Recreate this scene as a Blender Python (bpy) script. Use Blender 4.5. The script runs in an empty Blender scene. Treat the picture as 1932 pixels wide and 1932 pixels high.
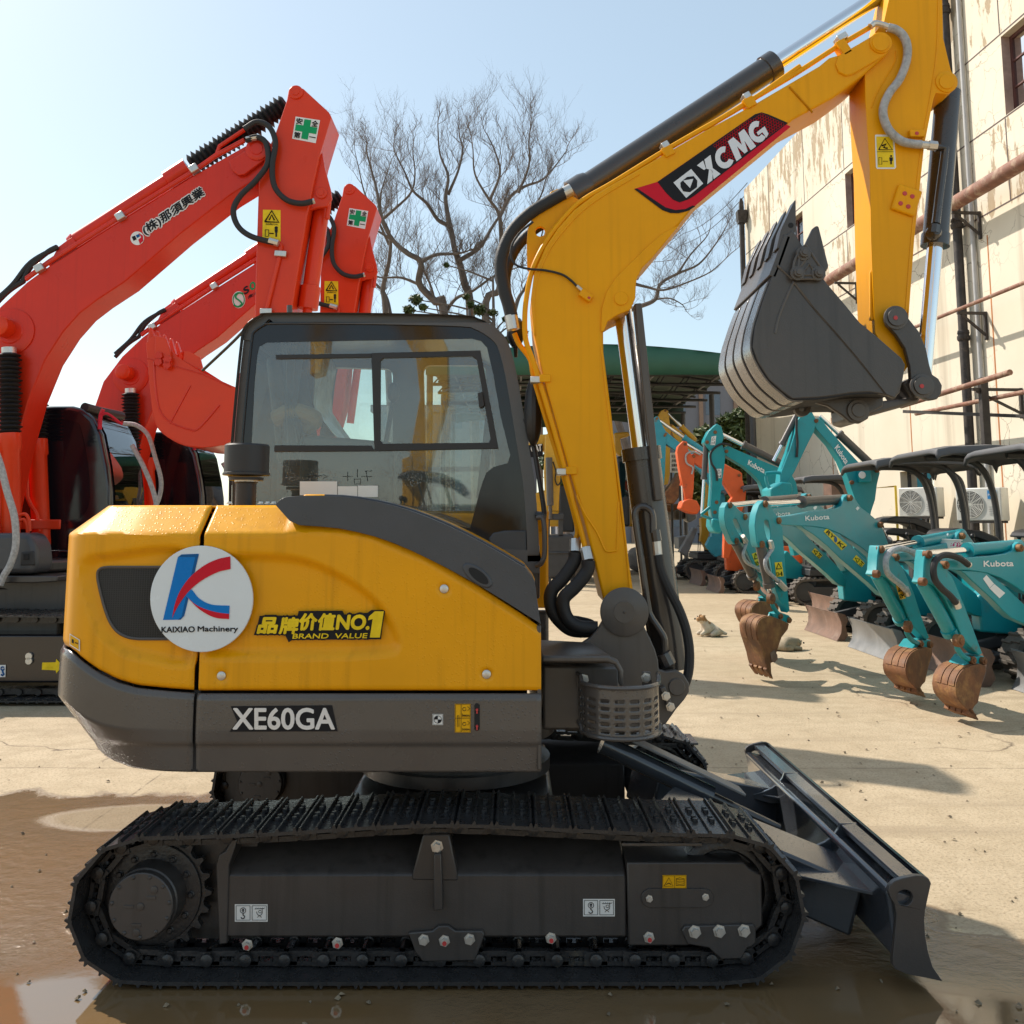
import bpy, bmesh, math, random
from mathutils import Vector, Matrix
from mathutils.geometry import tessellate_polygon
R = math.radians
scene = bpy.context.scene
COL = scene.collection

# ---------------------------------------------------------------- camera
FPX, PIT, PPX, PPY, CAMH = 1786.0, R(7.0), 966.0, 771.0, 1.57
cam_data = bpy.data.cameras.new('camera'); cam = bpy.data.objects.new('camera', cam_data)
COL.objects.link(cam); scene.camera = cam
cam.location = (0, 0, CAMH); cam.rotation_euler = (R(90) + PIT, 0, 0)
cam_data.sensor_width = 36.0; cam_data.lens = FPX / 1932 * 36.0
cam_data.shift_y = -(966 - PPY) / 1932; cam_data.clip_end = 3000; cam_data.clip_start = 0.05

# ---------------------------------------------------------------- sky, sun, exposure
SUN_EL, SUN_AZ = R(45), R(-53)          # read from the bracket shadows on the wall
world = bpy.data.worlds.new('World'); scene.world = world; world.use_nodes = True
nt = world.node_tree; nt.nodes.clear()
sky = nt.nodes.new('ShaderNodeTexSky'); sky.sky_type = 'NISHITA'; sky.sun_disc = False
sky.sun_elevation = SUN_EL; sky.sun_rotation = SUN_AZ
sky.air_density = 1.0; sky.dust_density = 0.9; sky.ozone_density = 1.5; sky.altitude = 0
bg = nt.nodes.new('ShaderNodeBackground'); bg.inputs['Strength'].default_value = 0.15
hz = nt.nodes.new('ShaderNodeMix'); hz.data_type = 'RGBA'; hz.inputs[0].default_value = .52; hz.inputs[7].default_value = (1.95, 2.40, 2.68, 1)   # spring haze whitens the clear-sky model
tn = nt.nodes.new('ShaderNodeMix'); tn.data_type = 'RGBA'; tn.blend_type = 'MULTIPLY'; tn.inputs[0].default_value = 1.0; tn.inputs[7].default_value = (1.0, .95, .82, 1)
wo = nt.nodes.new('ShaderNodeOutputWorld')
nt.links.new(sky.outputs[0], tn.inputs[6]); nt.links.new(tn.outputs[2], hz.inputs[6]); nt.links.new(hz.outputs[2], bg.inputs[0]); nt.links.new(bg.outputs[0], wo.inputs[0])
sun_d = bpy.data.lights.new('sun', 'SUN'); sun_d.energy = 3.25; sun_d.angle = R(0.6); sun_d.color = (1.0, 0.91, 0.80)
sun = bpy.data.objects.new('sun', sun_d); COL.objects.link(sun)
sdir = Vector((math.sin(SUN_AZ) * math.cos(SUN_EL), math.cos(SUN_AZ) * math.cos(SUN_EL), math.sin(SUN_EL)))
sun.rotation_euler = sdir.to_track_quat('Z', 'Y').to_euler(); sun.location = sdir * 60
vs = scene.view_settings; vs.view_transform = 'Standard'; vs.look = 'None'; vs.gamma = 1.0; vs.use_curve_mapping = False
vs.exposure = 0.86
scene.cycles.use_denoising = True
scene.cycles.max_bounces = 8; scene.cycles.transparent_max_bounces = 16; scene.cycles.caustics_reflective = False; scene.cycles.caustics_refractive = False

# ---------------------------------------------------------------- pixel -> place (photo read at 1932 px; each point gets its own depth)
CP, SP = math.cos(PIT), math.sin(PIT)
def ray(u, v):
    xc = (u - PPX) / FPX; yc = -(v - PPY) / FPX
    return Vector((xc, CP - yc * SP, yc * CP + SP))
def P(u, v, Y):
    d = ray(u, v); t = Y / d.y
    return Vector((d.x * t, Y, CAMH + d.z * t))
def Gd(u, v, z=0.0):
    d = ray(u, v); t = (z - CAMH) / d.z
    return Vector((d.x * t, d.y * t, z))
def Pv(u, v, p0, n):
    d = ray(u, v); o = Vector((0, 0, CAMH))
    t = (Vector(p0) - o).dot(n) / d.dot(n)
    return o + d * t
def T(x0, y0, k):
    s = 3840 / 1932.0
    def f(*pts):
        if len(pts) == 2 and not hasattr(pts[0], '__len__'): return ((x0 + k * pts[0]) / s, (y0 + k * pts[1]) / s)
        return [((x0 + k * a) / s, (y0 + k * b) / s) for a, b in pts]
    return f
A1 = T(1800, 0, .6211); A2 = T(1300, 420, .7764); A3 = T(2640, 0, .6211); A4 = T(2640, 700, .5176); A5 = T(1800, 1900, .5176)
A6 = T(1880, 1250, .5177); A7 = T(800, 1100, .6729); A8 = T(200, 1800, .5694); A9 = T(200, 2840, .7764); A10 = T(1600, 2600, .7246)
A11 = T(2600, 2600, .6418); R1 = T(0, 200, .7764); R2 = T(0, 1400, .6729); R3 = T(0, 2000, .3623)
KA = T(2640, 1840, .4141); KB = T(3200, 1900, .414); KC = T(2420, 1480, .4141); KD = T(2900, 1500, .4865); KO = T(2400, 1400, .7453)
def PL(pts, Y): return [P(u, v, Y) for u, v in pts]

# ---------------------------------------------------------------- small geometry helpers
def cat(pts, n=8, closed=False):
    pts = [Vector(p) for p in pts]; out = []
    m = len(pts)
    rng = range(m if closed else m - 1)
    for i in rng:
        if closed: p0, p1, p2, p3 = pts[i - 1], pts[i], pts[(i + 1) % m], pts[(i + 2) % m]
        else:
            p1, p2 = pts[i], pts[i + 1]
            p0 = pts[i - 1] if i > 0 else p1 * 2 - p2
            p3 = pts[i + 2] if i + 2 < m else p2 * 2 - p1
        for j in range(n):
            t = j / n
            out.append(0.5 * ((2 * p1) + (p2 - p0) * t + (2 * p0 - 5 * p1 + 4 * p2 - p3) * t * t + (3 * p1 - p0 - 3 * p2 + p3) * t ** 3))
    if not closed: out.append(pts[-1])
    return out
def circ(c, r, n=20, a0=0.0, a1=360.0, ry=None):
    full = abs(a1 - a0) >= 360
    m = n if full else n + 1
    return [(c[0] + r * math.cos(R(a0 + (a1 - a0) * i / n)), c[1] + (ry or r) * math.sin(R(a0 + (a1 - a0) * i / n))) for i in range(m)]
def lerp_curve(pts, x):
    if x <= pts[0][0]: return pts[0][1]
    for (a, b), (c, d) in zip(pts, pts[1:]):
        if x <= c: return b + (d - b) * (x - a) / (c - a) if c > a else d
    return pts[-1][1]
ORG = {}
EACH = {k: k for k in ('foot_pin', 'link_pin', 'roof_stud', 'pivot_pin', 'hydraulic_hose', 'hose_fitting', 'pipe_clamp', 'clamp_block', 'plate_bolt', 'bolt_paint', 'pin_mark', 'foot_hose', 'wrapped_hose', 'frame_bolt', 'cutter_bolt', 'wrapped_cable', 'control_lever', 'hard_pipe', 'guard_bracket', 'guard_bolt', 'blade_arm', 'control_stand', 'hose', 'sign_lettering')}
EACH.update(roller_bolts='roller_bolt', weld_seams='weld_seam', deck_bolts='deck_bolt', cutter_ribs='cutter_rib', stop_ribs='stop_rib', fender_ridges='fender_ridge', panel_joints='panel_joint', rust_streaks='rust_streak', vent_slots='vent_slot', hard_pipes='hard_pipe', cylinder_pipes='cylinder_pipe', wear_strips='wear_strip')
class MB:
    def __init__(s): s.v = []; s.f = []; s.mi = []; s.cur = 0; s.marks = []
    def add(s, vs, fs):
        o = len(s.v); s.marks.append((o, len(s.f))); s.v += [Vector(p) for p in vs]; s.f += [tuple(i + o for i in f) for f in fs]; s.mi += [s.cur] * len(fs); return s
    def prism(s, loop, d, holes=()):
        d = Vector(d); loops = [[Vector(p) for p in loop]] + [[Vector(p) for p in h] for h in holes]
        flat = [p for l in loops for p in l]; n = len(flat)
        if holes: tris = tessellate_polygon(loops)
        else: tris = [tuple(range(n))]
        fs = [tuple(t) for t in tris] + [tuple(i + n for i in reversed(t)) for t in tris]
        o = 0
        for l in loops:
            m = len(l)
            for i in range(m): fs.append((o + i, o + i + n, o + (i + 1) % m + n, o + (i + 1) % m))
            o += m
        return s.add(flat + [p + d for p in flat], fs)
    def sheet(s, loop, holes=()):
        loops = [[Vector(p) for p in loop]] + [[Vector(p) for p in h] for h in holes]
        flat = [p for l in loops for p in l]
        return s.add(flat, [tuple(t) for t in (tessellate_polygon(loops) if holes else [tuple(range(len(flat)))])])
    def box(s, c, sz, rot=None):
        c = Vector(c); hx, hy, hz = [q / 2 for q in sz]
        vs = [Vector((x * hx, y * hy, z * hz)) for x in (-1, 1) for y in (-1, 1) for z in (-1, 1)]
        if rot is not None: vs = [rot @ p for p in vs]
        return s.add([p + c for p in vs], [(0, 1, 3, 2), (4, 6, 7, 5), (0, 4, 5, 1), (2, 3, 7, 6), (0, 2, 6, 4), (1, 5, 7, 3)])
    def beam(s, a, b, w, h, up=(0, 0, 1)):
        a, b = Vector(a), Vector(b); d = (b - a).normalized(); up = Vector(up)
        x = d.cross(up)
        if x.length < 1e-4: x = d.cross(Vector((1, 0, 0)))
        x.normalize(); y = x.cross(d)
        lo = [a + x * (i * w / 2) + y * (j * h / 2) for i, j in ((-1, -1), (1, -1), (1, 1), (-1, 1))]
        return s.prism(lo, b - a)
    def tube(s, pts, r, n=10, cap=True):
        pts = [Vector(p) for p in pts]; m = len(pts)
        rs = r if hasattr(r, '__len__') else [r] * m
        fr = None; vs = []
        for i, p in enumerate(pts):
            t = (pts[min(i + 1, m - 1)] - pts[max(i - 1, 0)])
            if t.length < 1e-9: t = Vector((0, 0, 1))
            t.normalize()
            if fr is None:
                a = Vector((0, 0, 1)) if abs(t.z) < .9 else Vector((1, 0, 0))
                fr = t.cross(a).normalized()
            else:
                fr = (fr - t * fr.dot(t))
                fr = fr.normalized() if fr.length > 1e-6 else t.orthogonal().normalized()
            b = t.cross(fr)
            for k in range(n):
                an = 2 * math.pi * k / n
                vs.append(p + (fr * math.cos(an) + b * math.sin(an)) * rs[i])
        fs = [(i * n + k, i * n + (k + 1) % n, (i + 1) * n + (k + 1) % n, (i + 1) * n + k) for i in range(m - 1) for k in range(n)]
        if cap: fs += [tuple(reversed(range(n))), tuple((m - 1) * n + k for k in range(n))]
        return s.add(vs, fs)
    def cyl(s, a, b, r, r2=None, n=24):
        return s.tube([a, b], [r, r if r2 is None else r2], n)
    def lathe(s, base, axis, prof, n=24): return s._lathe(Vector(base), Vector(axis).normalized(), prof, n)
    def lathe_old(s, base, axis, prof, n=24):
        a = Vector(base); ax = Vector(axis).normalized()
        return s.tube([a + ax * h for h, r in prof], [r for h, r in prof], n) if all(prof[i][0] != prof[i + 1][0] for i in range(len(prof) - 1)) else s._lathe(a, ax, prof, n)
    def _lathe(s, a, ax, prof, n):
        fr = ax.orthogonal().normalized(); b = ax.cross(fr); vs = []
        for h, r in prof:
            for k in range(n):
                an = 2 * math.pi * k / n; vs.append(a + ax * h + (fr * math.cos(an) + b * math.sin(an)) * r)
        m = len(prof)
        fs = [(i * n + k, i * n + (k + 1) % n, (i + 1) * n + (k + 1) % n, (i + 1) * n + k) for i in range(m - 1) for k in range(n)]
        fs += [tuple(reversed(range(n))), tuple((m - 1) * n + k for k in range(n))]
        return s.add(vs, fs)
    def ball(s, c, r, n=12, m=8, sc=(1, 1, 1)):
        c = Vector(c); vs = []
        for i in range(1, m):
            ph = math.pi * i / m
            for k in range(n):
                an = 2 * math.pi * k / n
                vs.append(c + Vector((r * sc[0] * math.sin(ph) * math.cos(an), r * sc[1] * math.sin(ph) * math.sin(an), r * sc[2] * math.cos(ph))))
        vs += [c + Vector((0, 0, r * sc[2])), c - Vector((0, 0, r * sc[2]))]
        fs = [(i * n + k, (i + 1) * n + k, (i + 1) * n + (k + 1) % n, i * n + (k + 1) % n) for i in range(m - 2) for k in range(n)]
        tp, bt = len(vs) - 2, len(vs) - 1
        fs += [(tp, k, (k + 1) % n) for k in range(n)] + [(bt, (m - 2) * n + (k + 1) % n, (m - 2) * n + k) for k in range(n)]
        return s.add(vs, fs)
    def grid(s, rows):
        m, n = len(rows), len(rows[0])
        return s.add([p for r in rows for p in r], [(i * n + j, i * n + j + 1, (i + 1) * n + j + 1, (i + 1) * n + j) for i in range(m - 1) for j in range(n - 1)])
    def split(s):
        mk = s.marks + [(len(s.v), len(s.f))]; bits = []
        for (v0, f0), (v1, f1) in zip(mk, mk[1:]):
            vs = s.v[v0:v1]; lo = [min(p[i] for p in vs) - .004 for i in range(3)]; hi = [max(p[i] for p in vs) + .004 for i in range(3)]
            bits.append([lo, hi, [(v0, v1, f0, f1)]])
        i = 0
        while i < len(bits):
            j = i + 1; merged = False
            while j < len(bits):
                a, b = bits[i], bits[j]
                if all(a[0][k] <= b[1][k] and b[0][k] <= a[1][k] for k in range(3)):
                    a[0] = [min(x, y) for x, y in zip(a[0], b[0])]; a[1] = [max(x, y) for x, y in zip(a[1], b[1])]; a[2] += b[2]; bits.pop(j); merged = True
                else: j += 1
            if not merged: i += 1
        out = []
        for lo, hi, rs in bits:
            m = MB()
            for v0, v1, f0, f1 in rs: m.add(s.v[v0:v1], [tuple(i - v0 for i in f) for f in s.f[f0:f1]])
            out.append(m)
        return out
    def build(s, name, mat, parent=None, bevel=0, seg=2, ang=35, solid=0, xf=None, smooth=True, recalc=True, label=None):
        if name in EACH and len(s.marks) > 1:
            bits = s.split(); 
            if len(bits) > 1:
                outs = [q.build(EACH[name], mat, parent, bevel, seg, ang, solid, xf, smooth, recalc, label) for q in bits]; return outs[0]
        org = ORG.get(parent.name, Vector()) if parent else Vector()
        me = bpy.data.meshes.new(name)
        vs = [((xf @ p) if xf is not None else p) - org for p in s.v]
        me.from_pydata(vs, [], s.f)
        if recalc:
            bm = bmesh.new(); bm.from_mesh(me); bmesh.ops.recalc_face_normals(bm, faces=bm.faces); bm.to_mesh(me); bm.free()
        mats = mat if isinstance(mat, (list, tuple)) else [mat]
        for m in mats: me.materials.append(m)
        if len(mats) > 1:
            for p, i in zip(me.polygons, s.mi): p.material_index = i
        if smooth:
            me.shade_smooth(); me.set_sharp_from_angle(angle=R(ang))
        o = bpy.data.objects.new(name, me); COL.objects.link(o)
        if parent: o.parent = parent
        ORG[o.name] = org
        if solid:
            md = o.modifiers.new('thickness', 'SOLIDIFY'); md.thickness = solid; md.offset = -1
        if bevel:
            md = o.modifiers.new('bevel', 'BEVEL'); md.width = bevel; md.segments = seg; md.limit_method = 'ANGLE'; md.angle_limit = R(40); md.harden_normals = False
        if label: o['label'] = label
        return o
def tag(o, label=None, cat_=None, group=None, kind=None):
    if label: o['label'] = label
    if cat_: o['category'] = cat_
    if group: o['group'] = group
    if kind: o['kind'] = kind
    return o
def empty(name, loc, label=None, cat_=None, group=None):
    o = bpy.data.objects.new(name, None); COL.objects.link(o); o.location = loc; o.empty_display_size = .2
    ORG[o.name] = Vector(loc); return tag(o, label, cat_, group)
def copy_tree(o, parent=None, d=None):
    c = o.copy(); COL.objects.link(c)
    if parent: c.parent = parent
    for k in ('label', 'category', 'group', 'kind'):
        if k in o.keys() and k not in c.keys(): c[k] = o[k]
    if parent is None and d is not None: c.location = Vector(o.location) + Vector(d)
    ORG[c.name] = ORG[o.name] + (Vector(d) if d is not None else Vector())
    for ch in list(o.children): copy_tree(ch, c, d)
    return c
# lettering: flat glyph shapes laid on a surface as printed film
_tc = {}
def glyphs(body, bold=0.0, shear=0.0, space=1.0):
    key = (body, bold, shear, space)
    if key in _tc: return _tc[key]
    cu = bpy.data.curves.new('lettering', 'FONT'); cu.body = body; cu.offset = bold; cu.shear = shear; cu.space_character = space; cu.resolution_u = 4
    ob = bpy.data.objects.new('lettering', cu); COL.objects.link(ob)
    dg = bpy.context.evaluated_depsgraph_get(); dg.update()
    me = bpy.data.meshes.new_from_object(ob.evaluated_get(dg))
    vs = [(v.co.x, v.co.y) for v in me.vertices]; fs = [tuple(p.vertices) for p in me.polygons]
    bpy.data.objects.remove(ob); bpy.data.curves.remove(cu); bpy.data.meshes.remove(me)
    x0 = min(v[0] for v in vs); x1 = max(v[0] for v in vs); y0 = min(v[1] for v in vs); y1 = max(v[1] for v in vs)
    _tc[key] = ([((x - x0) / (x1 - x0), (y - y0) / (y1 - y0)) for x, y in vs], fs, (x1 - x0) / (y1 - y0))
    return _tc[key]
def put_text(mb, body, o, ex, ey, bold=0.0, shear=0.0, space=1.0, grow=0.0):
    vs, fs, asp = glyphs(body, 0.0, shear, space); o, ex, ey = Vector(o), Vector(ex), Vector(ey)
    nrm = ex.cross(ey).normalized(); rr = bold * 1.1 * ey.length; xu, yu = ex.normalized(), ey.normalized()
    fx, fy = 1 - 2 * rr / ex.length, 1 - 2 * rr / ey.length
    shifts = [(0, 0)] + ([(math.cos(R(45 * k)), math.sin(R(45 * k))) for k in range(8)] if bold > .004 else [])
    o0, ex, ey = o + xu * rr + yu * rr, ex * max(.3, fx), ey * max(.3, fy)
    for k, (a_, b_) in enumerate(shifts):
        oo = o0 + (xu * a_ + yu * b_) * rr + nrm * (.00016 * k)
        mb.add([oo + ex * a + ey * b for a, b in vs], fs)
    return
    vs, fs, asp = glyphs(body, bold, shear, space)
    if grow: o = o - ex * grow / 2 - ey * grow * asp / 2 * .6; ex = ex * (1 + grow); ey = ey * (1 + grow * asp * .6)
    mb.add([o + ex * a + ey * b for a, b in vs], fs)
def quad3(a, b, c, Y):   # bottom-left, bottom-right, top-left pixels -> origin and axes on plane Y
    a, b, c = P(*a, Y), P(*b, Y), P(*c, Y); return a, b - a, c - a

# ---------------------------------------------------------------- materials
def newmat(name):
    m = bpy.data.materials.new(name); m.use_nodes = True; n = m.node_tree; b = n.nodes['Principled BSDF']; return m, n, b
def N(n, t, **kw):
    x = n.nodes.new(t)
    for k, v in kw.items():
        if k in x.inputs: x.inputs[k].default_value = v
        else: setattr(x, k, v)
    return x
def ramp(n, src, a, b, c0=(0, 0, 0, 1), c1=(1, 1, 1, 1)):
    r = N(n, 'ShaderNodeValToRGB'); r.color_ramp.elements[0].position = a; r.color_ramp.elements[1].position = b
    r.color_ramp.elements[0].color = c0; r.color_ramp.elements[1].color = c1; n.links.new(src, r.inputs[0]); return r.outputs[0]
def mixc(n, fac, a, b, mode='MIX'):
    m = N(n, 'ShaderNodeMix', data_type='RGBA', blend_type=mode)
    for sock, val in ((m.inputs[0], fac), (m.inputs[6], a), (m.inputs[7], b)):
        if hasattr(val, 'links') or hasattr(val, 'is_linked'): n.links.new(val, sock)
        elif isinstance(val, (int, float)): sock.default_value = val
        else: sock.default_value = (*val[:3], 1)
    return m.outputs[2]
def mat(name, col, rough=.5, metal=0.0, var=.12, vscale=6.0, bump=0.0, bscale=60.0, coat=0.0, dirt=None, dirt_amt=.0, drops=0.0, streak=0.0, spec=.5, patch=None):
    m, n, b = newmat(name); L = n.links
    tc = N(n, 'ShaderNodeTexCoord'); co = tc.outputs['Object']
    no = N(n, 'ShaderNodeTexNoise', Scale=vscale, Detail=6.0, Roughness=.6); L.new(co, no.inputs['Vector'])
    lo = tuple(c * (1 - var) for c in col); hi = tuple(min(1, c * (1 + var)) for c in col)
    c = mixc(n, ramp(n, no.outputs[0], .3, .7), lo, hi)
    if dirt:
        n2 = N(n, 'ShaderNodeTexNoise', Scale=vscale * .6 + 1.7, Detail=9.0, Roughness=.7); L.new(co, n2.inputs['Vector'])
        f = ramp(n, n2.outputs[0], .62 - dirt_amt * .3, .72); c = mixc(n, f, c, dirt)
    if streak:
        mp = N(n, 'ShaderNodeMapping'); mp.inputs['Scale'].default_value = (28, 28, 1.2); L.new(co, mp.inputs[0])
        n3 = N(n, 'ShaderNodeTexNoise', Scale=1.0, Detail=4.0); L.new(mp.outputs[0], n3.inputs['Vector'])
        c = mixc(n, ramp(n, n3.outputs[0], .45, .75, (1, 1, 1, 1), (1 - streak,) * 3 + (1,)), (0, 0, 0), c) if False else mixc(n, ramp(n, n3.outputs[0], .52, .72), c, tuple(q * (1 - streak) for q in col))
    L.new(c, b.inputs['Base Color'])
    rr = ramp(n, no.outputs[0], .25, .75, (max(.02, rough - .08),) * 3 + (1,), (min(1, rough + .1),) * 3 + (1,)); L.new(rr, b.inputs['Roughness'])
    b.inputs['Metallic'].default_value = metal; b.inputs['Specular IOR Level'].default_value = spec
    if coat: b.inputs['Coat Weight'].default_value = coat; b.inputs['Coat Roughness'].default_value = .12
    h = None
    if bump:
        n4 = N(n, 'ShaderNodeTexNoise', Scale=bscale, Detail=3.0); L.new(co, n4.inputs['Vector'])
        bp = N(n, 'ShaderNodeBump', Strength=bump, Distance=.01); L.new(n4.outputs[0], bp.inputs['Height']); h = bp.outputs[0]
    if drops:
        vo = N(n, 'ShaderNodeTexVoronoi', Scale=70.0); L.new(co, vo.inputs['Vector'])
        n5 = N(n, 'ShaderNodeTexNoise', Scale=3.0); L.new(co, n5.inputs['Vector'])
        s1 = ramp(n, vo.outputs['Distance'], .10, .30, (1, 1, 1, 1), (0, 0, 0, 1))
        mu = N(n, 'ShaderNodeMath', operation='MULTIPLY'); L.new(s1, mu.inputs[0]); L.new(ramp(n, n5.outputs[0], .42, .56), mu.inputs[1])
        bp2 = N(n, 'ShaderNodeBump', Strength=drops, Distance=.004); L.new(mu.outputs[0], bp2.inputs['Height'])
        if h: L.new(h, bp2.inputs['Normal'])
        h = bp2.outputs[0]
    if h: L.new(h, b.inputs['Normal'])
    return m
M = {}
M['yellow'] = mat('yellow_paint', (.83, .362, .002), .42, var=.05, vscale=2.5, bump=.03, bscale=260, coat=.04, streak=.08, spec=.18)
M['yellow_wet'] = mat('yellow_paint_wet', (.83, .362, .002), .36, var=.06, vscale=3, bump=.02, bscale=200, coat=.12, drops=.28, streak=.16, spec=.22)
M['charcoal'] = mat('charcoal_paint', (.088, .077, .069), .38, var=.12, vscale=5, bump=.05, bscale=220, coat=.1, streak=.2)
M['charcoal_wet'] = mat('charcoal_paint_wet', (.088, .078, .071), .26, var=.1, vscale=4, bump=.03, bscale=200, coat=.3, drops=.35)
M['track_steel'] = mat('black_track_steel', (.040, .039, .040), .27, .3, var=.25, vscale=9, bump=.2, bscale=90, dirt=(.10, .085, .065), dirt_amt=.03)
M['bucket_paint'] = mat('dark_bucket_paint', (.064, .056, .051), .36, var=.16, vscale=4, bump=.12, bscale=140, coat=.12, streak=.25)
M['bucket_wet_lit'] = mat('wet_bucket_paint_lit', (.15, .135, .125), .22, var=.2, vscale=5, bump=.08, bscale=60, coat=.35, drops=.3)  # base lightened to carry the sun and sky sheen on the wet strips
M['blade_paint'] = mat('glossy_sky_tinted_black_paint', (.046, .052, .062), .16, var=.15, vscale=4, bump=.04, bscale=80, coat=.6, drops=.2)  # blue in the base colour stands in for reflected sky
M['frame_black'] = mat('black_frame_paint', (.052, .046, .043), .34, var=.15, vscale=6, bump=.06, bscale=160, coat=.15, streak=.3)
M['rubber'] = mat('black_rubber', (.018, .018, .019), .62, var=.2, vscale=12, bump=.2, bscale=120)
M['plastic'] = mat('black_plastic', (.020, .020, .022), .45, var=.15, vscale=8, bump=.06, bscale=300)
M['fender'] = mat('grey_black_plastic', (.055, .058, .066), .34, var=.1, vscale=6, bump=.08, bscale=500, drops=.2)
M['chrome'] = mat('chrome', (.78, .78, .80), .08, 1.0, var=.02)
M['zinc'] = mat('zinc_bolt', (.62, .60, .56), .35, .8, var=.1, vscale=20)
M['bolt_red'] = mat('red_marking_paint', (.55, .05, .05), .5)
M['cabgrey'] = mat('grey_cab_paint', (.088, .086, .088), .36, var=.1, vscale=4, coat=.15)
M['dark_cyl'] = mat('dark_cylinder_paint', (.045, .040, .038), .25, var=.1, vscale=4, coat=.4)
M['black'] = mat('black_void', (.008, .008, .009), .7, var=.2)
M['frit'] = mat('black_glass_border', (.010, .010, .014), .06, var=.05)
M['white'] = mat('white_film', (.78, .78, .76), .35, var=.04)
M['ink'] = mat('black_ink', (.015, .015, .018), .4, spec=.15, var=.05)
M['silver'] = mat('silver_film', (.72, .72, .73), .3, .25, var=.04)
M['sign_white'] = mat('white_disc', (.70, .76, .80), .22, var=.03, coat=.3, drops=.15)
M['blue'] = mat('blue_print', (.004, .19, .58), .3, spec=.15, var=.04)
M['dblue'] = mat('dark_blue_print', (.005, .10, .30), .3, spec=.15, var=.04)
M['red_print'] = mat('red_print', (.60, .012, .03), .3, spec=.15, var=.05)
M['dred'] = mat('dark_red_print', (.22, .01, .02), .3, spec=.15, var=.05)
M['gold'] = mat('yellow_print', (.85, .60, .02), .3, spec=.15, var=.15, vscale=14)
M['warn'] = mat('amber_film', (.80, .42, .01), .35, spec=.15, var=.04)
M['green'] = mat('green_print', (.01, .33, .12), .35, spec=.15, var=.04)
M['red'] = mat('red_orange_paint', (.66, .030, .008), .30, var=.07, vscale=1.5, coat=.15, spec=.3, streak=.06)
M['red2'] = mat('orange_red_paint', (.72, .045, .008), .32, var=.07, vscale=2, coat=.12, spec=.3)
M['cabblack'] = mat('gloss_black_paint', (.010, .010, .014), .12, var=.1, coat=.6)
M['teal'] = mat('teal_paint', (.003, .265, .305), .36, var=.10, vscale=3, coat=.1, dirt=(.03, .20, .21), dirt_amt=.10)
M['teal_worn'] = mat('worn_teal_paint', (.008, .27, .30), .42, var=.13, vscale=5, dirt=(.11, .12, .09), dirt_amt=.10)
M['teal_hull'] = mat('bright_teal_paint', (.0, .33, .42), .25, var=.06, vscale=2, coat=.4)
M['cyan'] = mat('faded_cyan_paint', (.03, .30, .40), .5, var=.15, vscale=3, dirt=(.12, .16, .16), dirt_amt=.15)
M['orange'] = mat('orange_paint', (.66, .10, .015), .42, var=.12, vscale=3, dirt=(.2, .06, .03), dirt_amt=.1)
M['old_yellow'] = mat('old_yellow_paint', (.62, .34, .02), .42, var=.12, vscale=3, dirt=(.2, .12, .05), dirt_amt=.08)
M['rust'] = mat('rusty_steel', (.17, .070, .026), .7, var=.4, vscale=7, bump=.3, bscale=50, dirt=(.36, .19, .06), dirt_amt=.42)
M['rust_dull'] = mat('dull_rusty_steel', (.17, .10, .07), .7, var=.3, vscale=5, bump=.25, bscale=50, dirt=(.25, .18, .14), dirt_amt=.25)
M['worn_grey'] = mat('worn_grey_steel', (.22, .22, .22), .5, .4, var=.2, vscale=5, bump=.1, dirt=(.30, .28, .24), dirt_amt=.2)
M['dusty'] = mat('dusty_rubber', (.10, .085, .07), .85, var=.3, vscale=10, bump=.35, bscale=60)
M['canopy'] = mat('grey_canopy_plastic', (.085, .085, .09), .55, var=.12, vscale=3)
M['steel'] = mat('dark_grey_steel', (.05, .05, .052), .45, .2, var=.2, vscale=7)
M['hosewrap'] = mat('grey_spiral_wrap', (.38, .38, .38), .6, var=.3, vscale=40)
M['seat'] = mat('dark_grey_seat_vinyl', (.05, .048, .046), .55, var=.2, vscale=10, bump=.1)
M['fabric'] = mat('blue_grey_curtain', (.16, .19, .23), .85, var=.15, vscale=25, bump=.2, bscale=90)
M['sheetplastic'] = mat('clear_plastic_wrap', (.55, .55, .48), .18, var=.2, vscale=15, bump=.5, bscale=30)
M['tan'] = mat('tan_padding', (.28, .20, .09), .7, var=.2, vscale=10)
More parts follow.
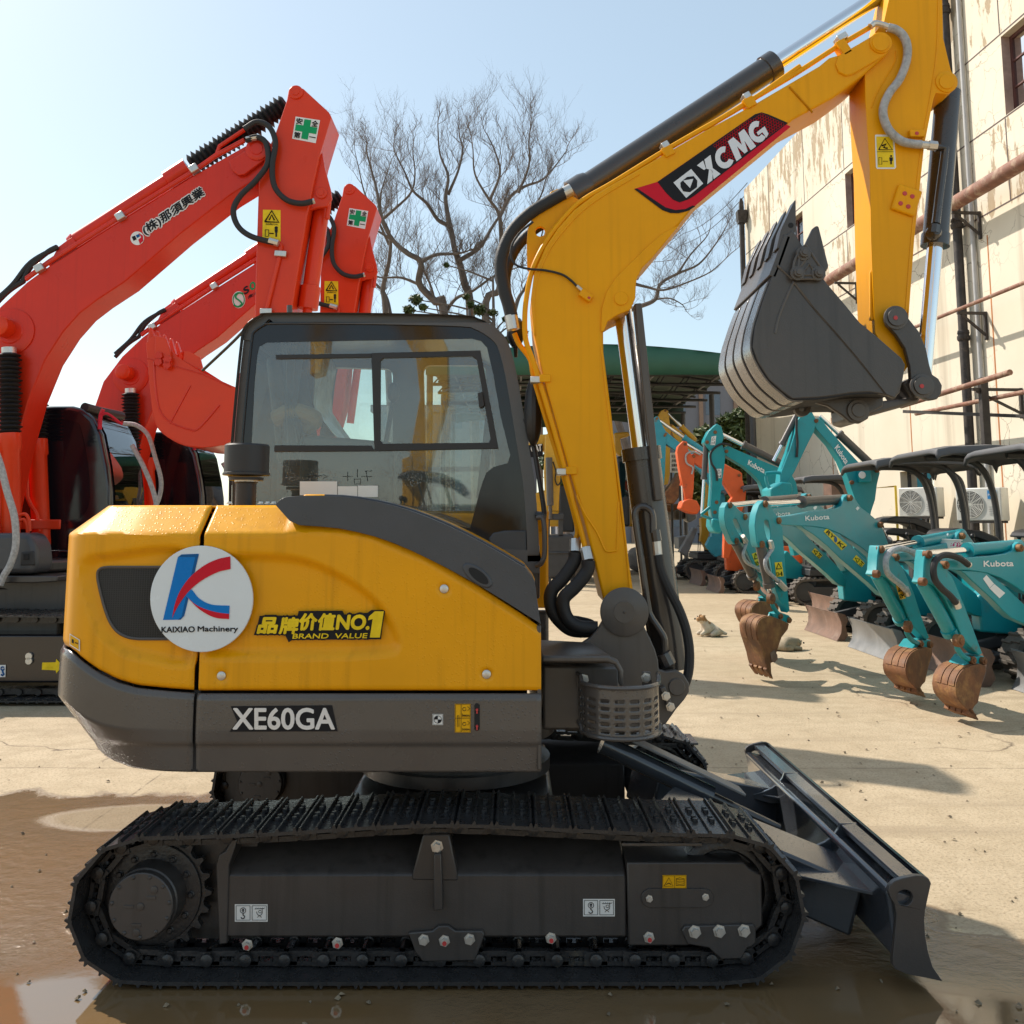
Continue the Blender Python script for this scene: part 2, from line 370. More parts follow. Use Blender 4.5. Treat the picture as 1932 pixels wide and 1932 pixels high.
def glass(name, tint, refl=1.0, rough=.015, film=0.0):
    m, n, b = newmat(name); n.nodes.remove(b); L = n.links; out = n.nodes['Material Output']
    tr = N(n, 'ShaderNodeBsdfTransparent'); tr.inputs[0].default_value = (*tint, 1)
    gl = N(n, 'ShaderNodeBsdfGlossy'); gl.inputs['Roughness'].default_value = rough
    fr = N(n, 'ShaderNodeFresnel', IOR=1.5); tc = N(n, 'ShaderNodeTexCoord')
    vo = N(n, 'ShaderNodeTexVoronoi', Scale=120.0); L.new(tc.outputs['Object'], vo.inputs['Vector'])
    n5 = N(n, 'ShaderNodeTexNoise', Scale=4.0); L.new(tc.outputs['Object'], n5.inputs['Vector'])
    mu = N(n, 'ShaderNodeMath', operation='MULTIPLY'); L.new(ramp(n, vo.outputs['Distance'], .1, .32, (1, 1, 1, 1), (0, 0, 0, 1)), mu.inputs[0]); L.new(ramp(n, n5.outputs[0], .45, .6), mu.inputs[1])
    bp = N(n, 'ShaderNodeBump', Strength=.35 if film else 0.0, Distance=.003); L.new(mu.outputs[0], bp.inputs['Height'])
    L.new(bp.outputs[0], gl.inputs['Normal']); L.new(bp.outputs[0], fr.inputs['Normal'])
    ml = N(n, 'ShaderNodeMath', operation='MULTIPLY'); L.new(fr.outputs[0], ml.inputs[0]); ml.inputs[1].default_value = refl
    ms = N(n, 'ShaderNodeMixShader'); L.new(ml.outputs[0], ms.inputs[0]); L.new(tr.outputs[0], ms.inputs[1]); L.new(gl.outputs[0], ms.inputs[2])
    last = ms.outputs[0]
    if film:
        df = N(n, 'ShaderNodeBsdfDiffuse'); df.inputs[0].default_value = (.5, .54, .5, 1)
        n6 = N(n, 'ShaderNodeTexNoise', Scale=9.0, Detail=8.0); L.new(tc.outputs['Object'], n6.inputs['Vector'])
        m3 = N(n, 'ShaderNodeMath', operation='MULTIPLY_ADD'); L.new(ramp(n, n6.outputs[0], .4, .75), m3.inputs[0]); m3.inputs[1].default_value = film; m3.inputs[2].default_value = film * .6
        m2 = N(n, 'ShaderNodeMixShader'); L.new(m3.outputs[0], m2.inputs[0]); L.new(last, m2.inputs[1]); L.new(df.outputs[0], m2.inputs[2]); last = m2.outputs[0]
    L.new(last, out.inputs[0]); return m
M['glass'] = glass('green_tinted_glass', (.76, .86, .82), 4.2, film=.07)
M['glass_dark'] = glass('dark_tinted_glass', (.10, .11, .13), 1.3)
M['glass_win'] = glass('window_glass', (.35, .40, .42), 2.0)
def honey():
    m, n, b = newmat('black_mesh_grille'); L = n.links; tc = N(n, 'ShaderNodeTexCoord')
    mp = N(n, 'ShaderNodeMapping'); mp.inputs['Scale'].default_value = (1, .0, 1.15); L.new(tc.outputs['Object'], mp.inputs[0])
    vo = N(n, 'ShaderNodeTexVoronoi', Scale=110.0, Randomness=0.0); vo.feature = 'F1'; L.new(mp.outputs[0], vo.inputs['Vector'])
    f = ramp(n, vo.outputs['Distance'], .36, .46)
    L.new(mixc(n, f, (.002, .002, .002), (.024, .024, .026)), b.inputs['Base Color']); b.inputs['Roughness'].default_value = .4
    bp = N(n, 'ShaderNodeBump', Strength=.6, Distance=.004); L.new(f, bp.inputs['Height']); L.new(bp.outputs[0], b.inputs['Normal']); return m
M['grille'] = honey()
# ================================================================ ground
def ground_mat():
    m, n, b = newmat('yard_concrete'); L = n.links
    tc = N(n, 'ShaderNodeTexCoord'); co = tc.outputs['Object']
    n1 = N(n, 'ShaderNodeTexNoise', Scale=.35, Detail=8.0, Roughness=.62); L.new(co, n1.inputs['Vector'])
    n2 = N(n, 'ShaderNodeTexNoise', Scale=5.0, Detail=10.0, Roughness=.7); L.new(co, n2.inputs['Vector'])
    n3 = N(n, 'ShaderNodeTexNoise', Scale=60.0, Detail=4.0, Roughness=.6); L.new(co, n3.inputs['Vector'])
    c = mixc(n, ramp(n, n1.outputs[0], .35, .68), (.43, .345, .230), (.53, .435, .305))
    c = mixc(n, ramp(n, n2.outputs[0], .42, .75), c, (.36, .285, .185))
    c = mixc(n, ramp(n, n3.outputs[0], .50, .72), c, (.27, .21, .135))
    # cracks and slab joints
    sx = N(n, 'ShaderNodeSeparateXYZ'); L.new(co, sx.inputs[0])
    nd = N(n, 'ShaderNodeTexNoise', Scale=1.2, Detail=5.0); L.new(co, nd.inputs['Vector'])
    def joint(axis, per, off, wdt, amp):
        a = N(n, 'ShaderNodeMath', operation='MULTIPLY_ADD'); L.new(nd.outputs[0], a.inputs[0]); a.inputs[1].default_value = amp; L.new(sx.outputs[axis], a.inputs[2])
        p = N(n, 'ShaderNodeMath', operation='PINGPONG'); d = N(n, 'ShaderNodeMath', operation='ADD'); L.new(a.outputs[0], d.inputs[0]); d.inputs[1].default_value = off; L.new(d.outputs[0], p.inputs[0]); p.inputs[1].default_value = per / 2
        return ramp(n, p.outputs[0], 0.0, wdt, (1, 1, 1, 1), (0, 0, 0, 1))
    j = N(n, 'ShaderNodeMath', operation='MAXIMUM'); L.new(joint(1, 3.1, -.35 + .13, .012, .05), j.inputs[0]); L.new(joint(0, 9.0, 2.2, .010, .05), j.inputs[1])
    jj = N(n, 'ShaderNodeMath', operation='MULTIPLY'); L.new(j.outputs[0], jj.inputs[0]); L.new(ramp(n, n2.outputs[0], .38, .55), jj.inputs[1])
    c = mixc(n, jj.outputs[0], c, (.13, .10, .07))
    vc = N(n, 'ShaderNodeTexVoronoi', Scale=.33); vc.feature = 'DISTANCE_TO_EDGE'; wd = N(n, 'ShaderNodeVectorMath', operation='MULTIPLY_ADD'); L.new(nd.outputs['Color'], wd.inputs[0]); wd.inputs[1].default_value = (1.1, 1.1, 0); L.new(co, wd.inputs[2]); L.new(wd.outputs[0], vc.inputs['Vector'])
    cm = N(n, 'ShaderNodeMath', operation='MULTIPLY'); L.new(ramp(n, vc.outputs[0],   .0, .0032, (1, 1, 1, 1), (0, 0, 0, 1)), cm.inputs[0]); L.new(ramp(n, n1.outputs[0], .50, .60), cm.inputs[1]); c = mixc(n, cm.outputs[0], c, (.15, .115, .08))
    mt = N(n, 'ShaderNodeMapping'); mt.inputs['Scale'].default_value = (.16, 2.4, 1); mt.inputs['Rotation'].default_value = (0, 0, .12); L.new(co, mt.inputs[0])
    nt_ = N(n, 'ShaderNodeTexNoise', Scale=1.0, Detail=6.0, Roughness=.65); L.new(mt.outputs[0], nt_.inputs['Vector']); c = mixc(n, ramp(n, nt_.outputs[0], .56, .74), c, (.31, .245, .165))
    # wet field: union of ellipses with a ragged edge
    def ell(cx, cy, rx, ry):
        mp = N(n, 'ShaderNodeMapping'); mp.inputs['Location'].default_value = (-cx / rx, -cy / ry, 0); mp.inputs['Scale'].default_value = (1 / rx, 1 / ry, 0); L.new(co, mp.inputs[0])
        ln = N(n, 'ShaderNodeVectorMath', operation='LENGTH'); L.new(mp.outputs[0], ln.inputs[0]); s = N(n, 'ShaderNodeMath', operation='SUBTRACT'); s.inputs[0].default_value = 1.0; L.new(ln.outputs['Value'], s.inputs[1]); return s.outputs[0]
    def mx(a, b_, op='MAXIMUM'):
        q = N(n, 'ShaderNodeMath', operation=op); L.new(a, q.inputs[0]); L.new(b_, q.inputs[1]); return q.outputs[0]
    nw = N(n, 'ShaderNodeTexNoise', Scale=.9, Detail=7.0, Roughness=.6); L.new(co, nw.inputs['Vector'])
    nn = N(n, 'ShaderNodeMath', operation='MULTIPLY_ADD'); L.new(nw.outputs[0], nn.inputs[0]); nn.inputs[1].default_value = .75; nn.inputs[2].default_value = -.375
    wet = mx(ell(-1.5, 3.3, 3.3, 2.75), ell(.9, 3.0, 1.9, 1.0)); wet = mx(wet, ell(.6, 2.2, 2.4, 1.0)); wet = mx(wet, nn.outputs[0], 'ADD')
    dryspot = ell(-1.85, 5.35, .75, .28)
    W = ramp(n, wet, -.03, .05); damp = ramp(n, wet, -.16, .02)
    dm = N(n, 'ShaderNodeMath', operation='SUBTRACT'); dm.use_clamp = True; L.new(W, dm.inputs[0]); L.new(ramp(n, mx(dryspot, nn.outputs[0], 'ADD'), 0, .25), dm.inputs[1]); W = dm.outputs[0]
    c = mixc(n, damp, c, mixc(n, .62, c, (.14, .095, .05)))
    muddy = mixc(n, ramp(n, n1.outputs[0], .4, .62), (.20, .120, .052), (.16, .110, .060))
    c = mixc(n, W, c, muddy)
    L.new(c, b.inputs['Base Color'])
    # puddle: smooth film in the hollows, rougher elsewhere
    pud = ramp(n, mx(ell(-1.25, 3.05, 1.25, .75), mx(ell(1.15, 2.95, 1.3, .75), ell(-.2, 2.6, 1.8, .6)), 'MAXIMUM'), .0, .35)
    rw = N(n, 'ShaderNodeMix'); L.new(pud, rw.inputs[0]); rw.inputs[2].default_value = .13; rw.inputs[3].default_value = .02
    r = N(n, 'ShaderNodeMix'); L.new(W, r.inputs[0]); r.inputs[2].default_value = .85; L.new(rw.outputs[0], r.inputs[3]); L.new(r.outputs[0], b.inputs['Roughness'])
    io = N(n, 'ShaderNodeMix'); L.new(W, io.inputs[0]); io.inputs[2].default_value = 1.45; io.inputs[3].default_value = 1.85; L.new(io.outputs[0], b.inputs['IOR'])
    sp = N(n, 'ShaderNodeMix'); L.new(W, sp.inputs[0]); sp.inputs[2].default_value = .25; sp.inputs[3].default_value = .6; L.new(sp.outputs[0], b.inputs['Specular IOR Level'])
    # relief: concrete grit when dry, drizzle ripples on the wet film
    hb = N(n, 'ShaderNodeMath', operation='ADD'); L.new(n2.outputs[0], hb.inputs[0]); L.new(n3.outputs[0], hb.inputs[1])
    n6 = N(n, 'ShaderNodeTexNoise', Scale=11.0, Detail=9.0, Roughness=.65); L.new(co, n6.inputs['Vector'])
    ph = N(n, 'ShaderNodeMix'); L.new(W, ph.inputs[0]); L.new(hb.outputs[0], ph.inputs[2]); L.new(n6.outputs[0], ph.inputs[3])
    inv = N(n, 'ShaderNodeMath', operation='SUBTRACT'); inv.inputs[0].default_value = 1.0; L.new(pud, inv.inputs[1])
    st = N(n, 'ShaderNodeMath', operation='MULTIPLY_ADD'); L.new(inv.outputs[0], st.inputs[0]); st.inputs[1].default_value = .55; st.inputs[2].default_value = .012
    st2 = N(n, 'ShaderNodeMix'); L.new(W, st2.inputs[0]); st2.inputs[2].default_value = .30; L.new(st.outputs[0], st2.inputs[3])
    bp = N(n, 'ShaderNodeBump', Distance=.02); L.new(st2.outputs[0], bp.inputs['Strength']); L.new(ph.outputs[0], bp.inputs['Height']); L.new(bp.outputs[0], b.inputs['Normal'])
    return m
tag(MB().sheet([(-900, -300, 0), (900, -300, 0), (900, 1500, 0), (-900, 1500, 0)]).build('ground', ground_mat()), kind='structure')

# ================================================================ old factory wall on the right
WA = 10.2; Wn = Vector((-1, -.082, 0)).normalized(); Wd = Vector((-.082, 1, 0)).normalized()
def Wp(Y, z, out=0.0): return Vector((WA - .082 * Y, Y, z)) + Wn * out
def plaster():
    m, n, b = newmat('peeling_cream_plaster'); L = n.links; tc = N(n, 'ShaderNodeTexCoord'); co = tc.outputs['Object']
    mp = N(n, 'ShaderNodeMapping'); mp.inputs['Scale'].default_value = (2.2, 2.2, .55); L.new(co, mp.inputs[0])
    n1 = N(n, 'ShaderNodeTexNoise', Scale=1.6, Detail=9.0, Roughness=.68); L.new(mp.outputs[0], n1.inputs['Vector'])
    n2 = N(n, 'ShaderNodeTexNoise', Scale=.5, Detail=5.0); L.new(co, n2.inputs['Vector'])
    sx = N(n, 'ShaderNodeSeparateXYZ'); L.new(co, sx.inputs[0])
    zr = N(n, 'ShaderNodeValToRGB'); cr = zr.color_ramp
    dz = N(n, 'ShaderNodeMath', operation='DIVIDE'); L.new(sx.outputs[2], dz.inputs[0]); dz.inputs[1].default_value = 12.7; L.new(dz.outputs[0], zr.inputs[0])
    cr.elements[0].position = 0; cr.elements[0].color = (.35,) * 3 + (1,); cr.elements[1].position = 1; cr.elements[1].color = (1,) * 3 + (1,)
    for p, v in ((.06, .25), (.12, .05), (.56, .12), (.575, .72), (.69, .75), (.70, .15), (.81, .12), (.825, .72)):
        e = cr.elements.new(p); e.color = (v,) * 3 + (1,)
    base = mixc(n, ramp(n, n2.outputs[0], .3, .7), (.64, .575, .45), (.75, .69, .565))
    mu = N(n, 'ShaderNodeMath', operation='MULTIPLY_ADD'); L.new(zr.outputs[0], mu.inputs[0]); mu.inputs[1].default_value = .22; L.new(n1.outputs[0], mu.inputs[2])
    f = ramp(n, mu.outputs[0], .70, .73); c = mixc(n, f, base, mixc(n, ramp(n, n1.outputs[0], .5, .75), (.36, .27, .17), (.46, .37, .25)))
    vo = N(n, 'ShaderNodeTexVoronoi', Scale=1.6); vo.feature = 'DISTANCE_TO_EDGE'; nv = N(n, 'ShaderNodeTexNoise', Scale=2.0, Detail=5.0); L.new(co, nv.inputs['Vector'])
    ad = N(n, 'ShaderNodeVectorMath', operation='MULTIPLY_ADD'); L.new(nv.outputs['Color'], ad.inputs[0]); ad.inputs[1].default_value = (.6, .6, .6); L.new(co, ad.inputs[2]); L.new(ad.outputs[0], vo.inputs['Vector'])
    ck = ramp(n, vo.outputs[0], .0, .016, (1, 1, 1, 1), (0, 0, 0, 1)); mk = N(n, 'ShaderNodeMath', operation='MULTIPLY'); L.new(ck, mk.inputs[0]); L.new(ramp(n, n2.outputs[0], .45, .6), mk.inputs[1])
    c = mixc(n, mk.outputs[0], c, (.24, .19, .13))
    ms = N(n, 'ShaderNodeMapping'); ms.inputs['Scale'].default_value = (1.3, 1.3, .05); L.new(co, ms.inputs[0])
    n4 = N(n, 'ShaderNodeTexNoise', Scale=2.0, Detail=6.0); L.new(ms.outputs[0], n4.inputs['Vector'])
    c = mixc(n, ramp(n, n4.outputs[0], .58, .80), c, (.42, .36, .27))
    L.new(c, b.inputs['Base Color']); b.inputs['Roughness'].default_value = .85
    bp = N(n, 'ShaderNodeBump', Strength=.35, Distance=.02); L.new(f, bp.inputs['Height']); bp.invert = True; L.new(bp.outputs[0], b.inputs['Normal']); return m
M['plaster'] = plaster()
M['groove'] = mat('dark_panel_joint', (.10, .07, .065), .8)
M['pinkwash'] = mat('faded_pink_reveal', (.42, .30, .26), .8, var=.25, vscale=4)
M['frame_brown'] = mat('brown_window_frame', (.10, .035, .030), .6, var=.2)
M['iron'] = mat('weathered_iron_pipe', (.045, .038, .035), .6, .2, var=.5, vscale=8, dirt=(.16, .11, .08), dirt_amt=.1)
M['rustpipe'] = mat('peeling_rust_pipe', (.22, .10, .065), .7, var=.3, vscale=5, dirt=(.46, .34, .24), dirt_amt=.45)
M['pvc'] = mat('grey_plastic_pipe', (.42, .42, .42), .5, var=.1)
BLD = empty('factory_building', (WA - .082 * 20, 20, 0), 'tall cream factory wall with peeling plaster, brown-framed windows and dark joints', 'building')
Y0, Y1, ZT = 7.0, 30.35, 12.62
wins = [(25.55, 27.15, 8.87, 10.28), (21.2, 22.8, 8.87, 10.28), (14.6, 16.23, 8.87, 10.36), (19.35, 20.75, .95, 2.72)]
loop = [Wp(Y0, 0), Wp(Y1, 0), Wp(Y1, ZT), Wp(Y0, ZT)]
holes = [[Wp(a, c), Wp(b_, c), Wp(b_, d), Wp(a, d)] for a, b_, c, d in wins]
MB().prism(loop, -Wn * .30, holes).build('wall', M['plaster'], BLD)
MB().prism([Wp(Y1, 0, -.30), Wp(Y1, ZT, -.30), Wp(Y1, ZT, -12), Wp(Y1, 0, -12)], -Wd * .3).build('end_wall', M['plaster'], BLD)
MB().prism([Wp(Y0, ZT - .12, -.3), Wp(Y1 - .3, ZT - .12, -.3), Wp(Y1 - .3, ZT - .12, -12), Wp(Y0, ZT - .12, -12)], (0, 0, .1)).build('roof', M['plaster'], BLD)
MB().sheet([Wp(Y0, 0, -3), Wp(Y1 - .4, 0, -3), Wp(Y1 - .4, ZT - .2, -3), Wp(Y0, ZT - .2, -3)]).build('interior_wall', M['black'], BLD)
mb = MB()
for z in (7.28, 8.83, 10.40): mb.prism([Wp(Y0, z, .004), Wp(Y1, z, .004), Wp(Y1, z + .028, .004), Wp(Y0, z + .028, .004)], -Wn * .01)
ys = [16.24, 18.9, 22.82, 25.36, 28.1, 13.4]
for y in ys:
    for za, zb in ((7.31, 8.82), (10.44, 12.6)): mb.prism([Wp(y, za, .004), Wp(y + .028, za, .004), Wp(y + .028, zb, .004), Wp(y, zb, .004)], -Wn * .01)
mb.build('panel_joints', M['groove'], BLD)
for a, b_, c, d in wins:
    mb = MB(); mb.prism([Wp(a, c, -.16), Wp(b_, c, -.16), Wp(b_, d, -.16), Wp(a, d, -.16)], -Wn * .06, [[Wp(a + .06, c + .06, -.16), Wp((a + b_) / 2 - .03, c + .06, -.16), Wp((a + b_) / 2 - .03, d - .06, -.16), Wp(a + .06, d - .06, -.16)], [Wp((a + b_) / 2 + .03, c + .06, -.16), Wp(b_ - .06, c + .06, -.16), Wp(b_ - .06, d - .06, -.16), Wp((a + b_) / 2 + .03, d - .06, -.16)]])
    wf = mb.build('window', M['frame_brown'] if c > 5 else M['steel'], BLD)
    mb = MB()
    for k in (1, 2): mb.prism([Wp(a + .05, c + (d - c) * k / 3, -.165), Wp(b_ - .05, c + (d - c) * k / 3, -.165), Wp(b_ - .05, c + (d - c) * k / 3 + .03, -.165), Wp(a + .05, c + (d - c) * k / 3 + .03, -.165)], -Wn * .04)
    mb.build('glazing_bar', M['frame_brown'], wf)
    MB().sheet([Wp(a + .05, c + .05, -.19), Wp(b_ - .05, c + .05, -.19), Wp(b_ - .05, d - .05, -.19), Wp(a + .05, d - .05, -.19)]).build('pane', M['glass_win'], wf)
    if c > 5:
        for yy in (a, b_): 
            s = .004 if yy == a else -.004
            MB().sheet([Wp(yy + s, c, -.001), Wp(yy + s, c, -.158), Wp(yy + s, d, -.158), Wp(yy + s, d, -.001)]).build('window_reveal', M['pinkwash'], wf, recalc=False)
# rust streaks running down the plaster
mb = MB()
M['rust_streak'] = mat('rust_streak', (.42, .16, .05), .85, var=.3, vscale=3)
for y, z0_, z1_, w_ in ((20.15, 2.8, 4.3, .035), (24.2, 2.3, 4.3, .03), (17.0, .9, 6.9, .035)): mb.prism([Wp(y, z0_, .003), Wp(y + w_, z0_, .003), Wp(y + w_ * 1.2, (z0_ + z1_) / 2, .003), Wp(y + w_, z1_, .003), Wp(y, z1_, .003)], -Wn * .008)
mb.build('rust_streaks', M['rust_streak'], BLD)
# pipes on the wall
mb = MB(); mb.tube([Wp(17.75, .3, .14), Wp(17.75, 12.55, .14)], .085, 16)
dp = mb.build('downpipe', M['iron']); tag(dp, 'dark cast-iron downpipe with collars running the full height of the cream wall', 'pipe')
for z in (11.65, 9.45, 7.25, 5.05, 2.85): MB()._lathe(Wp(17.75, z, .14), Vector((0, 0, 1)), [(0, .10), (.03, .118), (.09, .118), (.10, .10), (.13, .10), (.14, .112), (.20, .10)], 18).build('pipe_collar', M['iron'], dp)
mb = MB(); mb.tube([Wp(17.38, .4, .06), Wp(17.38, 12.5, .06)], .045, 12); tag(mb.build('conduit', M['pvc']), 'pale grey plastic conduit beside the dark downpipe on the wall', 'pipe')
mb = MB(); mb.tube([Wp(30.15, .3, .18), Wp(30.15, 11.4, .18)], .085, 14); dp2 = mb.build('downpipe', M['iron']); tag(dp2, 'short dark downpipe with hopper head at the far corner of the cream wall', 'pipe')
mb = MB(); c = Wp(30.15, 11.4, .18); mb.prism([c + Vector((x * .12, y * .12, 0)) for x, y in ((-1, -1), (1, -1), (1, 1), (-1, 1))], (0, 0, .1)); mb._lathe(c, Vector((0, 0, 1)), [(0, .1), (.1, .2), (.42, .22), (.44, .1), (.7, .09), (.85, .04)], 4); mb.build('hopper_head', M['iron'], dp2)
hp = MB().tube([Wp(9, 7.50, .48), Wp(17.2, 7.56, .48), Wp(27.5, 7.6, .48)], .135, 18).build('steam_pipe', M['rustpipe']); tag(hp, 'thick rusty red pipe with flaking paint running along the upper wall on brackets', 'pipe')
sp_ = MB().tube([Wp(9, 5.52, .50), Wp(27, 5.56, .50)], .035, 10).build('thin_pipe', M['rustpipe']); tag(sp_, 'thin pale rusty pipe running along the wall halfway up', 'pipe')
def bracket(Y, z, s, par, name='pipe_bracket'):
    mb = MB(); mb.beam(Wp(Y, z, .02), Wp(Y, z, s), .05, .05); mb.beam(Wp(Y, z - .42, .02), Wp(Y, z - .03, s - .08), .04, .04); mb.beam(Wp(Y, z + .03, .025), Wp(Y, z - .5, .025), .06, .045); mb.build(name, M['iron'], par)
for Y in (17.2, 22.4, 12.0): bracket(Y, 7.38, .56, hp); bracket(Y + .0, 5.46, .56, sp_)
# scaffold of short pipes low on the wall at the right edge
sf = MB().tube([Wp(15.2, 4.02, .9), Wp(18.8, 3.92, .9)], .05, 12).build('pipe_rack', M['rustpipe']); tag(sf, 'low rusty pipe rack sticking out from the wall above the black canopies', 'pipe rack')
MB().tube([Wp(14.8, 3.72, .55), Wp(18.9, 3.78, .55)], .04, 10).build('rack_rail', M['rustpipe'], sf); MB().beam(Wp(18.7, 3.80, .9), Wp(15.6, 3.35, .3), .06, .06).build('rack_brace', M['iron'], sf)
MB().beam(Wp(16.3, 4.1, .7), Wp(16.3, 2.7, .7), .12, .12).build('rack_post', M['iron'], sf); bracket(16.3, 3.9, .9, sf, 'rack_bracket')

# ================================================================ outdoor air-conditioning units on the wall
def grille_fan(mb, c, ex, r):
    for q in range(9): 
        rr_ = r * (q + 1) / 9; mb.tube([c + ex * (rr_ * math.cos(R(a))) + Vector((0, 0, rr_ * math.sin(R(a)))) for a in range(0, 361, 15)], .006, 4)
    for a in range(0, 180, 30): mb.tube([c + ex * (r * math.cos(R(a))) + Vector((0, 0, r * math.sin(R(a)))), c - ex * (r * math.cos(R(a))) - Vector((0, 0, r * math.sin(R(a))))], .005, 4)
M['acwhite'] = mat('off_white_casing', (.66, .66, .62), .45, var=.06, dirt=(.45, .41, .34), dirt_amt=.12)
def ac_unit(Y, z, label, midea, back):
    c = Wp(Y, z, .48); r = empty('air_conditioner', c, label, 'air conditioner', 'air-conditioning units on the wall')
    ex = Vector((.62, -.78, 0)).normalized() if back else Wd; nn = Vector((-ex.y, ex.x, 0)); nn = nn if nn.x < 0 else -nn
    w, h, d = .80, .58, .30
    rot = Matrix((ex, -nn, Vector((0, 0, 1)))).transposed()
    MB().box(c, (w, d, h), rot).build('casing', M['acwhite'], r, bevel=.02)
    f0 = c + nn * (d / 2 + .006)
    MB().lathe(f0 - ex * .14, tuple(nn), [(-.004, .235), (.001, .235)], 32).build('fan_opening', M['ink'], r)
    mb = MB(); grille_fan(mb, f0 - ex * .14 + nn * .004, ex, .235); mb.build('fan_guard', M['acwhite'], r)
    mb = MB()
    for k in range(4): mb.box(f0 + ex * .26 + Vector((0, 0, -.05 - .04 * k)), (.16, .004, .010), rot)
    mb.build('vent_slots', M['pvc'], r)
    if midea:
        bp = f0 + ex * .17 + Vector((0, 0, .09)); b1 = MB().sheet([bp, bp + ex * .16, bp + ex * .16 + Vector((0, 0, .15)), bp + Vector((0, 0, .15))]).build('brand_sticker', mat('bright_blue_sticker', (.02, .25, .62), .35), r)
        mb = MB(); put_text(mb, 'Midea', bp + nn * .002 + ex * .015 + Vector((0, 0, .05)), ex * .13, Vector((0, 0, .045)), .01); mb.build('brand_lettering', M['white'], b1)
    else: MB().box(f0 + ex * .27 + Vector((0, 0, .10)), (.18, .006, .14), rot).build('service_cover', M['pvc'], r, bevel=.003)
    MB().box(c - Vector((0, 0, .31)), (w * .9, d, .04), rot).build('stand_frame', M['iron'], r)
    for s in (-1, 1): MB().beam(c + ex * (.3 * s) - Vector((0, 0, .3)), Vector((c.x + ex.x * .3 * s, c.y + ex.y * .3 * s, 0)), .05, .05).build('stand_leg', M['iron'], r)
ac_unit(16.9, 1.93, 'white air conditioner with blue sticker, at the foot of the dark downpipe', True, True)
ac_unit(19.0, 2.02, 'white air conditioner with a grey service cover, next to the ground-floor window', False, True)
# yellow hand rail by the window
M['railyellow'] = mat('yellow_rail_paint', (.65, .45, .03), .5)
rl = MB().tube([Wp(19.4, 0, .8), Wp(19.4, 2.35, .8), Wp(21.4, 2.35, .8), Wp(21.4, 0, .8)], .025, 10).build('hand_rail', M['railyellow']); tag(rl, 'thin yellow hand rail in front of the ground-floor window', 'railing')
# concrete pillar and steel gate post by the far shutters
pl_ = MB().box(Wp(23.2, 1.35, .35), (.5, .6, 2.7)).build('gate_pillar', M['rust_dull']); tag(pl_, 'weathered brown pillar against the wall behind the tall teal boom', 'pillar')

# ================================================================ green canopy tent across the yard
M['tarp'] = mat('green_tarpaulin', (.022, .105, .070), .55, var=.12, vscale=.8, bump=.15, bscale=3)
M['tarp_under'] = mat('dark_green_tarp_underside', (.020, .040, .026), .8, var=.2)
TZ = P(1200, 707, 26).z; TF = P(1330, 783, 37).z
TE = empty('canopy_tent', (3.2, 30, 0), 'large green tarpaulin canopy tent on a pipe frame, spanning the back of the yard', 'tent')
xl, xr = -2.4, 6.75
def roofz(x): t = (x + 2.4) / 9.15; return .25 + .62 * math.sin(math.pi * (.12 + .76 * t))
xs = [xl + (xr - xl) * i / 24 for i in range(25)]
MB().grid([[Vector((x, 26 + .02 * math.sin(x * 5), TZ + (roofz(x)) * f)) for x in xs] for f in (0, .5, 1)]).build('front_valance', M['tarp'], TE, solid=.01)
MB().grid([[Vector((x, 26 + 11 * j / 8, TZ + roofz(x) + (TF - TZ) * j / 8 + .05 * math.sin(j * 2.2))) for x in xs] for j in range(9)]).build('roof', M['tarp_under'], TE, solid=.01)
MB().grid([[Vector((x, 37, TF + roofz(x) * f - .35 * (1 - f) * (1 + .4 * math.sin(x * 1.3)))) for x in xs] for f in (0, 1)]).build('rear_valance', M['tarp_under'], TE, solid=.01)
for j in range(6):
    y = 26.3 + 2.05 * j; mb = MB(); mb.tube([(x, y, TZ + .05 + (TF - TZ) * j / 5) for x in (xl, xr)], .05, 8); mb.tube([(x, y, TZ + roofz(x) - .08 + (TF - TZ) * j / 5) for x in xs], .04, 8)
    for i in range(0, 24, 2): mb.tube([(xs[i], y, TZ + .05 + (TF - TZ) * j / 5), (xs[i + 1], y, TZ + roofz(xs[i + 1]) - .08 + (TF - TZ) * j / 5)], .025, 6)
    mb.build('roof_truss', M['steel'], TE)
for x in xs[2::5]: MB().tube([(x, 26.2, TZ + .12), (x, 36.8, TF + .12)], .035, 6).build('purlin', M['steel'], TE)
for x in (xl + .1, xr - .05):
    for y in (26.2, 31.5, 36.8): MB().tube([(x, y, 0), (x, y, TZ + .2)], .09, 12).build('post', M['steel'], TE)

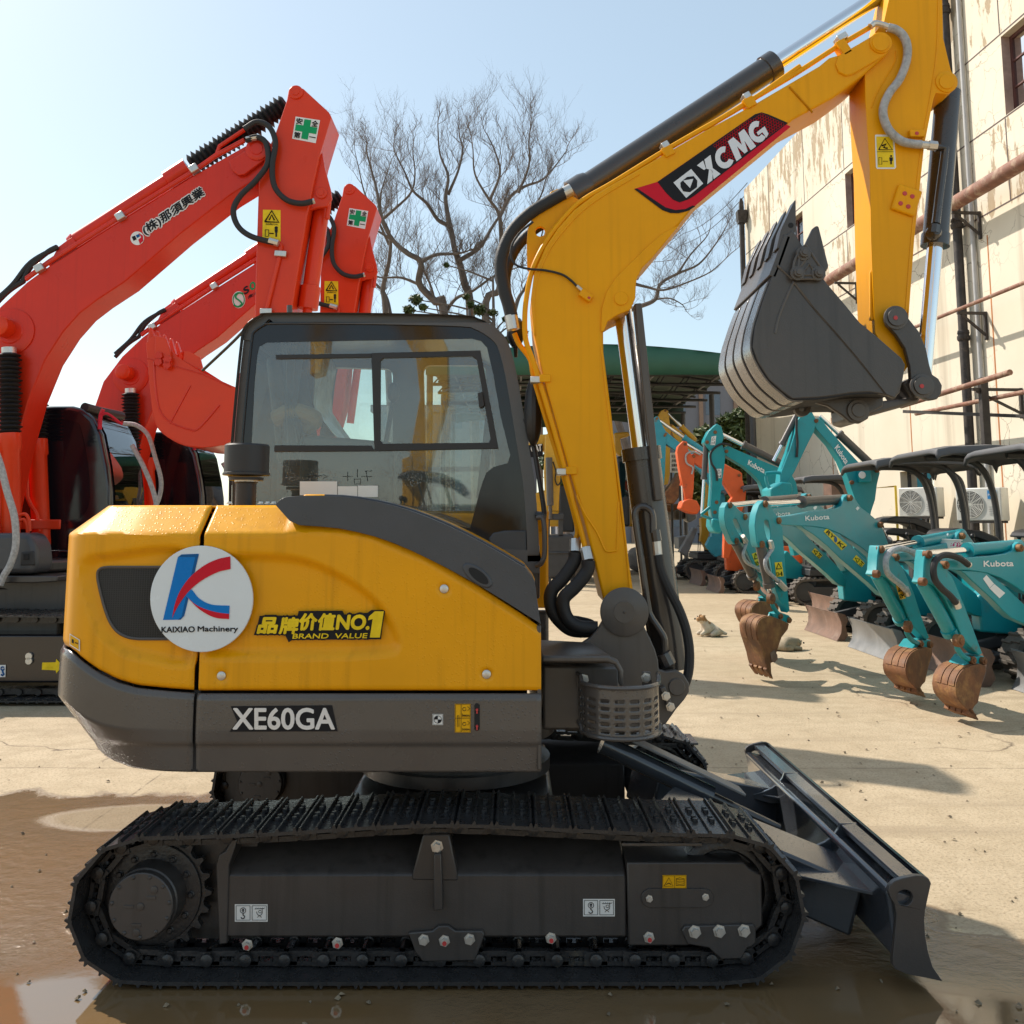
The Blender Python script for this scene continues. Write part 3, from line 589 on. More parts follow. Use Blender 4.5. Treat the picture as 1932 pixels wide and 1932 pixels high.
# ================================================================ far buildings beyond the tent
M['farwall'] = mat('grey_brick_block', (.17, .17, .19), .85, var=.1, vscale=.5); M['farwin'] = mat('far_window_glass', (.10, .13, .17), .2); M['farpier'] = mat('brown_pier', (.26, .17, .12), .8)
def far_block(x0, x1, Y, z, label, nfl, step):
    r = empty('apartment_block', ((x0 + x1) / 2, Y, 0), label, 'building'); MB().prism([(x0, Y, 0), (x1, Y, 0), (x1, Y, z), (x0, Y, z)], (0, 14, 0)).build('wall', M['farwall'], r)
    MB().prism([(x0 - .4, Y - .4, z), (x1 + .4, Y - .4, z), (x1 + .4, Y - .4, z + .7), (x0 - .4, Y - .4, z + .7)], (0, 14.8, 0)).build('parapet', M['farwall'], r)
    n_ = int((x1 - x0) / step)
    for k in range(nfl):
        zz_ = 1.4 + k * 3.3
        for i in range(n_):
            xx = x0 + .9 + i * step
            w = MB().prism([(xx, Y - .04, zz_), (xx + step * .42, Y - .04, zz_), (xx + step * .42, Y - .04, zz_ + 1.9), (xx, Y - .04, zz_ + 1.9)], (0, .08, 0)).build('window', M['farwin'], r)
    for i in range(n_ + 1): MB().prism([(x0 + .3 + i * step, Y - .25, 0), (x0 + .3 + i * step + .35, Y - .25, 0), (x0 + .3 + i * step + .35, Y - .25, z - .6), (x0 + .3 + i * step, Y - .25, z - .6)], (0, .25, 0)).build('pier', M['farpier'], r)
far_block(4.0, 26.0, 84, 15.5, 'grey brick apartment block with brown piers seen under the tent behind the trees', 4, 3.1)
far_block(-14.0, 2.5, 96, 13.0, 'pale grey block with windows seen under the tent left of the boom cylinder', 4, 3.3)

# ================================================================ trees
M['bark'] = mat('grey_brown_bark', (.125, .10, .085), .9, var=.3, vscale=3); M['twig'] = mat('brown_twig', (.16, .125, .105), .9, var=.2)
def leafmat(name, c): return mat(name, c, .6, var=.45, vscale=2.2)
M['leaf'] = leafmat('green_leaf', (.065, .085, .018)); M['leaf_dark'] = leafmat('dark_green_leaf', (.035, .060, .014))
def limbs_tree(label, Y, limbs, seed, base, tw=1.0):
    random.seed(seed); r = empty('bare_tree', (base[0], Y, 0), label, 'tree', 'bare winter trees behind the yard')
    tr, cw = MB(), MB()
    def twig(p, d, L, rad, lv):
        pts = [p]; q = p.copy(); dd = d.copy(); n_ = 4
        for i in range(n_):
            dd = (dd + Vector((random.uniform(-.28, .28), random.uniform(-.28, .28), random.uniform(-.12, .30)))).normalized(); q = q + dd * (L / n_); pts.append(q.copy())
        cw.tube(pts, [rad * (1 - .75 * i / n_) for i in range(n_ + 1)], 3 if lv > 0 else 4, cap=False)
        if lv < 3:
            for i in range(1, n_ + 1):
                for _ in range(2 if lv < 2 else 1):
                    if random.random() < .76:
                        sd = Vector((random.uniform(-1, 1), random.uniform(-1, 1), random.uniform(-.2, .9))).normalized()
                        twig(pts[i], (dd * .8 + sd * .8).normalized(), L * random.uniform(.42, .68), rad * .55, lv + 1)
    for pts, r0, r1 in limbs:
        k = random.uniform(-.8, .8); m_ = len(pts)
        w3 = [P(u, v, Y + k * i * .5 + random.uniform(-.2, .2)) for i, (u, v) in enumerate(pts)]; cc = cat(w3, 5); L_ = len(cc)
        tr.tube(cc, [.78 * (r0 + (r1 - r0) * (i / (L_ - 1)) ** .7) for i in range(L_)], 7)
        for i in range(4, L_, 2):
            t = (cc[min(i + 1, L_ - 1)] - cc[i - 1]).normalized()
            for _ in range(1):
                if random.random() < .85 * tw:
                    sd = Vector((random.uniform(-1, 1), random.uniform(-1, 1), random.uniform(-.1, .9))).normalized(); twig(cc[i], (t * .55 + sd).normalized(), random.uniform(1.0, 2.1) * tw, .024 * (1 - .45 * i / L_), 0)
        twig(cc[-1], (cc[-1] - cc[-2]).normalized(), 1.0 * tw, r1 * .8, 0)
    tr.build('trunk', M['bark'], r, recalc=False); cw.build('crown', M['twig'], r, recalc=False, smooth=False)
    return r
def down(pts, x): return [(x, 985)] + pts
limbs_tree('broad bare tree in the middle, rising behind the cab roof', 40, [
    (down(A2((470, 990), (430, 920), (350, 830), (358, 725), (290, 680), (225, 620), (170, 520), (150, 400), (125, 300), (100, 210)), 850), .30, .04),
    (A2((358, 725), (430, 690), (510, 685)), .13, .08), (A2((225, 620), (150, 575), (120, 560)), .1, .03), (A2((170, 520), (230, 470), (310, 390), (330, 300), (320, 200)), .11, .03),
    (down(A2((600, 1000), (570, 830), (545, 730), (520, 660), (500, 560), (440, 520), (385, 440), (320, 380), (280, 290), (230, 190)), 900), .30, .035),
    (A2((500, 560), (478, 420), (490, 310), (450, 200), (440, 60)), .16, .03), (A2((490, 400), (540, 280), (560, 180), (545, 120)), .10, .03), (A2((540, 720), (640, 655), (700, 560), (740, 500)), .15, .07),
    (down(A2((670, 1000), (735, 860), (748, 700), (745, 560), (730, 480), (680, 410), (620, 300), (610, 180)), 960), .26, .03),
    (A2((740, 500), (790, 410), (860, 360), (940, 330), (1000, 270), (1060, 190)), .14, .03), (A2((690, 430), (740, 300), (720, 200), (680, 110)), .10, .03), (A2((830, 390), (880, 260), (880, 140), (890, 60)), .09, .025),
    (A2((470, 975), (530, 900), (600, 870), (700, 800), (760, 770)), .12, .05), (A2((800, 1000), (830, 900), (870, 830), (930, 640), (960, 520)), .16, .03), (A2((745, 620), (850, 520), (930, 420), (960, 330)), .1, .03),
    (A2((345, 830), (260, 800), (170, 800), (60, 780)), .10, .03), (A2((360, 740), (410, 850), (440, 960)), .08, .04)], 3, (-.9, 40))
limbs_tree('slim bare tree between the red arms and the wide bare tree', 44, [
    (down(A2((190, 1000), (175, 860), (205, 720), (210, 600), (170, 500), (165, 400), (200, 280)), 745), .24, .03), (A2((215, 1000), (190, 890), (130, 820), (60, 760), (10, 680)), .14, .03), (A2((205, 640), (150, 520), (90, 400), (60, 280), (40, 190)), .1, .02)], 8, (-5.4, 44))
limbs_tree('low bare tree spreading to the right under the yellow boom', 46, [
    (down(A2((1180, 1080), (1250, 1000), (1400, 945), (1490, 905), (1515, 830), (1600, 780), (1700, 735), (1780, 640), (1830, 560)), 1230), .26, .03), (A2((1390, 830), (1450, 845), (1530, 860), (1640, 825), (1760, 770), (1860, 680)), .12, .025), (A2((1400, 810), (1440, 740), (1500, 690), (1560, 610), (1620, 560)), .11, .025), (A2((1490, 905), (1560, 900), (1620, 930), (1640, 960)), .07, .02), (A2((1600, 780), (1660, 690), (1740, 600), (1760, 540)), .09, .02)], 12, (7.0, 46), .85)
def leafy(name, label, Y, blobs, seed, leafm, group, trunk_u, per=520, size=.16, cat_='tree'):
    random.seed(seed); r = empty(name, (P(trunk_u, 985, Y).x, Y, 0), label, cat_, group)
    mb = MB(); topv = min(v for u, v, a in blobs); mb.tube(cat([Vector((P(trunk_u, 985, Y).x, Y, 0)), P(trunk_u + 3, (985 + topv) / 2, Y), P(trunk_u, topv + 20, Y)], 5), [.16 - .012 * i for i in range(11)], 8)
    for u, v, a in blobs: mb.tube([P(trunk_u, v + 30, Y), P((u + trunk_u) / 2, v + 12, Y), P(u, v, Y)], [.05, .035, .02], 5)
    mb.build('trunk', M['bark'], r)
    lf = MB()
    for u, v, a in blobs:
        c = P(u, v, Y); rad = a * Y / 1800
        for _ in range(int(per * max(.35, a / 20))):
            d = Vector((random.gauss(0, 1), random.gauss(0, 1), random.gauss(0, 1))).normalized() * (random.random() ** .45) * rad * random.uniform(.7, 1.15)
            p = c + Vector((d.x, d.y, d.z * .8)); s = size * random.uniform(.6, 1.4)
            e1 = Vector((random.uniform(-1, 1), random.uniform(-1, 1), random.uniform(-1, 1))).normalized(); e2 = e1.orthogonal().normalized()
            lf.add([p - e1 * s, p + e2 * s * .45, p + e1 * s, p - e2 * s * .45], [(0, 1, 2, 3)])
    lf.build('crown', leafm, r, recalc=False, smooth=False)
leafy('evergreen_tree', 'sparse evergreen top with loose leaf tufts just above the cab roof', 36, [(784, 565, 13), (772, 585, 12), (798, 580, 8), (905, 585, 14), (888, 575, 8), (930, 590, 9), (972, 610, 16), (985, 628, 12), (962, 640, 11), (955, 602, 8), (842, 500, 5), (880, 560, 7)], 4, M['leaf'], 'evergreen trees', 930, 420, .085)
leafy('evergreen_tree', 'dense rounded evergreen beside the tent post, nearest the factory corner', 54, [(1405, 790, 26), (1390, 820, 36), (1412, 840, 34), (1370, 865, 34), (1400, 890, 40), (1375, 800, 24), (1420, 780, 20), (1415, 920, 30), (1380, 930, 34)], 5, M['leaf'], 'evergreen trees', 1398, 900, .24)
leafy('evergreen_tree', 'paler rounded evergreen further left under the tent, behind the teal booms', 58, [(1335, 825, 28), (1315, 850, 30), (1352, 850, 30), (1340, 885, 36), (1305, 890, 30), (1290, 870, 20), (1320, 930, 36), (1355, 920, 30)], 6, leafmat('pale_green_leaf', (.095, .11, .025)), 'evergreen trees', 1332, 850, .24)
leafy('evergreen_tree', 'dark evergreen far left of the tent, behind the yellow digger', 60, [(1080, 850, 26), (1040, 870, 26), (1110, 880, 26), (1060, 900, 30)], 9, M['leaf_dark'], 'evergreen trees', 1070, 420, .2)
# overhead cables
M['cable'] = mat('black_cable', (.03, .03, .035), .6)
for a, b_, s_, lb in (((1290, 440), (1410, 345), .3, 'upper thin overhead cable running down from the factory corner past the boom'), ((1285, 462), (1408, 366), .3, 'lower thin overhead cable running down from the factory corner past the boom')):
    p, q = P(*b_, 30.6), P(*a, 46); pts = [p.lerp(q, i / 16) + Vector((0, 0, -s_ * 4 * (i / 16) * (1 - i / 16))) for i in range(17)]; q2 = q + (q - p) * .5
    tag(MB().tube(pts + [q2], .014, 5).build('overhead_cable', M['cable']), lb, 'cable', 'overhead cables')
# ================================================================ the yellow excavator in front
YN, YH, YC = 3.43, 3.54, 4.41            # near track face, near house side, centre line
YB = 4.23                                 # near face of boom
EX = empty('excavator', (-0.25, YC, 0), 'large clean yellow excavator with charcoal skirt and raised dark bucket, standing on the wet concrete', 'excavator')
Yv = Vector((0, 1, 0))
def bolt(mb, c, r=.011, h=.012, ax=(0, -1, 0)): mb.lathe(c, ax, [(0, r * 1.45), (.003, r * 1.45), (.0035, r), (h, r * .92)], 6)
def rpin(mb, c, r, h=.012, n=24): mb.lathe(c, (0, -1, 0), [(0, r), (h * .7, r), (h, r * .93)], n)

# ---- crawler tracks
def stadium(cl, rl, cr, rr, sag):
    pts = []
    for i in range(13): a = R(90 + 180 * i / 12); pts.append((cl[0] + rl * math.cos(a), cl[1] + rl * math.sin(a)))
    for i in range(13): a = R(-90 + 180 * i / 12); pts.append((cr[0] + rr * math.cos(a), cr[1] + rr * math.sin(a)))
    pts += sag
    return pts
def resample(pts, n):
    ps = [Vector((a, 0, b)) for a, b in pts] + [Vector((pts[0][0], 0, pts[0][1]))]
    ds = [0]
    for a, b in zip(ps, ps[1:]): ds.append(ds[-1] + (b - a).length)
    Lt = ds[-1]; out = []
    for i in range(n):
        d = Lt * i / n; k = 0
        while ds[k + 1] < d: k += 1
        t = (d - ds[k]) / max(1e-9, ds[k + 1] - ds[k]); out.append(ps[k].lerp(ps[k + 1], t))
    return out, Lt
def shoe_mesh(pitch, w, mat_, name='track_shoe', lod=False):
    mb = MB(); h = w / 2; p = pitch
    prof = [(-p * .50, .0), (-p * .46, .006), (-p * .43, .017), (-p * .39, .017), (-p * .36, .006), (-p * .02, .006), (p * .01, .016), (p * .05, .016), (p * .08, .006), (p * .40, .006), (p * .43, .017), (p * .47, .017), (p * .52, .002), (p * .52, -.008), (p * .40, -.006), (-p * .42, -.006), (-p * .50, -.012)]
    mb.prism([(x, -h, z) for x, z in prof], (0, w, 0))
    if not lod:
        for sx in (-.2, .24):
            for sy in (-.055, .055):
                for ss in (-1, 1): mb.lathe((p * sx, sy + ss * .018, .006), (0, 0, 1), [(0, .010), (.013, .009)], 6)
    me = mb.build(name, mat_, ang=30)
    d = me.data; bpy.data.objects.remove(me); return d
SHOE = shoe_mesh(.137, .40, M['track_steel'])
def chain_links(mb, pts, y0):
    m = len(pts)
    for i in range(m):
        a, b = pts[i], pts[(i + 1) % m]; d = (b - a).normalized(); nrm = Vector((-d.z, 0, d.x))   # inward
        c = (a + b) / 2; L = (b - a).length
        mb.tube([a + nrm * .034 + Vector((0, y0 - .09, 0)), a + nrm * .034 + Vector((0, y0 + .09, 0))], .016, 8)
        for y in (y0 - .075, y0 + .075):
            o = Vector((0, y, 0))
            for (x0, x1, z0, z1, yo) in ((-.56, -.2, .012, .058, .0), (.2, .58, .012, .058, .008), (-.3, .3, .042, .060, .002), (-.45, .45, .010, .024, .0)):
                q = [c + d * (L * x0) + nrm * z0, c + d * (L * x1) + nrm * z0, c + d * (L * x1) + nrm * z1, c + d * (L * x0) + nrm * z1]
                mb.prism([p + o + Vector((0, -.014 - yo, 0)) for p in q], (0, .028, 0))
            pc = a + nrm * .034
            mb.lathe(pc + o + Vector((0, -.026, 0)), (0, -1, 0), [(0, .022), (.008, .021), (.012, .012)], 14)
            for k in (-.1, .14): mb.lathe(c + d * (L * k) + o + nrm * .012, tuple(nrm), [(0, .010), (.022, .010)], 6)
def make_track(root, y0, path, n, shoe, w, lod=False, mt=None):
    pts, Lt = resample(path, n); mb = MB()
    chain_links(mb, pts, y0 + w / 2) if not lod else None
    if lod:
        for i in range(n):
            a, b = pts[i], pts[(i + 1) % n]; d = (b - a).normalized(); nrm = Vector((-d.z, 0, d.x))
            mb.beam(a + nrm * .05 + Vector((0, y0 + w / 2, 0)), b + nrm * .05 + Vector((0, y0 + w / 2, 0)), .16, .05, up=nrm)
            mb.lathe(a + nrm * .045 + Vector((0, y0 + w / 2 - .09, 0)), (0, -1, 0), [(0, .03), (.012, .028)], 10)
    trk = mb.build('track_chain', mt or M['track_steel'], root, ang=30)
    for i in range(n):
        a, b = pts[i], pts[(i + 1) % n]; d = (b - a).normalized(); nrm = Vector((-d.z, 0, d.x)) * -1
        o = bpy.data.objects.new('track_shoe', shoe); COL.objects.link(o); o.parent = trk
        X = d; Z = nrm; Yx = Z.cross(X)
        m = Matrix((X, Yx, Z)).transposed().to_4x4(); m.translation = (a + b) / 2 + Vector((0, y0 + w / 2, 0)) - ORG[root.name]
        o.matrix_local = m; ORG[o.name] = ORG[root.name]
    return trk
TP = stadium((-1.286, .258), .236, (.765, .262), .240, [(.5, .507), (.2, .520), (-.1, .534), (-.28, .537), (-.5, .528), (-.8, .508), (-1.1, .497)])
def main_track(y0, near):
    trk = make_track(EX, y0, TP, 41, SHOE, .40)
    yc = y0 + .2
    # sprocket with teeth
    cx, cz = -1.286, .258; loop = []
    for i in range(21):
        for a, r in ((-.5, .182), (-.25, .186), (-.1, .208), (.1, .208), (.25, .186)):
            an = R(360 * (i + a * 1.0) / 21); loop.append((cx + r * math.cos(an), yc - .045, cz + r * math.sin(an)))
    mb = MB().prism(loop, (0, .03, 0)); mb.lathe((cx, yc - .045, cz), (0, -1, 0), [(0, .174), (.010, .172), (.012, .160)], 40)
    for i in range(12): bolt(mb, (cx + .138 * math.cos(R(30 * i)), yc - .057, cz + .138 * math.sin(R(30 * i))), .010, .012)
    mb.build('drive_sprocket', M['track_steel'], EX, bevel=.004)
    mb = MB(); mb.lathe((cx, yc - .05, cz), (0, -1, 0), [(-.2, .122), (.0, .122), (.085, .118), (.09, .112), (.115, .112), (.118, .108)], 40)
    for i in range(11): bolt(mb, (cx + .10 * math.cos(R(33 * i + 8)), yc - .168, cz + .10 * math.sin(R(33 * i + 8))), .005, .006)
    for dx, dz in ((0, 0), (.045, .055), (-.01, -.085)): mb.lathe((cx + dx, yc - .167, cz + dz), (0, -1, 0), [(0, .013), (.004, .013), (.005, .008)], 14)
    for dx, dz in ((-.04, 0), (.035, .03), (-.012, -.06)): mb.box((cx + dx, yc - .169, cz + dz), (.034, .004, .010))
    mb.build('travel_motor', M['frame_black'], EX, bevel=.003)
    MB().box((cx + .14, yc + .03, cz - .01), (.42, .02, .34)).build('track_frame_end', M['frame_black'], EX)
    # idler wheel
    ix, iz = .765, .262; mb = MB()
    mb._lathe(Vector((ix, yc + .04, iz)), Vector((0, -1, 0)), [(0, .165), (.01, .182), (.07, .182), (.08, .165), (.08, .145), (.06, .135), (.06, .06), (.10, .05), (.10, .01)], 48)
    mb.build('idler_wheel', M['track_steel'], EX)
    # track frame: long box with sloping top, end housing
    yf = y0 + .10
    mb = MB()
    prof = [(yf, .145), (yf, .335), (yf + .012, .352), (yf + .20, .43), (yf + .24, .43), (yf + .24, .13), (yf, .13)]
    x0, x1 = P(415, 1700, yf).x, P(1182, 1700, yf).x
    mb.prism([(x0, a, b) for a, b in prof], (x1 - x0, 0, 0))
    mb.build('track_frame', M['frame_black'], EX, bevel=.008)
    mb = MB()
    e = PL(A9((785, 520), (800, 470), (830, 455), (860, 400), (890, 395), (850, 520), (840, 900), (800, 905)), yf - .006)
    mb.prism(e, (0, .26, 0)); mb.build('frame_end_plate', M['frame_black'], EX, bevel=.004)
    lo = PL(A10((1035, 875), (1045, 1308), (1350, 1308), (1510, 1240), (1700, 1240), (1740, 1200), (1735, 940), (1670, 905), (1640, 872)), yf - .010)
    mb = MB().prism(lo, (0, .25, 0)); mb.build('idler_housing', M['frame_black'], EX, bevel=.006)
    mb = MB()
    tp = [Vector((P(*A10(1010, 800), yf).x, yf, .435)), Vector((P(*A10(1400, 800), yf + .1).x, yf, .435)), Vector((P(*A10(1400, 800), yf + .1).x, yf + .22, .435)), Vector((P(*A10(1010, 800), yf).x, yf + .22, .435))]
    mb.prism(tp, (0, 0, .012)); mb.build('tensioner_cover', M['charcoal_wet'], EX, bevel=.003)
    if not near: return
    mb = MB().prism(PL(A10(*[(1115 + 0, 1060)] + circ((1160, 1060), 48, 10, 180, 270) + circ((1435, 1060), 48, 10, 270, 450) + circ((1160, 1060), 48, 10, 90, 180)), yf - .017), (0, .01, 0)); mb.build('cover_plate', M['frame_black'], EX, bevel=.002)
    g = MB().prism(PL(A10((1320, 1230), (1335, 1205), (1690, 1195), (1705, 1215), (1705, 1290), (1685, 1310), (1660, 1318), (1630, 1375), (1525, 1378), (1460, 1318), (1350, 1300)), yf - .022), (0, .016, 0)); g.build('track_guide', M['frame_black'], EX, bevel=.004)
    g = MB().prism(PL(A10((-95, 1240), (30, 1230), (60, 1205), (110, 1203), (150, 1230), (290, 1230), (300, 1250), (265, 1345), (250, 1385), (-20, 1390), (-60, 1340)), yf - .016), (0, .016, 0)); g.build('track_guide', M['frame_black'], EX, bevel=.004)
    mb = MB(); red = MB()
    for (px, py) in A10((1387, 1233), (1514, 1230), (1642, 1228)): bolt(mb, P(px, py, yf - .022), .016, .018)
    for (px, py) in A10((222, 1272), (-15, 1275)): bolt(mb, P(px, py, yf - .017), .014, .016)
    for (px, py) in A10((92, 1280), (643, 1266), (1150, 1262)) + A9((938, 905), (1373, 896)):
        c = P(px, py, yf - .017 if px < 950 and px > 800 else yf - .001 if px < 1150 else yf - .012); bolt(mb, c, .014, .016); red.lathe(c + Vector((.001, -.016, -.003)), (0, -1, 0), [(0, .008), (.0015, .008)], 8)
    for (px, py) in A10((1152, 1062), (1443, 1054)): bolt(mb, P(px, py, yf - .018), .009, .010)
    pb = mb.build('roller_bolts', M['zinc'], EX, ang=20); red.build('bolt_paint', M['bolt_red'], EX)
    # carrier roller and its post
    mb = MB(); c = P(826, 1575, yf + .02); mb._lathe(c + Vector((0, .17, -.012)), Vector((0, -1, 0)), [(0, .045), (.02, .055), (.10, .055), (.12, .045), (.15, .03)], 24); mb.build('carrier_roller', M['track_steel'], EX)
    mb = MB().prism(PL(A10((-20, 730), (118, 728), (165, 960), (160, 972), (-75, 968), (-80, 955)), yf - .004), (0, .05, 0)); mb.build('roller_bracket', M['frame_black'], EX, bevel=.006)
    mb = MB().prism(PL(A10((38, 830), (75, 830), (85, 1120), (35, 1128)), yf - .03), (0, .03, 0)); mb.build('roller_bracket_rib', M['frame_black'], EX, bevel=.004)
    mb = MB(); bolt(mb, P(*A10(54, 792), yf - .005), .016, .02); mb.build('bracket_bolt', M['zinc'], EX)
    # warning films on the frame
    def hook_film(x, y, w, h):
        f = MB().sheet(PL([(x, y), (x + w, y), (x + w, y + h), (x, y + h)], yf - .0025)).build('lifting_label', M['white'], EX)
        k = MB()
        def fr(a, b, c, d, t=.9):
            for q in ([(a, b), (c, b), (c, b + t), (a, b + t)], [(a, d - t), (c, d - t), (c, d), (a, d)], [(a, b), (a + t, b), (a + t, d), (a, d)], [(c - t, b), (c, b), (c, d), (c - t, d)]): k.sheet(PL(q, yf - .004))
        fr(x + 2, y + 2.5, x + w * .47, y + h - 2.5); fr(x + w * .52, y + 2.5, x + w - 2, y + h - 2.5)
        cx, cy = x + w * .25, y + h * .36
        k.tube(PL(circ((cx, cy), 5.2, 18) + [(cx + 5.2, cy)], yf - .004), .0010, 4)
        k.sheet(PL([(cx, cy - 4), (cx + 3, cy), (cx + 1.2, cy), (cx + 1.2, cy + 3.4), (cx - 1.2, cy + 3.4), (cx - 1.2, cy), (cx - 3, cy)], yf - .004))
        k.tube(PL([(cx, cy + 5), (cx, cy + 9)] + circ((cx - .5, cy + 12), 3.4, 10, -90, 170), yf - .004), .0016, 4)
        cx = x + w * .75; k.tube(PL([(cx - 9, y + 9), (cx + 9, y + 8)], yf - .004), .0009, 4)
        for i in range(5): k.tube(PL([(cx - 8 + 4 * i, y + 9), (cx - 6 + 4 * i, y + 6.5)], yf - .004), .0006, 4)
        k.tube(PL([(cx + 5, y + 9), (cx + 5.5, y + 16)] + circ((cx, y + 16), 5, 10, 0, 180) + [(cx - 5.5, y + 14)], yf - .004), .0009, 4)
        k.tube(PL(circ((cx + 1, y + 14), 2.6, 12), yf - .004), .0008, 4)
        k.tube(PL([(cx - 4, y + 25), (cx, y + 21), (cx + 4, y + 25)], yf - .004), .0009, 4)
        k.build('label_print', M['ink'], f)
    hook_film(443, 1706, 62, 33); hook_film(1100, 1696, 60, 33)
    x0, y0_, x1, y1 = 1250, 1651, 1295, 1677
    f = MB().sheet(PL([(x0, y0_), (x1, y0_), (x1, y1), (x0, y1)], yf - .0125)).build('warning_label', M['warn'], EX)
    k = MB(); q = yf - .014
    k.tube(PL([(1253, 1672), (1262, 1656), (1270, 1672), (1253, 1672)], q), .0009, 4); k.tube(PL([(1257, 1669), (1262, 1666), (1266, 1669)], q), .0012, 4)
    k.tube(PL([(1273, 1653), (1273, 1675)], q), .0006, 4); k.tube(PL([(1251, 1652.5), (1294, 1652.5), (1294, 1675.5), (1251, 1675.5), (1251, 1652.5)], q), .0006, 4)
    for dy in (0, 2, 4, 6): k.tube(PL([(1277, 1660 + dy * 1.6), (1283, 1659 + dy * 1.6), (1290, 1660 + dy * 1.6)], q), .0006, 4)
    k.tube(PL([(1276, 1658), (1283, 1656), (1291, 1658), (1291, 1671), (1276, 1671), (1276, 1658)], q), .0008, 4); k.build('label_print', M['ink'], f)
main_track(YN, True); main_track(4.99, False)
# centre frame between the tracks
mb = MB(); mb.box((-.25, YC, .40), (.84, 1.15, .14)); mb.build('centre_frame', M['frame_black'], EX, bevel=.02)
mb = MB(); mb.lathe((-.25, YC, .5), (0, 0, 1), [(0, .42), (.05, .42), (.05, .38), (.16, .38), (.16, .44), (.22, .44)], 48); mb.build('slewing_ring', M['frame_black'], EX)

# ---- dozer blade
yb0, yb1 = 3.40, 5.42
side = A11((1140, 1150), (1150, 1120), (1175, 1098), (1220, 1082), (1300, 1065), (1345, 1068), (1375, 1082), (1390, 1110), (1372, 1190), (1355, 1270), (1350, 1330), (1356, 1420), (1372, 1510), (1400, 1600), (1458, 1684), (1360, 1662), (1250, 1642), (1180, 1612), (1165, 1590), (1166, 1540), (1180, 1400), (1187, 1290), (1175, 1230), (1150, 1190))
s3 = PL(side, yb0); hole = PL(A11(*circ((1236, 1194), 47, 20)), yb0)
for y in (yb0, yb1 - .022):
    off = Vector((0, y - yb0, 0)); MB().prism([p + off for p in s3], (0, .022, 0), [[p + off for p in hole]]).build('blade_side_plate', M['frame_black'], EX, bevel=.002)
front = s3[6:15]; back = [p + Vector((-.018, 0, .004)) for p in reversed(front)]
MB().prism([p + Vector((0, .022, 0)) for p in front + back], (0, yb1 - yb0 - .044, 0)).build('mouldboard', M['blade_paint'], EX, bevel=.002)
tb = [s3[5] + Vector((-.012, .022, -.01)), s3[3] + Vector((.0, .022, -.006)), s3[3] + Vector((.004, .022, -.03)), s3[5] + Vector((-.012, .022, -.05))]
MB().prism(tb, (0, yb1 - yb0 - .044, 0)).build('blade_top_bar', M['blade_paint'], EX, bevel=.004)
p_ = lambda x, y: P(*A11(x, y), yb0) + Vector((0, .022, 0))
lb = [p_(1350, 1200), p_(1168, 1152), p_(1140, 1172), p_(1152, 1225), p_(1180, 1420), p_(1177, 1560), p_(1365, 1560), p_(1345, 1400)]
MB().prism(lb, (0, yb1 - yb0 - .044, 0)).build('blade_box_beam', M['blade_paint'], EX, bevel=.012)
rib = [p_(1335, 1086), p_(1215, 1086), p_(1200, 1130), p_(1165, 1178), p_(1110, 1218), p_(1040, 1248), p_(955, 1268), p_(955, 1305), p_(1100, 1345), p_(1340, 1345)]
ztip = p_(955, 1292).z; xtip = p_(955, 1292).x
for t in (.29, .68):
    o = Vector((0, (yb1 - yb0) * t, 0)); MB().prism([q + o for q in rib], (0, .016, 0)).build('blade_gusset', M['blade_paint'], EX, bevel=.002)
bx = s3[20].x; az = p_(1200, 1480).z
for y, yc_ in ((yb0 + .42, YC - .26), (yb1 - .42, YC + .26)):
    mb = MB(); mb.beam((bx + .03, y, ztip - .11), (.62, yc_, .36), .24, .20); mb.build('push_arm', M['blade_paint'], EX, bevel=.012)
    mb = MB(); mb.prism([(bx + .02, y - .26, ztip - .006), (bx + .02, y + .26, ztip - .006), (xtip - .1, y + .12, ztip + .006), (xtip - .1, y - .12, ztip + .006)], (0, 0, .014)); mb.build('push_arm_gusset', M['blade_paint'], EX, bevel=.003)
mb = MB(); a, b = Vector((.40, YC - .03, .60)), Vector((bx - .12, YC - .03, ztip - .02)); mb.tube([a, a.lerp(b, .62)], .045, 16); mb.build('blade_cylinder', M['blade_paint'], EX)
mb = MB(); mb.tube([a.lerp(b, .6), b], .022, 12); mb.build('blade_cylinder_rod', M['dark_cyl'], EX)
a, b = a.lerp(b, .12) + Vector((0, 0, .085)), a.lerp(b, .80) + Vector((0, 0, .085))
mb = MB(); mb.beam(a, b, .13, .012); mb.build('cylinder_guard', M['worn_grey'], EX, bevel=.003)

# ---- house: curved plan, side panels, skirt
plan = cat([(.098, YH, 0), (-.6, YH, 0), (-1.25, YH, 0), (-1.46, YH + .008, 0), (-1.63, YH + .05, 0), (-1.735, YH + .20, 0), (-1.80, YH + .42, 0), (-1.84, YC, 0), (-1.80, 2 * YC - YH - .42, 0), (-1.62, 2 * YC - YH - .2, 0), (-1.3, 2 * YC - YH, 0), (.2, 2 * YC - YH, 0)], 14)
xf0 = P(1021, 1250, YH).x
plan = [p for p in plan]; plan[0].x = xf0
PS = [0]
for a, b in zip(plan, plan[1:]): PS.append(PS[-1] + (b - a).length)
SMAX = PS[-1]
def at_s(s):
    s = min(max(s, 0), SMAX); lo, hi = 0, len(PS) - 1
    while hi - lo > 1:
        m_ = (lo + hi) // 2
        if PS[m_] <= s: lo = m_
        else: hi = m_
    t = (s - PS[lo]) / (PS[hi] - PS[lo]); p = plan[lo].lerp(plan[hi], t); d = (plan[hi] - plan[lo]).normalized()
    return p, Vector((-d.y, d.x, 0)) if False else Vector((d.y, -d.x, 0))      # point, outward normal
_test = at_s(.1)[1]
NS = 1 if _test.y < 0 else -1
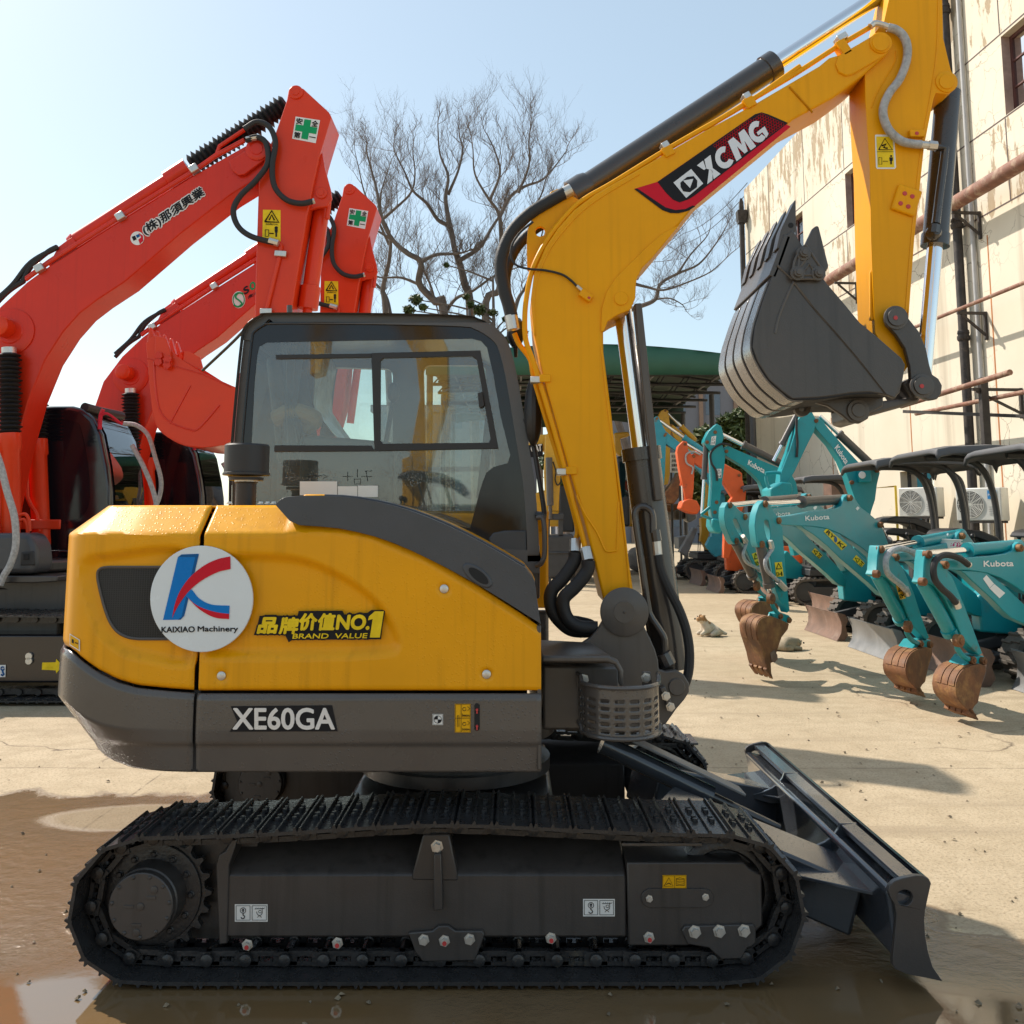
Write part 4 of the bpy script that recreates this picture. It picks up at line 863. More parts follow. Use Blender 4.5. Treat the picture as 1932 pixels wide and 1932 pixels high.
def hit(u, v):
    d = ray(u, v); q = d.x / d.y; best = None
    for i in range(len(plan) - 1):
        q0, q1 = plan[i].x / plan[i].y, plan[i + 1].x / plan[i + 1].y
        if (q0 - q) * (q1 - q) <= 0:
            t = (q - q0) / (q1 - q0) if q1 != q0 else 0; best = (PS[i] + (PS[i + 1] - PS[i]) * t, plan[i].y + (plan[i + 1].y - plan[i].y) * t); break
    if best is None:
        i = min(range(len(plan) // 2), key=lambda k: plan[k].x / plan[k].y); 
        if q > plan[0].x / plan[0].y: i = 0
        best = (PS[i], plan[i].y)
    return (best[0], CAMH + best[1] * d.z / d.y)
def trace(pts): return sorted(hit(u, v) for u, v in pts)
def sdist(pt, poly):
    x, y = pt; ins = False; dm = 9
    for (x1, y1), (x2, y2) in zip(poly, poly[1:] + poly[:1]):
        if (y1 > y) != (y2 > y) and x < (x2 - x1) * (y - y1) / (y2 - y1) + x1: ins = not ins
        dx, dy = x2 - x1, y2 - y1; t = max(0, min(1, ((x - x1) * dx + (y - y1) * dy) / (dx * dx + dy * dy + 1e-12)))
        dm = min(dm, math.hypot(x - x1 - t * dx, y - y1 - t * dy))
    return dm if ins else -dm
def sstep(t): t = max(0, min(1, t)); return t * t * (3 - 2 * t)
def bent(s0, s1, zb, zt, prof, ns, nz, emboss=(), extra=0.0):
    """grid on the curved plan between two height curves; prof(s, z, f) gives outward offset"""
    rows = []
    for j in range(nz + 1):
        row = []
        for i in range(ns + 1):
            s = s0 + (s1 - s0) * i / ns; b, t = zb(s), zt(s); f = j / nz; z = b + (t - b) * f
            p, n = at_s(s); n = n * NS; o = prof(s, z, t, b) + extra
            for poly, dep, wd in emboss:
                dd = sdist((s, z), poly)
                if dd > 0: o -= dep * sstep(dd / wd)
            row.append(Vector((p.x, p.y, z)) + n * o)
        rows.append(row)
    return rows
zsk = trace([(1021, 1303), (700, 1303), (378, 1303)] + A8((760, 1372), (560, 1352), (420, 1312), (300, 1252), (200, 1182), (140, 1130), (100, 1100)))
zend = zsk[-1][1]
ztop = hit(500, 952)[1]
S_seam = hit(375, 1200)[0]
fl = trace([(1019, 1190), (985, 1165), (905, 1113), (800, 1052), (700, 1012), (620, 992), (562, 985), (540, 972), (523, 952), (440, 952)])
def ztop_f(s): return min(ztop, lerp_curve(fl, s) + .012) if s < fl[-1][0] else ztop
zc_lin = hit(300, 1008)[1]
def hood_prof(s, z, t, b):
    g = sstep((t - (ztop - .14)) / .13); w = .03 + (t - zc_lin - .03) * g
    c = t - w; o = 0
    if z > c: o -= (z - c) * (.5 + .75 * g)
    if z < b + .012: o -= (b + .012 - z) * .5
    return o
def rpoly(pts): return [(p.x, p.y) for p in cat([(*hit(*q), 0) for q in pts], 4, True)]
em_front = rpoly([(560, 1046), (620, 1066), (680, 1100), (730, 1145), (757, 1200), (757, 1225), (735, 1240), (640, 1246), (500, 1247), (380, 1247), (378, 1240), (378, 1050), (390, 1041), (480, 1040)])
em_rear = rpoly([(165, 1049), (195, 1042), (372, 1041), (372, 1247), (265, 1247), (222, 1234), (185, 1200), (165, 1155), (151, 1100), (152, 1065)])
em_scr = [rpoly([(x + 14 * math.cos(R(a)), y + 14 * math.sin(R(a))) for a in range(0, 360, 45)]) for x, y in ((418, 1275), (918, 1272), (838, 1111))]
zb_f = lambda s: lerp_curve(zsk, s)
gF = MB().grid(bent(0, S_seam - .006, zb_f, ztop_f, hood_prof, 150, 64, [(em_front, .026, .04)] + [(e, .01, .014) for e in em_scr]))
gF.build('engine_side_door', M['yellow_wet'], EX, solid=.012, recalc=True)
gR = MB().grid(bent(S_seam + .012, SMAX, zb_f, ztop_f, hood_prof, 190, 64, [(em_rear, .028, .036)]))
gR.build('rear_hood', M['yellow_wet'], EX, solid=.012)
# deck on top
inn = []
for i in range(60):
    p, n = at_s(SMAX * i / 59); q = Vector((p.x, p.y, 0)) - n * NS * ((ztop - zc_lin) * 1.25 + .012); inn.append(Vector((q.x, q.y, ztop - .012)))
xcut = P(560, 950, YH).x
rear_deck = [p for p in inn if p.x < xcut]
MB().prism(rear_deck, (0, 0, .011)).build('hood_top', M['yellow_wet'], EX, bevel=.004)
# black fender strip over the curved shoulder
ft = A7((345, 1178), (372, 1150), (405, 1134), (500, 1128), (600, 1128), (700, 1131), (800, 1141), (900, 1158), (1000, 1182), (1100, 1212), (1200, 1249), (1300, 1292), (1400, 1340), (1500, 1392), (1620, 1460), (1735, 1530), (1790, 1600), (1822, 1835))
fb = A7((1826, 1842), (1740, 1790), (1650, 1732), (1500, 1640), (1300, 1530), (1200, 1480), (1100, 1432), (1000, 1390), (900, 1355), (800, 1330), (700, 1310), (600, 1300), (480, 1292), (425, 1268), (378, 1215))
MB().prism(PL(ft + fb, YH - .012), (0, .40, 0)).build('shoulder_fender', M['fender'], EX, bevel=.022, seg=3)
mb = MB()
for k, (dy, dz) in enumerate(((.05, .004), (.075, .004), (.10, .004))):
    mb.tube([P(u, v, YH) + Vector((0, dy + .02, .002)) for u, v in ft[4:16]], .006, 8)
mb.build('fender_ridges', M['fender'], EX)
MB().prism([P(u, v - 3, YH + .4) for u, v in ft[3:17]] + [P(*q, YH + .4) for q in ((1016, 1180), (560, 985))], (0, .52, 0)).build('shoulder_deck', M['yellow'], EX, bevel=.01)
sl = A7(*[(1478 + 62 * math.cos(R(a)) * .85 + 18 * math.sin(R(a)), 1575 + 48 * math.cos(R(a)) * .9 - 20 * math.sin(R(a))) for a in range(0, 360, 20)])
MB().prism(PL(A7(*[(1472 + 88 * math.cos(R(a)) * .9 + 30 * math.sin(R(a)), 1573 + 62 * math.cos(R(a)) - 34 * math.sin(R(a))) for a in range(0, 360, 20)]), YH - .017), (0, .02, 0)).build('fender_handle', M['fender'], EX, bevel=.006)
MB().prism(PL(sl, YH - .0185), (0, .01, 0)).build('handle_slot_shade', M['black'], EX)  # raised black plug painted as the shade inside the slot
# charcoal skirt / counterweight
zbot = hit(700, 1459)[1]
zbl = trace(A8((930, 1928), (700, 1926), (450, 1920), (300, 1890), (200, 1842), (130, 1780), (75, 1720))); zbl = [(0, zbot), (S_seam, zbot)] + [q for q in zbl if q[0] > S_seam + .02]
zs_end = zbl[-1][1]
def sk_prof(s, z, t, b):
    o = .006; k = sstep((s - hit(330, 1300)[0]) / .35); o += .002 * k * sstep((t - z) / .10 + .25)
    h = (z - b)
    if h < .15: o -= (.15 - h) * (.10 + .62 * k)
    h2 = t - z
    if h2 < .02: o -= (.02 - h2) * .5
    zz = hit(700, 1400)[1]
    o -= .008 * sstep((zz - z) / .02)
    return o
zt_s = lambda s: lerp_curve(zsk, s) - .010
zb_s = lambda s: lerp_curve(zbl, s)
MB().grid(bent(0, S_seam - .004, zb_s, zt_s, sk_prof, 60, 40)).build('side_skirt', M['charcoal_wet'], EX, solid=.012)
MB().grid(bent(S_seam + .008, SMAX, zb_s, zt_s, sk_prof, 170, 44)).build('counterweight', M['charcoal_wet'], EX, solid=.012)
sA, sB = hit(150, 1330)[0], hit(150, 1330)[0] + .22
MB().grid(bent(sA - .02, sB, lambda s: hit(150, 1352)[1], lambda s: hit(150, 1302)[1], sk_prof, 12, 8, extra=.004)).build('tail_reflector', M['red_print'], EX)
# unseen dark core added to keep light from showing through the seams, end closures
core = [Vector((at_s(SMAX * i / 59)[0].x, at_s(SMAX * i / 59)[0].y, zbot + .03)) - at_s(SMAX * i / 59)[1] * NS * .30 for i in range(60)]
core = [Vector((min(p.x, .06), p.y, p.z)) for p in core]
MB().prism(core, (0, 0, hit(700, 1180)[1] - zbot)).build('engine_bay_blocker', M['black'], EX)
rc = [p for p in core if p.x < P(540, 1000, YH).x - .05]
MB().prism([Vector((p.x * .985, YC + (p.y - YC) * .9, hit(700, 1180)[1] - .02)) for p in rc], (0, 0, ztop - hit(700, 1180)[1] - .01)).build('engine_bay_blocker', M['black'], EX)
mb = MB(); ps_, ns_ = at_s(S_seam + .002); mb.beam(Vector((ps_.x, ps_.y, zbot + .001)) - ns_ * NS * .019, Vector((ps_.x, ps_.y, zsk[0][1])) - ns_ * NS * .019, .024, .006, up=(0, 1, 0)); mb.build('seam_shade_strip', M['black'], EX)  # black strip stands in for the shade inside the panel seam
MB().prism([(xf0, YH + .004, zbot + .01), (xf0, YC + .86, zbot + .01), (xf0, YC + .86, hit(1020, 1180)[1]), (xf0, YH + .004, hit(1020, 1180)[1])], (-.015, 0, 0)).build('front_closing_panel', M['charcoal'], EX, bevel=.004)
# grille
gt = [(166, 1085), (180, 1073), (195, 1071), (330, 1071)]; gb = [(166, 1076), (173, 1088), (178, 1102), (184, 1122), (190, 1143), (196, 1162), (203, 1178), (212, 1191), (222, 1199), (235, 1204), (255, 1207), (340, 1208)]
gl = [(1070.5, 198), (1072, 187), (1075, 181), (1080, 177.5), (1090, 177), (1105, 179.5), (1125, 184.5), (1145, 190), (1165, 197), (1180, 204.5), (1192, 214), (1200, 226), (1205, 241), (1207, 258)]
rows = []; glc = [(p.x, p.y) for p in cat([(a_, b_, 0) for a_, b_ in gl], 3)]
for v, ul in glc:
    row = []
    for i in range(31):
        s, z = hit(ul + (330 - ul) * i / 30, v); p, n = at_s(s); row.append(Vector((p.x, p.y, z)) - n * NS * .0235)
    rows.append(row)
MB().grid(rows).build('air_grille', M['grille'], EX)
rim = [rows[0][i] for i in range(30, -1, -1)] + [r[0] for r in rows[1:]] + [rows[-1][i] for i in range(1, 31)]
MB().tube(rim, .0055, 6).build('grille_rim', M['charcoal'], EX)
# round company disc, emblem and its words
yd = YH - .014
MB().prism(PL(circ((380, 1130), 97, 64, ry=100.5), yd), (0, .012, 0)).build('company_disc', M['sign_white'], EX, bevel=.002)
DISC = [o for o in EX.children if o.name.startswith('company_disc')][0]
def flat(pts, y, name, m_, par): return MB().sheet(PL(pts, y)).build(name, m_, par)
arc = lambda *p: [(a.x, a.y) for a in cat([(x, y, 0) for x, y in p], 6)]
flat(A8((722, 922), (820, 508), (845, 490), (955, 486), (958, 490), (880, 820), (862, 895), (838, 920)), yd - .0015, 'emblem_stem', M['blue'], DISC)
flat(A8((838, 920), (862, 895), (958, 490), (935, 508), (845, 900), (820, 921)), yd - .0022, 'emblem_stem_edge', M['dblue'], DISC)
flat(A8((822, 506), (845, 490), (957, 486), (937, 507)), yd - .0024, 'emblem_stem_edge', M['dblue'], DISC)
flat(A8(*arc((868, 762), (905, 720), (960, 780), (1040, 820), (1160, 828)), (1158, 882), *arc((1158, 882), (1050, 872), (960, 838), (868, 762))), yd - .0026, 'emblem_lower_arm', M['blue'], DISC)
flat(A8(*arc((868, 757), (930, 815), (1000, 850), (1080, 872), (1158, 882)), (1157, 916), *arc((1157, 916), (1060, 905), (960, 850), (868, 757))), yd - .0028, 'emblem_lower_arm_edge', M['red_print'], DISC)
flat(A8(*arc((782, 912), (800, 820), (835, 730), (900, 640), (990, 565), (1080, 522), (1165, 503)), (1167, 586), *arc((1167, 586), (1080, 608), (980, 660), (900, 725), (840, 800), (800, 870), (782, 912))), yd - .003, 'emblem_swoosh', M['red_print'], DISC)
mb = MB(); o, ex, ey = quad3(A8(712, 1006), A8(932, 1003), A8(712, 966), yd - .0016); put_text(mb, 'KAIXIAO', o, ex, ey, .028)
o, ex, ey = quad3(A8(950, 1009), A8(1217, 1009), A8(950, 962), yd - .0016); put_text(mb, 'Machinery', o, ex, ey, .022); mb.build('disc_lettering', M['ink'], DISC)
# slogan film
yd2 = YH + .0105
mbk, mg = MB(), MB()
def slog(t, a, b, c, bold, sh=.0, gr=.06):
    o, ex, ey = quad3(a, b, c, yd2 - .0008); put_text(mbk, t, o - ex.normalized() * .006 - ey.normalized() * .006, ex + ex.normalized() * .012, ey + ey.normalized() * .012, bold + .05, sh, 1.0)
    o, ex, ey = quad3(a, b, c, yd2 - .0032); put_text(mg, t, o, ex * .985, ey * .96, bold, sh)
bkp = A7((225, 1905), (245, 1850), (258, 1797), (470, 1795), (475, 1770), (720, 1768), (730, 1790), (860, 1780), (880, 1765), (953, 1765), (935, 1928), (440, 1932), (420, 1945), (400, 1905))
mbk.sheet(PL(bkp, yd2))
slog('品', A7(240, 1898), A7(352, 1898), A7(262, 1800), .05); slog('牌', A7(362, 1900), A7(470, 1900), A7(378, 1800), .045)
slog('价', A7(470, 1880), A7(575, 1880), A7(484, 1778), .045); slog('值', A7(575, 1880), A7(675, 1880), A7(590, 1778), .045)
slog('NO.', A7(680, 1876), A7(872, 1876), A7(692, 1786), .05); one = [(868, 1800), (900, 1772), (950, 1772), (928, 1918), (872, 1918), (888, 1815), (862, 1822)]
mbk.sheet(PL(A7(*[(905 + (x - 905) * 1.18, 1845 + (y - 1845) * 1.08) for x, y in one]), yd2 - .0012)); mg.sheet(PL(A7(*one), yd2 - .0035))
slog('BRAND  VALUE', A7(440, 1925), A7(862, 1922), A7(446, 1895), .03)
sf = mbk.build('slogan_film', M['ink'], EX); mg.build('slogan_lettering', M['gold'], sf)
# model number
ysk = YH - .0085
f = flat(A8((1168, 1490), (1835, 1484), (1872, 1655), (1160, 1658), (1210, 1590)), ysk, 'model_film', M['ink'], EX)
mb = MB(); o, ex, ey = quad3(A8(1180, 1645), A8(1855, 1645), A8(1180, 1500), ysk - .0015); put_text(mb, 'XE60GA', o, ex, ey, .028); mb.build('model_lettering', M['silver'], f)
# small marks on the skirt
f = flat([(816, 1347), (836, 1347), (836, 1368), (816, 1368)], ysk, 'centre_mark', M['white'], EX); k = MB()
c = (826, 1357.5)
k.sheet(PL([c] + circ(c, 7, 8, 0, 90), ysk - .0015)); k.sheet(PL([c] + circ(c, 7, 8, 180, 270), ysk - .0015)); k.tube(PL(circ(c, 7, 20) + [(833, 1357.5)], ysk - .0015), .0008, 4)
k.tube(PL([(817, 1348), (835, 1348), (835, 1367), (817, 1367), (817, 1348)], ysk - .0015), .0006, 4); k.build('label_print', M['ink'], f)
f = flat([(858, 1328), (888, 1328), (888, 1382), (858, 1382)], ysk, 'valve_label', M['warn'], EX); k = MB(); q = ysk - .0015
for ln in ([(859, 1355), (887, 1355)], [(870, 1329), (870, 1381)], [(859, 1329), (887, 1329), (887, 1381), (859, 1381), (859, 1329)], [(863, 1350), (866, 1350), (866, 1371), (863, 1371), (863, 1350)], [(882, 1333), (886, 1337), (882, 1341)], [(882, 1360), (886, 1364), (882, 1368)]): k.tube(PL(ln, q), .0007, 4)
k.tube(PL(circ((876, 1338), 3.2, 12), q), .0009, 4); k.tube(PL(circ((876, 1366), 3.2, 12), q), .0009, 4); k.tube(PL([(872, 1346), (872, 1350), (879, 1350)], q), .0008, 4)
for yy in (1352, 1378):
    o, ex, ey = quad3((871.5, yy), (886, yy), (871.5, yy - 3.6), q); put_text(k, '500h', o, ex, ey, .01)
k.build('label_print', M['ink'], f)
s_ = MB().prism(PL(circ((900, 1332), 5, 8, 180, 360) + circ((900, 1374), 5, 8, 0, 180), ysk - .001), (0, .008, 0)).build('valve_slot', M['black'], EX, bevel=.001)
k = MB()
for v in (1339, 1370): k.lathe(P(900, v, ysk - .001), (0, -1, 0), [(0, .005), (.008, .004)], 10); k.box(P(900, v + 4, ysk - .003), (.005, .003, .012))
k.build('valve_handle', M['bolt_red'], s_)
# latches and rear warning label
for (u, v) in ((418, 1275), (918, 1272), (838, 1111)):
    p = P(u, v, YH + .009); mb = MB(); mb.lathe(p, (0, -1, 0), [(0, .0165), (.005, .016), (.007, .013)], 24); mb.box(p + Vector((0, -.0075, .001)), (.012, .001, .003), Matrix.Rotation(.7, 3, 'Y')); mb.build('door_lock', M['zinc'], EX)
s0, z0 = hit(*A8(118, 1010)); s1, z1 = hit(*A8(181, 1145))
def curved_label(u0, v0, w, h, skew, m_, off, name, par, uu=1.0):
    rows = []
    for j in range(5):
        row = []
        for i in range(7):
            u = u0 + w * i / 6; v = v0 + skew * i / 6 + h * (1 - j / 4); s, z = hit(u, v); p, n = at_s(s); row.append(Vector((p.x, p.y, z)) + n * NS * off)
        rows.append(row)
    return MB().grid(rows).build(name, m_, par)
lb_ = curved_label(133, 1195, 19, 22, 12, M['white'], .003, 'rear_warning_label', EX); curved_label(134.5, 1197.5, 15.5, 18, 10, M['warn'], .0045, 'label_film', lb_)
curved_label(138, 1205, 3.5, 7, 2, M['ink'], .006, 'label_print', lb_); curved_label(144, 1211, 5, 2, 2, M['ink'], .006, 'label_print', lb_)
# air pre-cleaner on the deck
pc = P(463, 950, YC - .45); mb = MB(); top = ztop
zz = lambda v: P(463, v, YC - .45).z
r_ = abs(P(506, 870, YC - .45).x - P(421, 870, YC - .45).x) / 2
mb._lathe(Vector((pc.x, pc.y, zz(897))), Vector((0, 0, 1)), [(0, r_ * 1.02), (.01, r_ * 1.02), (.012, r_ * .97), (zz(842) - zz(897), r_ * .97), (zz(839) - zz(897), r_ * .92), (zz(838) - zz(897), .01)], 40); mb.build('air_cleaner_cap', M['plastic'], EX)
mb = MB(); mb._lathe(Vector((pc.x, pc.y, ztop - .01)), Vector((0, 0, 1)), [(0, r_ * .45), (zz(912) - ztop + .01, r_ * .45), (zz(911) - ztop + .01, r_ * .5), (zz(903) - ztop + .01, r_ * .5), (zz(902) - ztop, r_ * .75), (zz(896) - ztop, r_ * .75)], 32); mb.build('air_cleaner_neck', M['plastic'], EX)
mb = MB(); mb._lathe(Vector((pc.x, pc.y, zz(909))), Vector((0, 0, 1)), [(0, r_ * .52), (.012, r_ * .52)], 32); mb.build('hose_clamp', M['zinc'], EX)
mb = MB()
for u in (433, 492, 505, 516): bolt(mb, P(u, 951, YC - .55) , .010, .010, (0, 0, 1))
mb.build('deck_bolts', M['zinc'], EX)

# ---- cab
yc0, yc1 = 4.45, 5.40
outl = [(p.x, p.y) for p in cat([(x, y, 0) for x, y in A7((85, 1560), (85, 1160), (92, 900), (125, 500), (152, 250), (165, 195), (195, 160), (255, 122), (330, 107), (900, 109), (1380, 121), (1480, 140), (1570, 190), (1630, 250), (1665, 340), (1700, 500), (1750, 800), (1790, 1050), (1810, 1300), (1820, 1560))], 4)]
o3 = PL(outl, yc0)
def shrink(poly, d):
    cx = sum(p.x for p in poly) / len(poly); cz = sum(p.z for p in poly) / len(poly); out = []
    m = len(poly)
    for i in range(m):
        a, b, c = poly[i - 1], poly[i], poly[(i + 1) % m]; t = (c - a).normalized(); n = Vector((-t.z, 0, t.x))
        if n.dot(Vector((cx, b.y, cz)) - b) < 0: n = -n
        out.append(b + n * d)
    return out
inner = shrink(o3, .055)
MB().prism(o3, (0, .05, 0), [inner]).build('cab_side_frame', M['cabgrey'], EX, bevel=.014, seg=3)
far = [p + Vector((0, yc1 - yc0 - .05, 0)) for p in o3]
w1 = PL(A7(*circ((600, 450), 40, 4, 180, 270), *circ((960, 460), 40, 4, 270, 360), *circ((960, 1000), 40, 4, 0, 90), *circ((600, 1000), 40, 4, 90, 180)), yc1 - .05)
w2 = PL(A7(*circ((1210, 440), 40, 4, 180, 270), *circ((1480, 440), 40, 4, 270, 360), *circ((1560, 1200), 40, 4, 0, 90), *circ((1230, 1200), 40, 4, 90, 180)), yc1 - .05)
MB().prism(far, (0, .05, 0), [w1, w2]).build('cab_door_side', M['cabgrey'], EX, bevel=.006)
MB().sheet([p + Vector((0, .02, 0)) for p in w1]).build('door_glass', M['glass'], EX); MB().sheet([p + Vector((0, .02, 0)) for p in w2]).build('door_glass', M['glass'], EX)
# roof: band of the outline swept across
k0 = next(i for i, p in enumerate(outl) if p[1] < A7(0, 260)[1]); k1 = max(i for i, p in enumerate(outl) if p[1] < A7(0, 262)[1])
top_o = o3[k0:k1 + 1]; top_i = inner[k0:k1 + 1]
MB().prism([p + Vector((0, .045, 0)) for p in top_o + list(reversed(top_i))], (0, yc1 - yc0 - .09, 0)).build('cab_roof', M['cabgrey'], EX, bevel=.006)
for y in (yc0 + .05, yc1 - .12):
    for seg_ in (slice(k1, len(o3)), slice(0, k0 + 1)):
        a, b = o3[seg_], inner[seg_]
        MB().prism([p + Vector((0, y - yc0, 0)) for p in a + list(reversed(b))], (0, .07, 0)).build('cab_pillar', M['cabgrey'], EX, bevel=.006)
fr_o = [p + Vector((-.02, .10, 0)) for p in o3[k1:]]
MB().grid([fr_o, [p + Vector((0, yc1 - yc0 - .2, 0)) for p in fr_o]]).build('windscreen', M['glass'], EX)
rr = [p + Vector((.02, .10, 0)) for p in o3[:k0 + 1]]
MB().grid([rr, [p + Vector((0, yc1 - yc0 - .2, 0)) for p in rr]]).build('rear_window', M['glass'], EX)
zf = P(*A7(900, 1400), yc0).z
MB().prism([(o3[1].x, yc0 + .02, zf - .25), (o3[-1].x, yc0 + .02, zf - .25), (o3[-1].x, yc1, zf - .25), (o3[1].x, yc1, zf - .25)], (0, 0, .25)).build('cab_floor', M['charcoal'], EX, bevel=.01)
# side window: printed border, pane, sliding frame
fo = shrink(o3, .045)
win = PL(A7((190, 1180), (205, 900), (225, 500), (240, 340), (252, 295), (290, 272), (400, 268), (1000, 258), (1440, 250), (1490, 262), (1525, 300), (1560, 450), (1600, 680), (1655, 900), (1640, 945), (1560, 968), (1520, 1000), (1490, 1080), (1430, 1310), (900, 1180)), yc0)
fo2 = [p for p in fo]
MB().sheet([p + Vector((0, .012, 0)) for p in fo2], [[p + Vector((0, .012, 0)) for p in win]]).build('window_border', M['frit'], EX)
MB().sheet([p + Vector((0, .0145, 0)) for p in fo2]).build('side_window', M['glass'], EX)
SW = [o for o in EX.children if o.name.startswith('side_window')][0]
def fr_bar(name, q): return MB().prism(PL(A7(*q), yc0 + .006), (0, .02, 0)).build(name, M['plastic'], SW, bevel=.002)
fr_bar('slide_rail', [(346, 342), (880, 335), (880, 358), (348, 367)]); fr_bar('slide_rail', [(340, 846), (880, 848), (900, 880), (338, 884)])
MB().prism(PL(A7((880, 332), (1488, 318), (1590, 866), (900, 880), (895, 830)), yc0 + .004), (0, .02, 0), [PL(A7((932, 375), (950, 360), (1440, 350), (1468, 368), (1545, 810), (1535, 832), (945, 838), (930, 820)), yc0 + .004)]).build('sliding_window_frame', M['plastic'], SW, bevel=.002)
MB().prism(PL(A7((1472, 555), (1500, 548), (1512, 625), (1490, 640), (1480, 630)), yc0 - .01), (0, .02, 0)).build('window_latch', M['plastic'], SW, bevel=.003)
MB().prism(PL(A7((1535, 1365), (1560, 1335), (1620, 1322), (1745, 1320), (1750, 1500), (1740, 1515), (1600, 1440), (1540, 1400)), yc0 + .004), (0, .04, 0)).build('lower_panel', M['fender'], EX, bevel=.006)
mb = MB(); mb.cyl(P(*A7(1434, 130), yc0 + .2), P(*A7(1434, 92), yc0 + .2), .014, n=12); mb.cyl(P(*A7(425, 112), yc0 + .2), P(*A7(425, 68), yc0 + .2), .014, n=12); mb.build('roof_stud', M['charcoal'], EX)
mb = MB(); mb.tube(cat([P(*A7(220, 150), yc0 + .3), P(*A7(120, 260), yc0 + .4), P(*A7(-60, 430), yc0 + .5)], 4), .008, 8); mb.build('gas_strut', M['plastic'], EX)
mb = MB(); mb.cyl(P(*A7(228, 148), yc0 + .3), P(*A7(200, 170), yc0 + .31), .012, n=10); mb.build('strut_end', M['zinc'], EX)
# interior
mb = MB(); sx = P(560, 900, 4.9).x; zs = P(560, 905, 4.9).z
mb.prism([(sx - .02, 4.70, zs), (sx + .48, 4.70, zs + .03), (sx + .48, 4.70, zs + .13), (sx - .02, 4.70, zs + .12)], (0, .48, 0)); st = mb.build('operator_seat', M['seat'], EX, bevel=.03, seg=3)
mb = MB(); mb.prism([(sx - .06, 4.70, zs + .06), (sx + .08, 4.70, zs + .10), (sx - .02, 4.70, zs + .62), (sx - .14, 4.70, zs + .62)], (0, .48, 0)); mb.build('seat_back', M['seat'], st, bevel=.04, seg=3)
mb = MB(); mb.prism([(sx - .10, 4.80, zs + .64), (sx + .0, 4.80, zs + .64), (sx - .03, 4.80, zs + .84), (sx - .13, 4.80, zs + .84)], (0, .28, 0)); mb.build('headrest', M['seat'], st, bevel=.03, seg=3)
random.seed(5); mb = MB()
rows = []
for j in range(9):
    z = zs + .80 - .085 * j; rows.append([Vector((sx + .02 + .05 * math.sin(j * .9) + .012 * random.uniform(-1, 1) + .03 * j, 4.68 + .52 * i / 8, z + .02 * random.uniform(-1, 1))) for i in range(9)])
mb.grid(rows); mb.build('seat_cover_wrap', M['sheetplastic'], EX)
mb = MB(); mb.tube(cat([P(*A7(350, 700), 4.66), P(*A7(450, 660), 4.63), P(*A7(560, 700), 4.66), P(*A7(520, 740), 4.7)], 5), .045, 10); mb.build('padding_roll', M['tan'], EX)
def curtain(u0, v0, u1, v1, w0, w1, y, name='curtain'):
    rows = []
    for j in range(11):
        t = j / 10; w = w0 + (w1 - w0) * (1 - abs(2 * min(t, .9) - 1) ** 1.5 if False else t ** .7); row = []
        for i in range(29):
            q = P(*A7(u0 + (u1 - u0) * t + (i / 28 - .5) * w, v0 + (v1 - v0) * t), y); row.append(q + Vector((0, .018 * math.sin(i * 1.7), 0)))
        rows.append(row)
    MB().grid(rows).build(name, M['fabric'], EX, recalc=False)
curtain(445, 285, 430, 650, 150, 60, 4.60); curtain(430, 650, 470, 960, 60, 170, 4.60); curtain(640, 420, 640, 660, 110, 40, 5.25); curtain(640, 660, 640, 800, 40, 100, 5.25)
mb = MB(); mb.prism([(sx + .1, 4.50, zs - .2), (sx + .55, 4.50, zs - .2), (sx + .55, 4.50, zs + .16), (sx + .1, 4.50, zs + .2)], (0, .16, 0)); mb.build('side_console', M['plastic'], EX, bevel=.02)
mb = MB(); a = Vector((sx + .50, 4.58, zs + .16)); mb.tube([a, a + Vector((.03, 0, .2))], .012, 8); mb.ball(a + Vector((.035, 0, .25)), .032, sc=(1, 1, 1.6)); mb.build('joystick', M['plastic'], EX)
mb = MB(); mb.beam((sx + .95, 4.95, zs - .1), (sx + 1.0, 4.95, zs + .35), .05, .05); mb.box((sx + .97, 4.95, zs + .42), (.05, .20, .14)); mb.build('monitor', M['plastic'], EX, bevel=.01)
for (a, b, c, d) in ((482, 1048, 690, 1125), (694, 1075, 803, 1130), (806, 1072, 917, 1135)): 
    f = MB().sheet(PL(A7((a, d), (c, d), (c, b), (a, b)), yc0 + .0105)).build('paper_notice', M['white'], SW)
k = MB(); q = yc0 + .0105
for ln in (A7((530, 1020), (560, 1010), (545, 1030), (530, 1020)), A7((565, 1016), (605, 1016)), A7((610, 1010), (638, 1022), (615, 1030)), A7((722, 1020), (775, 1020)), A7((748, 995), (748, 1045)), A7((802, 980), (802, 1025)), A7((785, 1035), (820, 1035), (820, 1062), (785, 1062), (785, 1035)), A7((825, 1020), (885, 1020)), A7((850, 990), (860, 1045)), A7((845, 990), (885, 990))): k.tube(PL(ln, q), .0012, 4)
k.build('control_diagram', M['ink'], SW)
